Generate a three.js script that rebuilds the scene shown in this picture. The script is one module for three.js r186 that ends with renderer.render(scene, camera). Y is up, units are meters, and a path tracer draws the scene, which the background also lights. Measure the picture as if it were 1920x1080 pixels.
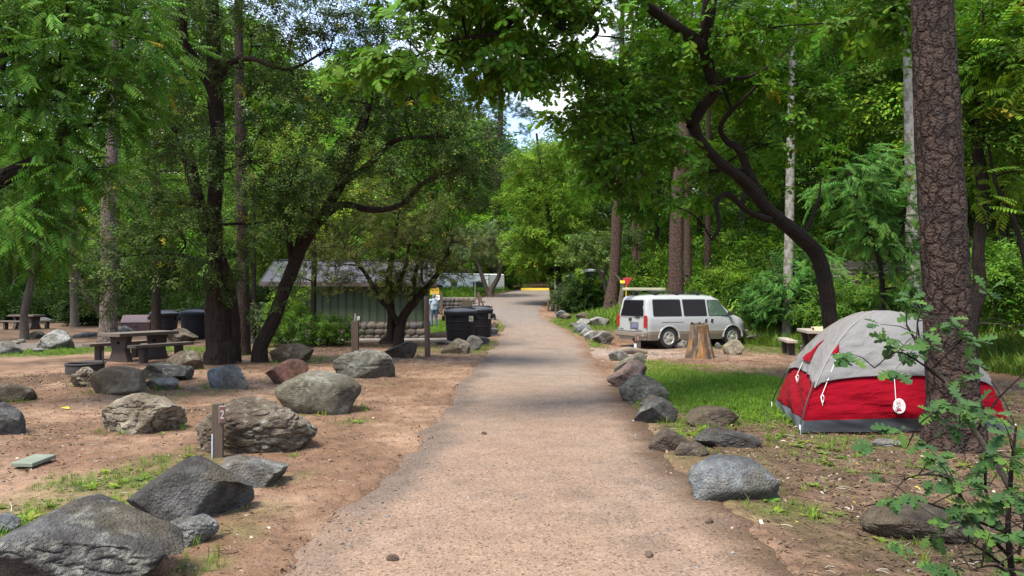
import * as THREE from 'three';
import { mergeGeometries, mergeVertices } from 'three/addons/utils/BufferGeometryUtils.js';
import { RoundedBoxGeometry } from 'three/addons/geometries/RoundedBoxGeometry.js';
import { MarchingCubes } from 'three/addons/objects/MarchingCubes.js';
import { FontLoader } from 'three/addons/loaders/FontLoader.js';
import { TextGeometry } from 'three/addons/geometries/TextGeometry.js';
import { Brush, Evaluator, SUBTRACTION } from 'three-bvh-csg';

// ------------------------------------------------------------------ camera, sky, sun, exposure
const scene = new THREE.Scene();
const F = 1400, EYE = 1.7, PITCH = Math.atan(17 / F);          // focal length in pixels of a 1920 x 1080 frame
const camera = new THREE.PerspectiveCamera(2 * Math.atan(540 / F) * 180 / Math.PI, 1920 / 1080, 0.1, 600);
camera.position.set(0, EYE, 0);
camera.rotation.x = PITCH;
const renderer = new THREE.WebGLRenderer({ antialias: true });
renderer.setSize(1024, 576);
renderer.toneMapping = THREE.LinearToneMapping;
renderer.toneMappingExposure = 2.25;
renderer.shadowMap.enabled = true;

const { sin, cos, abs, min, max, floor, sqrt, pow, PI, atan2, hypot, round, exp } = Math;
const clamp = (x, a = 0, b = 1) => min(b, max(a, x)), lerp = (a, b, t) => a + (b - a) * t;
const sstep = (a, b, x) => { const t = clamp((x - a) / (b - a)); return t * t * (3 - 2 * t); };
const V = (x, y, z) => new THREE.Vector3(x, y, z);
function rng(seed) { let s = (seed * 2654435761) >>> 0; return () => { s = (s + 0x6d2b79f5) >>> 0; let t = Math.imul(s ^ (s >>> 15), 1 | s); t = (t + Math.imul(t ^ (t >>> 7), 61 | t)) ^ t; return ((t ^ (t >>> 14)) >>> 0) / 4294967296; }; }
const hash = (x, y, z) => { let h = Math.imul(x, 374761393) + Math.imul(y, 668265263) + Math.imul(z, 1274126177); h = Math.imul(h ^ (h >>> 13), 1274126177); return ((h ^ (h >>> 16)) >>> 0) / 4294967296; };
function noise(x, y, z = 0) {                                   // value noise, 0..1
  const ix = floor(x), iy = floor(y), iz = floor(z); let fx = x - ix, fy = y - iy, fz = z - iz;
  fx = fx * fx * (3 - 2 * fx); fy = fy * fy * (3 - 2 * fy); fz = fz * fz * (3 - 2 * fz);
  const a = lerp(lerp(hash(ix, iy, iz), hash(ix + 1, iy, iz), fx), lerp(hash(ix, iy + 1, iz), hash(ix + 1, iy + 1, iz), fx), fy);
  const b = lerp(lerp(hash(ix, iy, iz + 1), hash(ix + 1, iy, iz + 1), fx), lerp(hash(ix, iy + 1, iz + 1), hash(ix + 1, iy + 1, iz + 1), fx), fy);
  return lerp(a, b, fz);
}
function fbm(x, y, z = 0, oct = 4) { let s = 0, a = 0.5, n = 0; for (let i = 0; i < oct; i++) { s += a * noise(x, y, z); n += a; a *= 0.5; x = x * 2.03 + 11.3; y = y * 2.03 + 5.7; z = z * 2.03 + 3.1; } return s / n; }
function pnoise(x, y, px, py, s = 0) {                          // value noise with periods px, py
  const ix = floor(x), iy = floor(y); let fx = x - ix, fy = y - iy; fx = fx * fx * (3 - 2 * fx); fy = fy * fy * (3 - 2 * fy);
  const m = (a, p) => ((a % p) + p) % p, h = (i, j) => hash(m(i, px), m(j, py), s);
  return lerp(lerp(h(ix, iy), h(ix + 1, iy), fx), lerp(h(ix, iy + 1), h(ix + 1, iy + 1), fx), fy);
}
function pfbm(u, v, fu, fv, oct, s = 0) { let t = 0, a = 0.5, n = 0; for (let i = 0; i < oct; i++) { t += a * pnoise(u * fu, v * fv, fu, fv, s + i); n += a; a *= 0.5; fu *= 2; fv *= 2; } return t / n; }

{ // broken bright cloud over pale blue, going on all round
  const W = 1024, H = 512, data = new Float32Array(W * H * 4);
  for (let j = 0; j < H; j++) for (let i = 0; i < W; i++) {
    const el = ((j + 0.5) / H - 0.5) * PI, az = (i + 0.5) / W * 2 * PI, x = cos(az) * cos(el), y = sin(el), z = sin(az) * cos(el);
    const k = 1 / (abs(y) + 0.35), n = fbm(x * k * 2.2 + 7, z * k * 2.2 + 3, y * 1.5, 5), c = sstep(0.42, 0.62, n);
    const up = clamp(y), blue = [lerp(0.45, 0.24, up), lerp(0.6, 0.42, up), lerp(0.85, 0.8, up)], wh = lerp(0.8, 1.2, sstep(0.5, 0.75, n));
    const o = (j * W + i) * 4; for (let q = 0; q < 3; q++) data[o + q] = lerp(blue[q], wh * [1, 1, 1.01][q], c); data[o + 3] = 1;
  }
  const t = new THREE.DataTexture(data, W, H, THREE.RGBAFormat, THREE.FloatType);
  t.mapping = THREE.EquirectangularReflectionMapping; t.magFilter = THREE.LinearFilter; t.wrapS = THREE.RepeatWrapping; t.needsUpdate = true;
  scene.background = t; scene.environment = t;
}
const sun = new THREE.DirectionalLight(new THREE.Color(1, 0.93, 0.8), 3.9);
sun.position.set(-22, 70, 8); sun.target.position.set(2, 0, -22); scene.add(sun, sun.target);
sun.castShadow = true; sun.shadow.radius = 42; sun.shadow.mapSize.set(4096, 4096);
Object.assign(sun.shadow.camera, { left: -60, right: 60, top: 70, bottom: -70, near: 1, far: 240 });

// ------------------------------------------------------------------ helpers
const used = new Map();
const numbered = (n) => { const k = used.get(n) ?? 0; used.set(n, k + 1); return k ? n + '_' + String(k).padStart(3, '0') : n; };
function tag(o, label, category, group, kind) { if (label) o.userData.label = label; if (category) o.userData.category = category; if (group) o.userData.group = group; if (kind) o.userData.kind = kind; return o; }
function thing(name, label, category, pos, turn = 0, group) { const g = new THREE.Group(); g.name = numbered(name); scene.add(g); if (pos) g.position.copy(pos); g.rotation.y = turn; return tag(g, label, category, group); }
function mesh(name, geo, mat, parent = scene) { const m = new THREE.Mesh(geo, mat); m.name = parent === scene ? numbered(name) : name; m.castShadow = m.receiveShadow = true; parent.add(m); return m; }
const merge = (list) => mergeGeometries(list.map((g) => { const q = g.index ? g.toNonIndexed() : g; for (const k of Object.keys(q.attributes)) if (!['position', 'normal', 'uv', 'color'].includes(k)) q.deleteAttribute(k); return q; }), false);
const col = (r, g, b) => new THREE.Color().setRGB(r, g, b);
const std = (c, rough = 0.8, o = {}) => new THREE.MeshStandardMaterial({ color: Array.isArray(c) ? col(...c) : c, roughness: rough, ...o });
const P = (px, py, d) => { const u = (px - 960) / F, v = (540 - py) / F, c = cos(PITCH), s = sin(PITCH), y = v * c + s, z = c - v * s; const k = d / z; return V(u * k, EYE + y * k, -d); };

// ------------------------------------------------------------------ terrain
const lin = (tab, x) => { if (x <= tab[0][0]) return tab[0].slice(1); for (let i = 1; i < tab.length; i++) if (x <= tab[i][0]) { const t = (x - tab[i - 1][0]) / (tab[i][0] - tab[i - 1][0]); return tab[i].slice(1).map((v, k) => lerp(tab[i - 1][k + 1], v, t)); } return tab[tab.length - 1].slice(1); };
const ROAD = [[-30, -0.9, 1.45], [0, 0.05, 1.5], [5.4, 0.2, 1.5], [16.6, 0.55, 1.48], [25, 0.98, 1.6], [29, 1.25, 1.65], [33, 1.05, 1.45], [36, 0.75, 1.05], [40, 0.1, 1.2], [44, -0.35, 2], [49, -0.5, 2.6], [55, 0.3, 2.7], [60, 1.2, 2.1], [65, 1.9, 1.45], [67, 2, 1.2]];
const roadAt = (d) => { let a = [0, 0]; for (let i = -2; i <= 2; i++) { const r = lin(ROAD, d + i * 1.2); a[0] += r[0] / 5; a[1] += r[1] / 5; } return a; };
const FOOT = [[-40, 14], [0, 13], [10, 12], [16, 11], [22, 11], [27, 9.6], [30, 7.2], [35, 4.6], [42, 3.4], [50, 3.4], [58, 4.6], [70, 6], [100, 9], [200, 15]];
const softpos = (x, w) => x <= -w ? 0 : x >= w ? x : (x + w) * (x + w) / (4 * w);
function G(x, d) {                                              // ground height, d metres ahead of the camera
  const mid = 0.062 * softpos(d - 28.5, 2.5), lawn = 0.11 * softpos(d - 40.5, 2), far = 0.03 * softpos(d - 44, 6);
  let h = lerp(lerp(lawn, mid, sstep(-3.6, -1.2, x + 0.02 * max(0, d - 40))), far, sstep(-10, -17, x));
  h = min(h, 2.6 + 0.02 * max(0, d - 66));
  const s = x - lin(FOOT, d)[0];
  if (s > -2) h += 20 * (1 - exp(-softpos(s, 1.5) * 0.42 / 20));
  if (d > 60) h += 17 * (1 - exp(-softpos(d - 80, 10) * 0.3 / 17)) * (x < -8 ? 1.4 : 0.8);
  h -= 0.12 * sstep(21, 25, d) * sstep(30, 27, d) * sstep(2.5, 4, x) * sstep(11, 9, x);
  return h;
}
function gp(px, py) {                                           // where the ground lies under a pixel
  let d0 = 2.2, d1 = 2.2;
  for (; d1 < 200; d0 = d1, d1 *= 1.02) { const p = P(px, py, d1); if (p.y <= G(p.x, d1)) break; }
  for (let i = 0; i < 24; i++) { const m = (d0 + d1) / 2, p = P(px, py, m); if (p.y <= G(p.x, m)) d1 = m; else d0 = m; }
  const p = P(px, py, d1); p.y = G(p.x, d1); return p;
}
const onG = (x, d, up = 0) => V(x, G(x, d) + up, -d);

// textures -----------------------------------------------------------------
function tex(n, fn, srgb = false) {                              // fn(u, v) -> [r, g, b] or a number, tileable
  const data = new Uint8Array(n * n * 4);
  for (let j = 0; j < n; j++) for (let i = 0; i < n; i++) { const c = fn((i + 0.5) / n, (j + 0.5) / n), o = (j * n + i) * 4; for (let q = 0; q < 3; q++) { let x = clamp(Array.isArray(c) ? c[q] : c); if (srgb) x = x <= 0.0031308 ? x * 12.92 : 1.055 * pow(x, 1 / 2.4) - 0.055; data[o + q] = x * 255; } data[o + 3] = 255; }
  const t = new THREE.DataTexture(data, n, n); t.wrapS = t.wrapT = THREE.RepeatWrapping; t.magFilter = THREE.LinearFilter; t.minFilter = THREE.LinearMipmapLinearFilter; t.generateMipmaps = true; if (srgb) t.colorSpace = THREE.SRGBColorSpace; t.needsUpdate = true; return t;
}
const grain = (u, v, s = 0) => pnoise(u * 256, v * 256, 256, 256, s);
function cells(u, v, n, s) { // tileable distance to the nearest point and its id
  const x = u * n, y = v * n, ix = floor(x), iy = floor(y); let best = 9, id = 0, second = 9;
  for (let a = -1; a <= 1; a++) for (let b = -1; b <= 1; b++) { const cx = ((ix + a) % n + n) % n, cy = ((iy + b) % n + n) % n, h1 = hash(cx, cy, s), h2 = hash(cx, cy, s + 50), dd = hypot(ix + a + h1 - x, iy + b + h2 - y); if (dd < best) { second = best; best = dd; id = hash(cx, cy, s + 99); } else if (dd < second) second = dd; }
  return [best, id, second];
}
const dirtMap = tex(1024, (u, v) => {
  let c = 0.72 + 0.34 * (pfbm(u, v, 12, 12, 5, 1) - 0.5) + 0.3 * (grain(u, v, 3) - 0.5), r = c, g = c * 0.985, b = c * 0.97;
  const [d, id] = cells(u, v, 70, 5); if (id > 0.8 && d < 0.3) { const k = 0.55 + id * 0.6 * hash(round(id * 1e4), 2, 1); r = r * 0.3 + 0.7 * k; g = g * 0.3 + 0.68 * k; b = b * 0.3 + 0.68 * k; }
  const [d2, id2] = cells(u, v, 26, 15); if (id2 > 0.86 && d2 < 0.17) { r *= 0.45; g *= 0.42; b *= 0.4; }
  return [r, g, b];
}, true);
const dirtBump = tex(1024, (u, v) => { const [d, id] = cells(u, v, 70, 5); return 0.4 * pfbm(u, v, 20, 20, 5, 7) + 0.2 * grain(u, v, 3) + (id > 0.8 ? 0.4 * clamp(1 - d / 0.34) : 0); });
const gravelMap = tex(1024, (u, v) => {
  const [d, id, e] = cells(u, v, 150, 21), k = 0.55 + 0.55 * id, m = clamp((e - d) * 3, 0.35, 1); let c = (0.6 * k + 0.4 * m) * (0.85 + 0.3 * (pfbm(u, v, 10, 10, 4, 9) - 0.5));
  const hot = hash(round(id * 99999), 4, 4); if (hot > 0.93) c *= 1.45; if (hot < 0.08) c *= 0.45; return [c, c * 0.985, c * 0.97];
}, true);
const gravelBump = tex(1024, (u, v) => { const [d, id, e] = cells(u, v, 150, 21); return clamp((e - d) * 1.4) * (0.5 + 0.5 * id) * 0.7 + 0.3 * pfbm(u, v, 16, 16, 4, 2); });
const rep = (t, s) => { const c = t.clone(); c.repeat.set(s, s); c.needsUpdate = true; return c; };
const M = {};
M.ground = new THREE.MeshPhysicalMaterial({ specularIntensity: 0.25, vertexColors: true, map: rep(dirtMap, 1 / 2.6), bumpMap: rep(dirtBump, 1 / 2.6), bumpScale: 0.04, roughness: 0.97 });
M.road = new THREE.MeshPhysicalMaterial({ specularIntensity: 0.3, vertexColors: true, map: rep(gravelMap, 1 / 2.1), bumpMap: rep(gravelBump, 1 / 2.1), bumpScale: 0.008, roughness: 0.95 });

// soft patches of grass (world ellipses): [pixel x, pixel y, half width m, half depth m, strength, dryness]
const GRASS = [
  [1370, 745, 1.5, 2.6, 1, 0], [1290, 715, 0.9, 2.4, 0.95, 0.1], [1440, 725, 0.8, 2.2, 1, 0], [1480, 775, 0.6, 1.2, 0.8, 0], [1240, 690, 0.8, 2.5, 0.6, 0.4], [1330, 695, 1.8, 2, 0.4, 0.6],
  [1180, 745, 0.45, 2.6, 0.75, 0.3], [1145, 720, 0.3, 3, 0.55, 0.5], [1225, 835, 0.35, 1, 0.5, 0.2], [1290, 800, 0.7, 1, 0.45, 0.2], [1340, 870, 0.7, 0.7, 0.35, 0.2], [1470, 845, 1.1, 0.7, 0.32, 0.3], [1620, 830, 1.4, 0.6, 0.4, 0.3],
  [1480, 960, 0.5, 0.4, 0.5, 0.2], [1400, 955, 0.35, 0.25, 0.45, 0.3], [1560, 990, 0.6, 0.5, 0.25, 0.3], [1700, 1030, 0.6, 0.4, 0.3, 0.2],
  [60, 662, 1.8, 1.6, 0.85, 0.1], [170, 655, 1.5, 1.6, 0.7, 0.2], [330, 655, 2, 1.5, 0.75, 0.1], [430, 665, 1, 1.4, 0.6, 0.2], [565, 675, 0.9, 1.6, 0.6, 0.2], [480, 655, 1.4, 2, 0.5, 0.3],
  [60, 1010, 0.6, 0.5, 0.7, 0.1], [130, 950, 0.9, 0.5, 0.5, 0.3], [250, 905, 0.9, 0.6, 0.55, 0.2], [330, 870, 0.7, 0.6, 0.45, 0.2], [380, 840, 0.3, 0.4, 0.4, 0.2], [480, 960, 0.3, 0.4, 0.35, 0.3], [440, 1000, 0.25, 0.3, 0.4, 0.2], [380, 1060, 0.2, 0.2, 0.5, 0.1], [540, 900, 0.25, 0.5, 0.35, 0.4], [660, 790, 0.35, 0.4, 0.45, 0.3], [700, 720, 0.5, 0.6, 0.3, 0.3], [280, 745, 0.7, 0.6, 0.35, 0.4], [410, 735, 0.6, 0.5, 0.35, 0.4], [170, 740, 0.5, 0.4, 0.3, 0.5],
  [850, 612, 1.6, 5, 1, 0], [880, 655, 1.1, 2.2, 0.65, 0.4], [800, 655, 1.2, 1.6, 0.5, 0.4], [945, 612, 0.5, 2.6, 0.7, 0.4], [930, 645, 0.4, 2, 0.5, 0.5],
  [1070, 610, 0.9, 4.5, 0.8, 0.4], [1100, 645, 0.7, 2.2, 0.7, 0.3], [1140, 590, 2.2, 5, 0.95, 0.1], [1220, 565, 3, 6, 0.9, 0.2], [1440, 645, 2.6, 1.3, 0.8, 0.1], [1560, 640, 3, 2, 0.8, 0.1], [1590, 700, 1.4, 2.2, 0.4, 0.2],
];
for (const g of GRASS) { const p = gp(g[0], g[1]); g.x = p.x; g.d = -p.z; }
function grassAt(x, d) {
  let s = 0, dry = 0, w = 1e-6;
  for (const g of GRASS) { const a = (x - g.x) / g[2], b = (d - g.d) / g[3], q = a * a + b * b; if (q < 2.6) { const k = g[4] * exp(-q * q * 0.55); if (k > s) s = k; dry += g[5] * k; w += k; } }
  const hill = x - lin(FOOT, d)[0]; if (hill > -1) { const k = sstep(-1, 1.2, hill) * (d < 60 ? 0.9 : 0.4); if (k > s) { s = k; dry += 0.15 * k; w += k; } }
  return [s, dry / w];
}
const litterAt = (x, d) => clamp(sstep(1.25, 2.0, x - roadAt(d)[0]) * sstep(13.5, 9, d + 0.5 * (fbm(x, d, 3) - 0.5)) + sstep(5.5, 8.5, x) * sstep(16, 11, d) + sstep(24, 27, d) * sstep(-2.5, -4, x) * 0.9 * sstep(45, 36, d) + 0.75 * sstep(0.5, 0.62, fbm(x * 0.5, d * 0.5, 61, 3)) * sstep(-2.2, -3.6, x) * sstep(8, 11, d) + sstep(48, 60, d) * sstep(-3, -6, x) * 0.8);
const driveAt = (x, d) => { const c = lin([[1.5, 22.6], [5, 23.4], [9, 23.6], [12, 24]], x)[0], w = lin([[1.5, 2.0], [5, 2.6], [9, 3.4], [12, 2.5]], x)[0]; const e = abs(d - c) / w; return sstep(2, 2.6, x) * sstep(11.4, 10, x) * sstep(1.15, 0.75, e + 0.3 * (fbm(x * 0.8, d * 0.8, 8) - 0.5)); };
const axis = (a0, a1, lo, hi, step, grow) => { const r = []; for (let x = a0; x <= a1; x += step) r.push(x); let s = step, x = r[r.length - 1]; while (x < hi) { s *= grow; x += s; r.push(x); } s = step; x = r[0]; while (x > lo) { s *= grow; x -= s; r.unshift(x); } return r; };
const bump = (x, d) => 0.055 * (fbm(x * 0.7, d * 0.7, 1, 3) - 0.5) + 0.05 * (fbm(x * 3, d * 3, 4, 3) - 0.5) + 0.02 * (noise(x * 9, d * 9, 9) - 0.5);
const roadEdge = (x, d, e = 0) => { const [c, w] = roadAt(d), side = x < c ? 1 : 2, wob = (fbm(d * 0.55, side * 9, 2, 3) - 0.5) * 0.4 + (fbm(d * 3, side * 5, 6, 3) - 0.5) * 0.22; return w + wob * sstep(60, 40, d) - abs(x - c) + e; };   // metres inside the road's edge
const gridGeo = (xs, ds, hf, cf) => {
  const n = xs.length, m = ds.length, pos = new Float32Array(n * m * 3), uv = new Float32Array(n * m * 2), c = new Float32Array(n * m * 3), idx = new Uint32Array((n - 1) * (m - 1) * 6);
  for (let j = 0, k = 0; j < m; j++) for (let i = 0; i < n; i++, k++) { const [x, y, d] = hf(xs[i], ds[j]); pos.set([x, y, -d], k * 3); uv.set([x, -d], k * 2); c.set(cf(x, d), k * 3); }
  for (let j = 0, k = 0; j < m - 1; j++) for (let i = 0; i < n - 1; i++) { const a = j * n + i; idx.set([a, a + 1, a + n, a + 1, a + n + 1, a + n], k); k += 6; }
  const g = new THREE.BufferGeometry(); g.setAttribute('position', new THREE.BufferAttribute(pos, 3)); g.setAttribute('uv', new THREE.BufferAttribute(uv, 2)); g.setAttribute('color', new THREE.BufferAttribute(c, 3)); g.setIndex(new THREE.BufferAttribute(idx, 1)); g.computeVertexNormals(); return g;
};
const mix3 = (a, b, t) => [lerp(a[0], b[0], t), lerp(a[1], b[1], t), lerp(a[2], b[2], t)];
{
  const xs = axis(-5, 6.5, -130, 150, 0.05, 1.035), ds = axis(3.2, 12, -40, 230, 0.05, 1.023);
  const g = gridGeo(xs, ds, (x, d) => {
    const e = roadEdge(x, d), drive = driveAt(x, d);
    let h = G(x, d) + bump(x, d) * (1 - 0.6 * drive);
    if (d < 67) h -= 0.075 * sstep(-0.06, 0.1, e) + 0.0 * e; if (d < 67 && e > -1.2) h += 0.012 * sstep(-1.2, -0.05, e);
    return [x, h, d];
  }, (x, d) => {
    const n = fbm(x * 0.9, d * 0.9, 2, 4), n2 = fbm(x * 4, d * 4, 6, 3), n3 = noise(x * 17, d * 17, 3);
    let c = mix3([0.2, 0.12, 0.077], [0.315, 0.204, 0.138], sstep(0.35, 0.65, n)); c = mix3(c, [0.17, 0.098, 0.06], 0.6 * sstep(0.5, 0.75, n2));
    const drive = driveAt(x, d); c = mix3(c, mix3([0.4, 0.3, 0.24], [0.33, 0.27, 0.23], n2), 0.8 * drive * sstep(7.5, 4, x));
    const lit = clamp(litterAt(x, d) * (0.55 + 0.9 * n2) * (1 - drive)); c = mix3(c, mix3([0.085, 0.055, 0.037], [0.15, 0.1, 0.065], n3), 0.92 * lit);
    c = mix3(c, [0.2, 0.175, 0.155], 0.8 * sstep(24.6, 25.4, d + n) * sstep(28.6, 27.6, d + n) * sstep(-12, -14.5, x)); const [gs, dry] = grassAt(x, d), gr = clamp(gs * 1.5 - (1 - gs) * 1.1 * n2 + 0.1); c = mix3(c, mix3(mix3([0.055, 0.085, 0.016], [0.085, 0.125, 0.024], n3), [0.23, 0.2, 0.075], dry * 0.8), 0.85 * gr);
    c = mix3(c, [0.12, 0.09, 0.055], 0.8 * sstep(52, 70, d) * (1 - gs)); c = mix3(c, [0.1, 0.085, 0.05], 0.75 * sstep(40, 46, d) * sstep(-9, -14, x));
    const k = (0.8 + 0.4 * n3) * (0.82 + 0.36 * fbm(x * 1.9, d * 1.9, 22, 5)); return c.map((v) => v * k);
  });
  tag(mesh('ground', g, M.ground), 'reddish bare earth of the campground with worn and grassy patches', null, null, 'structure');
  const us = []; for (let i = 0; i <= 64; i++) us.push(i / 32 - 1);
  const rd = axis(2.8, 12, -25, 66.6, 0.06, 1.014).filter((d) => d < 67);
  const rg = gridGeo(us, rd, (u, d) => { const [c, w] = roadAt(d), x = c + u * (w + 0.45); return [x, G(x, d) + 0.006 + 0.02 * (1 - u * u) + 0.012 * (fbm(x * 1.3, d * 1.3, 5, 3) - 0.5) - 0.05 * sstep(0.1, -0.2, roadEdge(x, d)), d]; }, (x, d) => {
    const e = roadEdge(x, d), n = fbm(x * 0.8, d * 0.5, 12, 4), n2 = fbm(x * 3.5, d * 3.5, 16, 4), n3 = noise(x * 20, d * 20, 1);
    let c = mix3([0.27, 0.22, 0.185], [0.35, 0.285, 0.24], n2);
    const dust = clamp(sstep(17, 4, d) * 0.75 + 0.35 * (n - 0.4) * 2 + 0.25 * sstep(0.45, 0.7, n2)); c = mix3(c, [0.34, 0.238, 0.175], dust * 0.95);
    c = mix3(c, [0.13, 0.115, 0.105], 0.4 * sstep(0.62, 0.78, fbm(x * 0.9 + 4, d * 0.45, 31, 4)) * sstep(0.42, 0.55, n2));   // bare asphalt where the dirt has worn off
    const left = x < roadAt(d)[0]; if (left) c = mix3(c, [0.15, 0.135, 0.125], 0.8 * sstep(0.5, 0.12, e + 0.35 * (n2 - 0.5)) * sstep(0.36, 0.52, fbm(d * 0.4, 3, 8, 2)));
    c = mix3(c, left ? [0.25, 0.15, 0.095] : mix3([0.25, 0.15, 0.095], [0.12, 0.08, 0.052], sstep(16, 9, d)), clamp(0.95 * sstep(0.55, 0.0, e + 0.4 * (n2 - 0.5)) * (left ? 0.25 : 1)));
    c = mix3(c, [0.27, 0.24, 0.225], sstep(31, 40, d) * 0.85);
    const k = 0.9 + 0.16 * n3; return c.map((v, q) => clamp(v * k * [1.03, 0.99, 0.95][q]));
  });
  tag(mesh('road', rg, M.road), 'worn single lane gravel road running between the boulders', null, null, 'structure');
}
// ------------------------------------------------------------------ bark and leaves
function cells2(u, v, nx, ny, s) { const x = u * nx, y = v * ny, ix = floor(x), iy = floor(y); let a = 9, b = 9, id = 0; for (let i = -1; i <= 1; i++) for (let j = -2; j <= 1; j++) { const cx = ((ix + i) % nx + nx) % nx, cy = ((iy + j) % ny + ny) % ny, d = hypot(ix + i + 0.1 + 0.8 * hash(cx, cy, s) - x, iy + j + hash(cx, 7, s + 7) + 0.15 + 0.7 * hash(cx, cy, s + 50) - y); if (d < a) { b = a; a = d; id = hash(cx, cy, s + 99); } else if (d < b) b = d; } return [a, id, b]; }
const barkTex = (kind, s) => {
  const h = (u, v) => {
    if (kind === 'pine') { const w = (pfbm(u, v, 10, 8, 3, s) - 0.5) * 0.09, w2 = (pfbm(u, v, 14, 10, 3, s + 2) - 0.5) * 0.1, m = (a) => ((a % 1) + 1) % 1, [d, id, e] = cells2(m(u + w), m(v + w2), 11, 3, s), q = pfbm(u, v, 50, 30, 4, s + 5), f = pfbm(u, v, 18, 3, 3, s + 7); return [clamp(pow(clamp((e - d) * 2.2), 0.6) * (0.42 + 0.4 * id) + 0.7 * (q - 0.45) + 0.5 * (f - 0.5)), id]; }
    if (kind === 'oak') { const r = abs(pfbm(u, v, 14, 3, 4, s) - 0.5) * 2, q = pfbm(u, v, 34, 12, 3, s + 4); return [clamp(1 - pow(1 - r, 3) * 0.9) * 0.6 + q * 0.45, q]; }
    const q = pfbm(u, v, 5, 7, 4, s); return [q * 0.6 + 0.3 * grain(u, v, s), q];
  };
  const map = tex(512, (u, v) => { const [a, b] = h(u, v); if (kind === 'pale') { const k = b > 0.56 ? 1.15 : b < 0.42 ? 0.55 : 0.85; return [k, k * (b < 0.42 ? 0.93 : 1), k * (b < 0.42 ? 0.82 : 0.98)]; } const k = 0.42 + 0.85 * a; return [k * (0.85 + 0.3 * b), k * (0.9 + 0.12 * b), k * 0.95]; }, true);
  return [map, tex(512, (u, v) => h(u, v)[0])];
};
const barkM = (c, t, b) => new THREE.MeshPhysicalMaterial({ specularIntensity: 0.25, color: col(...c), map: t[0], bumpMap: t[1], bumpScale: b, roughness: 0.95 });
const BTbig = (() => { const m = (a) => ((a % 1) + 1) % 1, f = (u, v) => { const w = (pfbm(u, v, 12, 12, 3, 3) - 0.5) * 0.07, w2 = (pfbm(u, v, 16, 12, 3, 5) - 0.5) * 0.09, [d, id, e] = cells2(m(u + w), m(v + w2), 15, 6, 17), q = pfbm(u, v, 90, 60, 4, 8), r = pfbm(u, v, 26, 5, 3, 9); return [clamp(pow(clamp((e - d) * 2), 0.6) * (0.35 + 0.45 * id) + 0.8 * (q - 0.45) + 0.6 * (r - 0.5)), id]; }, map = tex(1024, (u, v) => { const [a, id] = f(u, v), k = 0.35 + 1.0 * a; return [k * (0.8 + 0.4 * id), k * (0.9 + 0.15 * id), k]; }, true), bm = tex(1024, (u, v) => f(u, v)[0]); return [rep(map, 0.5), rep(bm, 0.5)]; })();
const BT = { pine: barkTex('pine', 3), oak: barkTex('oak', 8), pale: barkTex('pale', 13) };
const BARK = { pineBig: barkM([0.064, 0.045, 0.037], BTbig, 0.06), pine: barkM([0.1, 0.066, 0.052], BT.pine, 0.04), pineGrey: barkM([0.14, 0.112, 0.095], BT.pine, 0.03), oak: barkM([0.042, 0.03, 0.024], BT.oak, 0.035), dark: barkM([0.036, 0.027, 0.022], BT.oak, 0.03), pale: barkM([0.24, 0.225, 0.2], BT.pale, 0.008), grey: barkM([0.12, 0.1, 0.08], BT.oak, 0.02) };

function tube(pts, rad, seg = 10, rough = 0, seed = 1, caps = false) { // tapered tube through points, uv in tiles of 0.6 m
  const n = pts.length, T = pts.map((p, i) => pts[min(n - 1, i + 1)].clone().sub(pts[max(0, i - 1)]).normalize());
  const N = new THREE.Vector3(abs(T[0].y) > 0.9 ? 1 : 0, abs(T[0].y) > 0.9 ? 0 : 1, 0); N.addScaledVector(T[0], -N.dot(T[0])).normalize();
  const pos = [], uv = [], idx = [], rm = rad.reduce((a, b) => a + b) / n, k = max(1, round(2 * PI * rm / 0.6)); let len = 0; const B = new THREE.Vector3();
  for (let i = 0; i < n; i++) {
    if (i) { len += pts[i].distanceTo(pts[i - 1]); N.addScaledVector(T[i], -N.dot(T[i])).normalize(); }
    B.crossVectors(T[i], N);
    for (let j = 0; j <= seg; j++) {
      const a = (j % seg) / seg * 2 * PI, q = rough ? 1 + rough * (fbm(cos(a) * 1.6 + seed * 7, sin(a) * 1.6 + 4, len / rm * 0.45 + seed, 3) - 0.5) * 2 : 1, r = rad[i] * (q + (seg > 40 ? 0.085 * (0.55 - pow(1 - abs(pnoise(a / (2 * PI) * 17 + 0.8 * fbm(a * 3, len * 3, 2, 2), len * 2.1, 17, 999, 4) - 0.5) * 2, 3)) : 0));
      pos.push(pts[i].x + (N.x * cos(a) + B.x * sin(a)) * r, pts[i].y + (N.y * cos(a) + B.y * sin(a)) * r, pts[i].z + (N.z * cos(a) + B.z * sin(a)) * r); uv.push(j / seg * k, len / 0.6);
      if (i && j) { const o = i * (seg + 1) + j; idx.push(o - seg - 2, o - seg - 1, o - 1, o - seg - 1, o, o - 1); }
    }
  }
  if (caps) for (const e of [0, n - 1]) { const c = pos.length / 3; pos.push(pts[e].x, pts[e].y, pts[e].z); uv.push(0, 0); for (let j = 0; j < seg; j++) { const o = e * (seg + 1) + j; e ? idx.push(o, o + 1, c) : idx.push(o + 1, o, c); } }
  const g = new THREE.BufferGeometry(); g.setAttribute('position', new THREE.Float32BufferAttribute(pos, 3)); g.setAttribute('uv', new THREE.Float32BufferAttribute(uv, 2)); g.setIndex(idx);
  g.computeVertexNormals(); const nn = g.attributes.normal; for (let i = 0; i < n; i++) { const a = i * (seg + 1), b = a + seg, x = nn.getX(a) + nn.getX(b), y = nn.getY(a) + nn.getY(b), z = nn.getZ(a) + nn.getZ(b), l = hypot(x, y, z) || 1; nn.setXYZ(a, x / l, y / l, z / l); nn.setXYZ(b, x / l, y / l, z / l); }
  return g;
}
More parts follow.
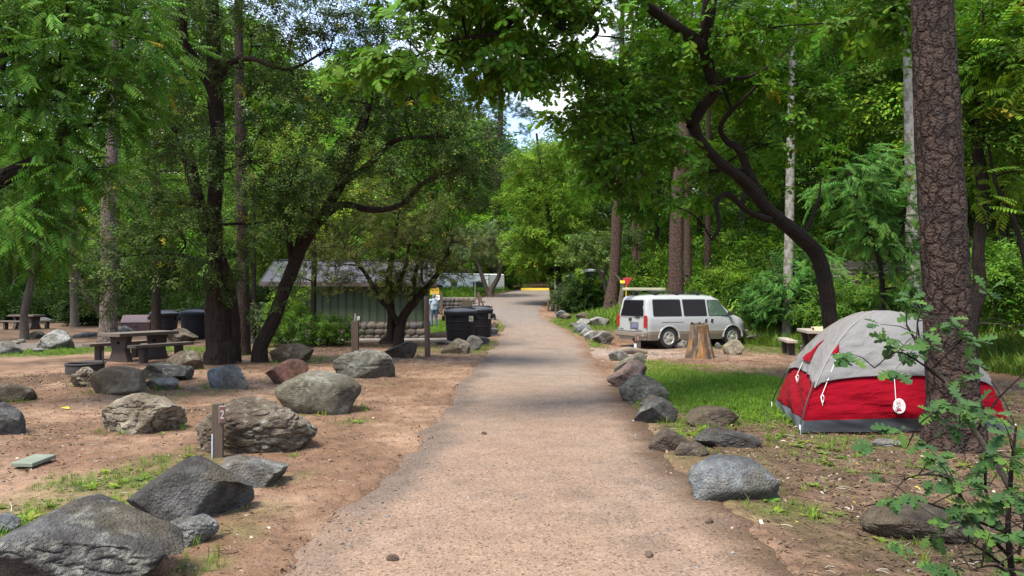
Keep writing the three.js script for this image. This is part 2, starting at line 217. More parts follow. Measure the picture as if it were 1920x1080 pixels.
const resample = (pts, rad, step) => { const c = new THREE.CatmullRomCurve3(pts, false, 'centripetal'), L = c.getLength(), n = max(3, round(L / step)), P2 = [], R2 = []; for (let i = 0; i <= n; i++) { const t = i / n; P2.push(c.getPoint(t)); const f = t * (rad.length - 1), k = min(rad.length - 2, floor(f)); R2.push(lerp(rad[k], rad[k + 1], f - k)); } return [P2, R2]; };

// leaves and sprays -----------------------------------------------------------
function leafGeo(outline, len, fold = 0.25, curl = 0.2) { // outline: [along 0..1, half width 0..1], both sides from a midrib
  const p = [], idx = [], uv = [], n = outline.length;
  for (let i = 0; i < n; i++) { const [t, w] = outline[i], y = t * len, z = -curl * len * t * t; p.push(-w * len, y, z + fold * w * len, 0, y, z, w * len, y, z + fold * w * len); uv.push(0, t, 0.5, t, 1, t); if (i) { const a = i * 3 - 3; idx.push(a, a + 1, a + 3, a + 1, a + 4, a + 3, a + 1, a + 2, a + 4, a + 2, a + 5, a + 4); } }
  const g = new THREE.BufferGeometry(); g.setAttribute('position', new THREE.Float32BufferAttribute(p, 3)); g.setAttribute('uv', new THREE.Float32BufferAttribute(uv, 2)); g.setIndex(idx); g.computeVertexNormals(); return g;
}
const OAK = [[0, 0.012], [0.12, 0.015], [0.2, 0.05], [0.27, 0.17], [0.33, 0.08], [0.37, 0.07], [0.46, 0.27], [0.54, 0.25], [0.56, 0.1], [0.6, 0.1], [0.68, 0.3], [0.77, 0.28], [0.78, 0.12], [0.83, 0.15], [0.9, 0.19], [0.97, 0.12], [1, 0.02]];
const OAKL = [[0, 0.015], [0.16, 0.03], [0.3, 0.18], [0.38, 0.08], [0.52, 0.29], [0.58, 0.11], [0.74, 0.31], [0.8, 0.14], [0.92, 0.2], [1, 0.02]];
const ELL = [[0, 0.02], [0.35, 0.23], [0.7, 0.2], [1, 0.01]], LANCE = [[0, 0.02], [0.3, 0.15], [0.65, 0.12], [1, 0.005]];
const oakLeaf = leafGeo(OAK, 0.15, 0.22, 0.18);
function place(g, p, dir, up, roll = 0) { const y = dir.clone().normalize(), z = up.clone().addScaledVector(y, -up.dot(y)).normalize(), x = new THREE.Vector3().crossVectors(y, z); const m = new THREE.Matrix4().makeBasis(x, y, z); if (roll) m.multiply(new THREE.Matrix4().makeRotationY(roll)); m.setPosition(p); return g.clone().applyMatrix4(m); }
function tint(g, c) { const n = g.attributes.position.count, a = new Float32Array(n * 3); for (let i = 0; i < n; i++) a.set(c, i * 3); g.setAttribute('color', new THREE.BufferAttribute(a, 3)); return g; }
function stemGeo(a, b, r) { return tube([a, a.clone().lerp(b, 0.5), b], [r, r * 0.8, r * 0.5], 3); }
function sprayGeo(seed, len, n, leaf, spread, o = {}) {
  const R = rng(seed), list = [], mats = [];
  list.push(tint(stemGeo(V(0, 0, 0), V(0, len, 0), o.stem ?? 0.004), [0.5, 0.42, 0.25]));
  for (let i = 0; i < n; i++) {
    const t = o.end ? 0.55 + 0.45 * R() : (i + 0.6) / n, s = i % 2 ? 1 : -1, a = (0.5 + 0.7 * R()) * (i === n - 1 ? 0.1 : 1), dir = V(s * sin(a), cos(a), (R() - 0.5) * 0.9), p = V((R() - 0.5) * spread, t * len, (R() - 0.5) * spread), k = 0.78 + 0.44 * R();
    const up = V((R() - 0.5) * 1.1, (R() - 0.5) * 0.5, 1); list.push(tint(place(leaf.clone().scale(k, k, k), p, dir, up), [0.75 + 0.5 * R(), 0.8 + 0.4 * R(), 0.6 + 0.6 * R()]));
    const y = dir.clone().normalize(), z = up.clone().addScaledVector(y, -up.dot(y)).normalize(); mats.push(new THREE.Matrix4().makeBasis(new THREE.Vector3().crossVectors(y, z), y, z).scale(V(k, k, k)).setPosition(p));
  }
  const g = merge(list); g.leafMats = mats; g.leafBase = leaf; return g;
}
function frondGeo(seed, len, pairs, leaflet) { // a compound leaf, arching, with leaflets in pairs
  const R = rng(seed), list = [], pt = (t) => V(0, len * t, -0.28 * len * t * t);
  list.push(tint(tube([pt(0), pt(0.5), pt(1)], [0.004, 0.003, 0.0015], 3), [0.7, 0.7, 0.3]));
  for (let i = 0; i <= pairs; i++) for (const s of i === pairs ? [0] : [-1, 1]) { const t = 0.16 + 0.84 * i / pairs, k = (0.65 + 0.5 * sin(t * 2.6)) * (0.85 + 0.3 * R()); list.push(tint(place(leaflet.clone().scale(k, k, k), pt(t), V(s * 0.95, 0.45 + (s ? 0 : 1), -0.3 - 0.25 * R()), V((R() - 0.5) * 0.5, 0, 1)), [0.8 + 0.4 * R(), 0.85 + 0.3 * R(), 0.7 + 0.4 * R()])); }
  return merge(list);
}
function tuftGeo(seed, len, n, w) { // a pine spray: needles round the end of a twig
  const R = rng(seed), list = [tint(stemGeo(V(0, -len, 0), V(0, len * 0.5, 0), 0.008), [1.6, 1, 0.6])];
  const p = [], idx = [];
  for (let i = 0; i < n; i++) { const y0 = -len * 0.6 + len * 1.1 * R(), a = R() * 2 * PI, u = 0.25 + 0.9 * R(), L = len * (0.7 + 0.5 * R()), dx = cos(a) * sin(u), dz = sin(a) * sin(u), dy = cos(u), qx = -sin(a) * w, qz = cos(a) * w, b = p.length / 3; p.push(-qx, y0, -qz, qx, y0, qz, dx * L, y0 + dy * L - 0.15 * L, dz * L); idx.push(b, b + 1, b + 2); }
  const g = new THREE.BufferGeometry(); g.setAttribute('position', new THREE.Float32BufferAttribute(p, 3)); g.setAttribute('uv', new THREE.Float32BufferAttribute(new Float32Array(p.length / 3 * 2), 2)); g.setIndex(idx); g.computeVertexNormals(); list.push(tint(g, [1, 1, 1])); return merge(list);
}
const leafM = (c, tr = 0.4, gloss = 0.2) => new THREE.MeshPhysicalMaterial({ color: col(...c), vertexColors: true, roughness: 0.88, transmission: tr, thickness: 0, clearcoat: gloss * 0.4, clearcoatRoughness: 0.4, side: THREE.DoubleSide, specularIntensity: 0.2 });
const LM = { leaf: leafM([1, 1, 1], 0.36, 0.12), shiny: leafM([1, 1, 1], 0.26, 0.3), needle: leafM([1, 1, 1], 0.2, 0.1) };
const four = (f) => [1, 2, 3].map(f);
const SPRAY = {
  oak: { g: four((s) => sprayGeo(s, 0.26, 9, leafGeo(OAKL, 0.135, 0.22, 0.18), 0.03)), m: LM.leaf, size: 0.3 },
  live: { g: four((s) => sprayGeo(s + 10, 0.3, 22, leafGeo(ELL, 0.062, 0.3, 0.15), 0.12)), m: LM.shiny, size: 0.3 },
  broad: { g: four((s) => sprayGeo(s + 20, 0.4, 20, leafGeo(ELL, 0.1, 0.3, 0.2), 0.2)), m: LM.leaf, size: 0.4 },
  walnut: { g: four((s) => frondGeo(s + 30, 0.42, 8, leafGeo(LANCE, 0.1, 0.2, 0.25))), m: LM.leaf, size: 0.4 },
  pine: { g: four((s) => tuftGeo(s + 40, 0.22, 70, 0.0035)), m: LM.needle, size: 0.3 },
  mass: { g: four((s) => sprayGeo(s + 50, 0.8, 34, leafGeo(ELL, 0.17, 0.35, 0.2), 0.6, { stem: 0.01 })), m: LM.leaf, size: 0.8 },
};
// scatter: list of {p, dir, s, c} -> up to three InstancedMesh children named crown
function putSprays(kind, list, parent, name = 'crown', origin = V(0, 0, 0), twist = 0.9, seed = 5) {
  const K = SPRAY[kind], R = rng(seed + 77), lots = K.g.map(() => []); for (const e of list) lots[floor(R() * K.g.length)].push(e);
  lots.forEach((lot, q) => {
    if (!lot.length) return;
    const im = new THREE.InstancedMesh(K.g[q], K.m, lot.length), m = new THREE.Matrix4(), x = V(0, 0, 0), y = V(0, 0, 0), z = V(0, 0, 0);
    lot.forEach((e, i) => { y.copy(e.dir).normalize(); z.set((R() - 0.5) * twist, 1, (R() - 0.5) * twist); z.addScaledVector(y, -z.dot(y)); if (z.lengthSq() < 0.02) z.set(1, 0, 0).addScaledVector(y, -y.x); z.normalize(); x.crossVectors(y, z); m.makeBasis(x, y, z).scale(V(e.s, e.s, e.s)).setPosition(e.p.x - origin.x, e.p.y - origin.y, e.p.z - origin.z); im.setMatrixAt(i, m); im.setColorAt(i, col(...e.c)); });
    im.name = name; im.castShadow = im.receiveShadow = true; im.userData.kind = 'stuff'; parent.add(im);
  });
}
// greens (linear)
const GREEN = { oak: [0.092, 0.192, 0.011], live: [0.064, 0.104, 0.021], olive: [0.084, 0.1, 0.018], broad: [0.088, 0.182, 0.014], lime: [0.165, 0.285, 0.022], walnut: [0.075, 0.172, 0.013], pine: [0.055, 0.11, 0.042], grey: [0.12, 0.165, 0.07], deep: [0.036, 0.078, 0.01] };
const vary = (c, R, k = 0.3) => { const a = 1 + (R() - 0.5) * 2 * k, b = (R() - 0.5) * 0.3; return [c[0] * a * (1 + b), c[1] * a, c[2] * a * (1 - b)]; };

// A tree. limbs: arrays of [pixel x, pixel y, depth, half width in pixels]; blobs: [pixel x, pixel y, depth, rx px, ry px, rz m, number of clumps]
function tree(o) {
  const R = rng(o.seed), W = (l) => l.map(([x, y, d, r]) => [P(x, y, d), r * d / hypot(F, x - 960)]);
  const limbs = o.limbs.map(W), b0 = limbs[0][0][0], base = o.base ?? onG(b0.x, -b0.z), t = thing(o.name, o.label, o.category ?? 'tree', base, 0, o.group), nodes = [];
  limbs.forEach((l, i) => {
    if (i === 0 && !o.base) { const r = l[0][1]; l[0][0] = base.clone().add(V(0, 0.35, 0)); l.unshift([base.clone().add(V(0, -0.15, 0)), r * (o.flare ?? 1.25)]); }
    const big = max(...l.map((q) => q[1])), [p, r] = resample(l.map((q) => q[0]), l.map((q) => q[1]), max(0.06, big * (o.fine ?? 0.5)));
    p.forEach((v, k) => { if (k % 2 === 0 || k === p.length - 1) nodes.push({ p: v, r: r[k] }); });
    const geo = tube(p, r, big * F / -p[0].z > 20 ? 60 : big * F / -p[0].z > 7 ? 14 : 8, o.rough ?? 0.16, o.seed + i); geo.translate(-base.x, -base.y, -base.z);
    mesh(i ? 'limb' : 'trunk', geo, BARK[o.bark], t);
  });
  const tw = [], sprays = [], kind = o.leaf, size = SPRAY[kind].size * (o.scale ?? 1), droop = o.droop ?? 0.15;
  const nearest = (p, up) => { let b = nodes[0], bd = 1e9; for (const n of nodes) { const d = n.p.distanceTo(p) + (n.p.y > p.y ? up * (n.p.y - p.y) : 0); if (d < bd) { bd = d; b = n; } } return b; };
  const branch = (a, b, r0, r1, seg) => { const L = a.distanceTo(b), m = a.clone().lerp(b, 0.5).add(V((R() - 0.5) * L * 0.3, L * 0.1 * R(), (R() - 0.5) * L * 0.3)); const [p, r] = resample([a, m, b], [r0, (r0 + r1) / 2, r1], L / seg); tw.push(tube(p, r, r0 > 0.03 ? 6 : 4)); return [p, r]; };
  for (const [bx, by, bd, rx, ry, rz, n, tone] of o.blobs ?? []) {
    const c = P(bx, by, bd), ex = rx * bd / F, ey = ry * bd / F, h = nearest(c, 0.8);
    if (h.p.distanceTo(c) > 0.3 && o.bough !== 0) { const [p, r] = branch(h.p, c, min(h.r * 0.8, 0.02 + 0.018 * h.p.distanceTo(c)), 0.012, 7); p.forEach((v, k) => nodes.push({ p: v, r: r[k] })); }
    for (let i = 0; i < n; i++) {
      let x, y, z, q; do { x = R() * 2 - 1; y = R() * 2 - 1; z = R() * 2 - 1; q = x * x + y * y + z * z; } while (q > 1);
      const k = pow(q, -0.14), cc = V(c.x + x * ex * k, c.y + y * ey * k, c.z + z * rz * k); if (fbm(cc.x * 1.1 / size * 0.3, cc.y * 1.1 / size * 0.3, cc.z * 1.1 / size * 0.3, 2) < (o.gaps ?? 0.36)) continue;
      if (cc.y < G(cc.x, -cc.z) + 0.2) continue;
      const s = nearest(cc, 0.5); if (o.twigs !== 0 && (i % (o.twigs ?? 1) === 0)) { const [p] = branch(s.p, cc, min(s.r * 0.7, 0.004 + 0.008 * s.p.distanceTo(cc)), 0.003, 3); }
      const out = cc.clone().sub(s.p).normalize(), m = o.per ?? 7, lum = 0.62 + 0.7 * R();
      for (let j = 0; j < m; j++) {
        const d = V(out.x * 0.8 + (R() - 0.5) * 1.8, out.y * 0.4 + (R() - 0.5) * 1.0 - droop, out.z * 0.8 + (R() - 0.5) * 1.8), e = size * (o.clump ?? 1.1);
        const g = vary(o.green, R, 0.22).map((v) => v * lum * (tone ?? 1)); if (R() < (o.yellow ?? 0.004)) { g[0] = 0.4; g[1] = 0.33; g[2] = 0.03; }
        sprays.push({ p: V(cc.x + (R() - 0.5) * e * 2, cc.y + (R() - 0.5) * e * 1.3, cc.z + (R() - 0.5) * e * 2), dir: d, s: (o.scale ?? 1) * (0.75 + 0.5 * R()), c: g });
      }
    }
  }
  if (o.single) { // the sprays that show largest: every leaf a mesh of its own
    const inF = (p) => { const d = -p.z, x = 960 + p.x / d * F, y = 557 - (p.y - EYE) / d * F; return x > 0 && x < 1920 && y > 0; }; sprays.sort((a, b) => (inF(b.p) - inF(a.p)) || b.p.z - a.p.z); const pick = sprays.splice(0, o.single), lm = [0, 1, 2, 3].map((i) => { const m = leafM(o.green.map((v) => v * (0.8 + 0.15 * i)), 0.42, 0.2); m.vertexColors = false; return m; });
    for (const e of pick) { const q = SPRAY[kind].g[floor(R() * 3)], y = e.dir.clone().normalize(), z = V((R() - 0.5) * 0.9, 1, (R() - 0.5) * 0.9); z.addScaledVector(y, -z.dot(y)).normalize(); const m = new THREE.Matrix4().makeBasis(new THREE.Vector3().crossVectors(y, z), y, z).scale(V(e.s, e.s, e.s)).setPosition(e.p.clone().sub(base)); tw.push(tube([e.p, e.p.clone().addScaledVector(y, 0.13 * e.s), e.p.clone().addScaledVector(y, 0.26 * e.s)], [0.004, 0.003, 0.002], 4)); for (const lmx of q.leafMats) { const f = mesh('leaf', q.leafBase, lm[floor(R() * 4)], t); m.clone().multiply(lmx).decompose(f.position, f.quaternion, f.scale); } }
  }
  if (tw.length) { const g = merge(tw); g.translate(-base.x, -base.y, -base.z); tag(mesh('twig', g, BARK[o.twigBark ?? o.bark], t), null, null, null, 'stuff'); }
  putSprays(kind, sprays, t, 'crown', base, o.twist ?? 0.9, o.seed);
  counts.push([o.name, sprays.length]);
  return t;
}
const counts = [];
// ------------------------------------------------------------------ boulders
const rockBump = tex(512, (u, v) => { const [d, id, e] = cells(u, v, 24, 61); return 0.5 * pfbm(u, v, 10, 10, 6, 31) + 0.25 * grain(u, v, 8) + 0.25 * clamp((e - d) * 1.5); });
const rockMap = tex(512, (u, v) => { const c = 0.72 + 0.7 * (pfbm(u, v, 16, 16, 5, 35) - 0.5) + 0.3 * (grain(u, v, 9) - 0.5); return [c, c, c]; }, true);
M.rock = new THREE.MeshPhysicalMaterial({ specularIntensity: 0.4, vertexColors: true, map: rockMap, bumpMap: rockBump, bumpScale: 0.04, roughness: 0.93 });
const PAL = { dark: [[0.15, 0.145, 0.14], [0.075, 0.068, 0.062]], grey: [[0.25, 0.243, 0.23], [0.14, 0.13, 0.118]], light: [[0.4, 0.39, 0.365], [0.25, 0.235, 0.21]], brown: [[0.235, 0.19, 0.14], [0.13, 0.098, 0.07]], deep: [[0.15, 0.118, 0.09], [0.08, 0.06, 0.047]], red: [[0.46, 0.22, 0.155], [0.33, 0.16, 0.12]], blue: [[0.24, 0.25, 0.255], [0.125, 0.128, 0.13]], tan: [[0.42, 0.36, 0.27], [0.25, 0.2, 0.15]], pink: [[0.34, 0.235, 0.195], [0.2, 0.14, 0.12]], lichen: [[0.27, 0.26, 0.21], [0.14, 0.12, 0.09]] };
function rockGeo(seed, det, dim, o) {
  const R = rng(seed), planes = [], np = o.planes ?? 11, sharp = o.sharp ?? 14;
  for (let i = 0; i < np; i++) { const y = 1 - 2 * (i + 0.5) / np, a = i * 2.39996 + R() * 0.9, q = sqrt(1 - y * y); planes.push([q * cos(a) + (R() - 0.5) * 0.5, y + (R() - 0.5) * 0.5, q * sin(a) + (R() - 0.5) * 0.5, 0.8 + 0.3 * R()]); }
  for (const p of planes) { const l = hypot(p[0], p[1], p[2]); p[0] /= l; p[1] /= l; p[2] /= l; }
  let g = mergeVertices(new THREE.IcosahedronGeometry(1, det).deleteAttribute('uv').deleteAttribute('normal')); const p = g.attributes.position, n = p.count, amp = o.rough ?? 0.1;
  const v = V(0, 0, 0); let lo = V(9, 9, 9), hi = V(-9, -9, -9);
  for (let i = 0; i < n; i++) {
    v.fromBufferAttribute(p, i).normalize(); let s = 0; for (const q of planes) { const c = v.x * q[0] + v.y * q[1] + v.z * q[2]; if (c > 0.05) s += pow(c / q[3], sharp); } const r0 = pow(s, -1 / sharp), r = r0 * (1 + amp * (fbm(v.x * 1.7 + seed, v.y * 1.7, v.z * 1.7, 3) - 0.5) * 2 + amp * 0.6 * (fbm(v.x * 6 + seed, v.y * 6, v.z * 6, 4) - 0.5) - amp * (o.pits ?? 0.6 * hash(seed, 5, 5)) * pow(1 - abs(fbm(v.x * 3 + seed, v.y * 4, v.z * 3 + 9, 3) - 0.5) * 2, 9));
    v.multiplyScalar(r); p.setXYZ(i, v.x, v.y, v.z); lo.min(v); hi.max(v);
  }
  for (let i = 0; i < n; i++) {
    let x = clamp((p.getX(i) - lo.x) / (hi.x - lo.x) * 2 - 1, -1, 1), y = (p.getY(i) - lo.y) / (hi.y - lo.y), z = (p.getZ(i) - lo.z) / (hi.z - lo.z) * 2 - 1;
    if (o.top) { const t = (0.36 + 0.64 * lin(o.top, x)[0]) * (1 + 0.12 * (fbm(x * 1.5 + seed, z * 1.5, 5, 2) - 0.5) - 0.1 * abs(z)), yy = pow(max(0, y), 0.72), kk = 0.045, h = clamp(0.5 + 0.5 * (t - yy) / kk); y = lerp(t + 0.1 * (yy - t), yy, h) - kk * h * (1 - h); }
    p.setXYZ(i, x * dim.x / 2, y * dim.y * 1.56 - dim.y * 0.56, z * dim.z / 2);
  }
  g.computeVertexNormals();
  const [c1, c2] = PAL[o.pal], colr = new Float32Array(n * 3), nn = g.attributes.normal, k = 2.2 / max(0.35, dim.x);
  for (let i = 0; i < n; i++) {
    const x = p.getX(i) + seed * 3.1, y = p.getY(i), z = p.getZ(i), a = fbm(x * 3, y * 3, z * 3, 4), b = fbm(x * 9, y * 9, z * 9, 3), e = fbm(x * 2.2 + 30, y * 2.2, z * 2.2, 4); let c = mix3(c2, c1, sstep(0.3, 0.68, a)); const f = 0.72 + 0.56 * b; c = c.map((q) => q * f);
    const li = o.lichen ?? 0.85, spot = sstep(0.6 - 0.06 * li, 0.72 - 0.06 * li, fbm(x * 16 + 50, y * 16, z * 16, 4) * 0.65 + 0.35 * fbm(x * 3, y * 3, z * 3 + 20, 2)) * clamp(li + 0.2) * sstep(-0.2, 0.3, nn.getY(i)); c = mix3(c, [0.4, 0.4, 0.33], 0.55 * spot);
    c = mix3(c, [0.12, 0.095, 0.055], 0.55 * sstep(0.52, 0.66, e)); colr.set(c, i * 3);
  }
  g.setAttribute('color', new THREE.BufferAttribute(colr, 3)); g = g.toNonIndexed();
  const q = g.attributes.position, uv = new Float32Array(q.count * 2);
  for (let i = 0; i < q.count; i += 3) { const a = V(0, 0, 0).fromBufferAttribute(q, i), b = V(0, 0, 0).fromBufferAttribute(q, i + 1).sub(a), c = V(0, 0, 0).fromBufferAttribute(q, i + 2).sub(a), f = b.cross(c), ax = abs(f.x) > abs(f.y) && abs(f.x) > abs(f.z) ? 0 : abs(f.y) > abs(f.z) ? 1 : 2; for (let j = i; j < i + 3; j++) { const X = q.getX(j), Y = q.getY(j), Z = q.getZ(j); uv.set((ax === 0 ? [Z, Y] : ax === 1 ? [X, Z] : [X, Y]).map((w) => w / 0.7), j * 2); } }
  g.setAttribute('uv', new THREE.BufferAttribute(uv, 2)); return g;
}
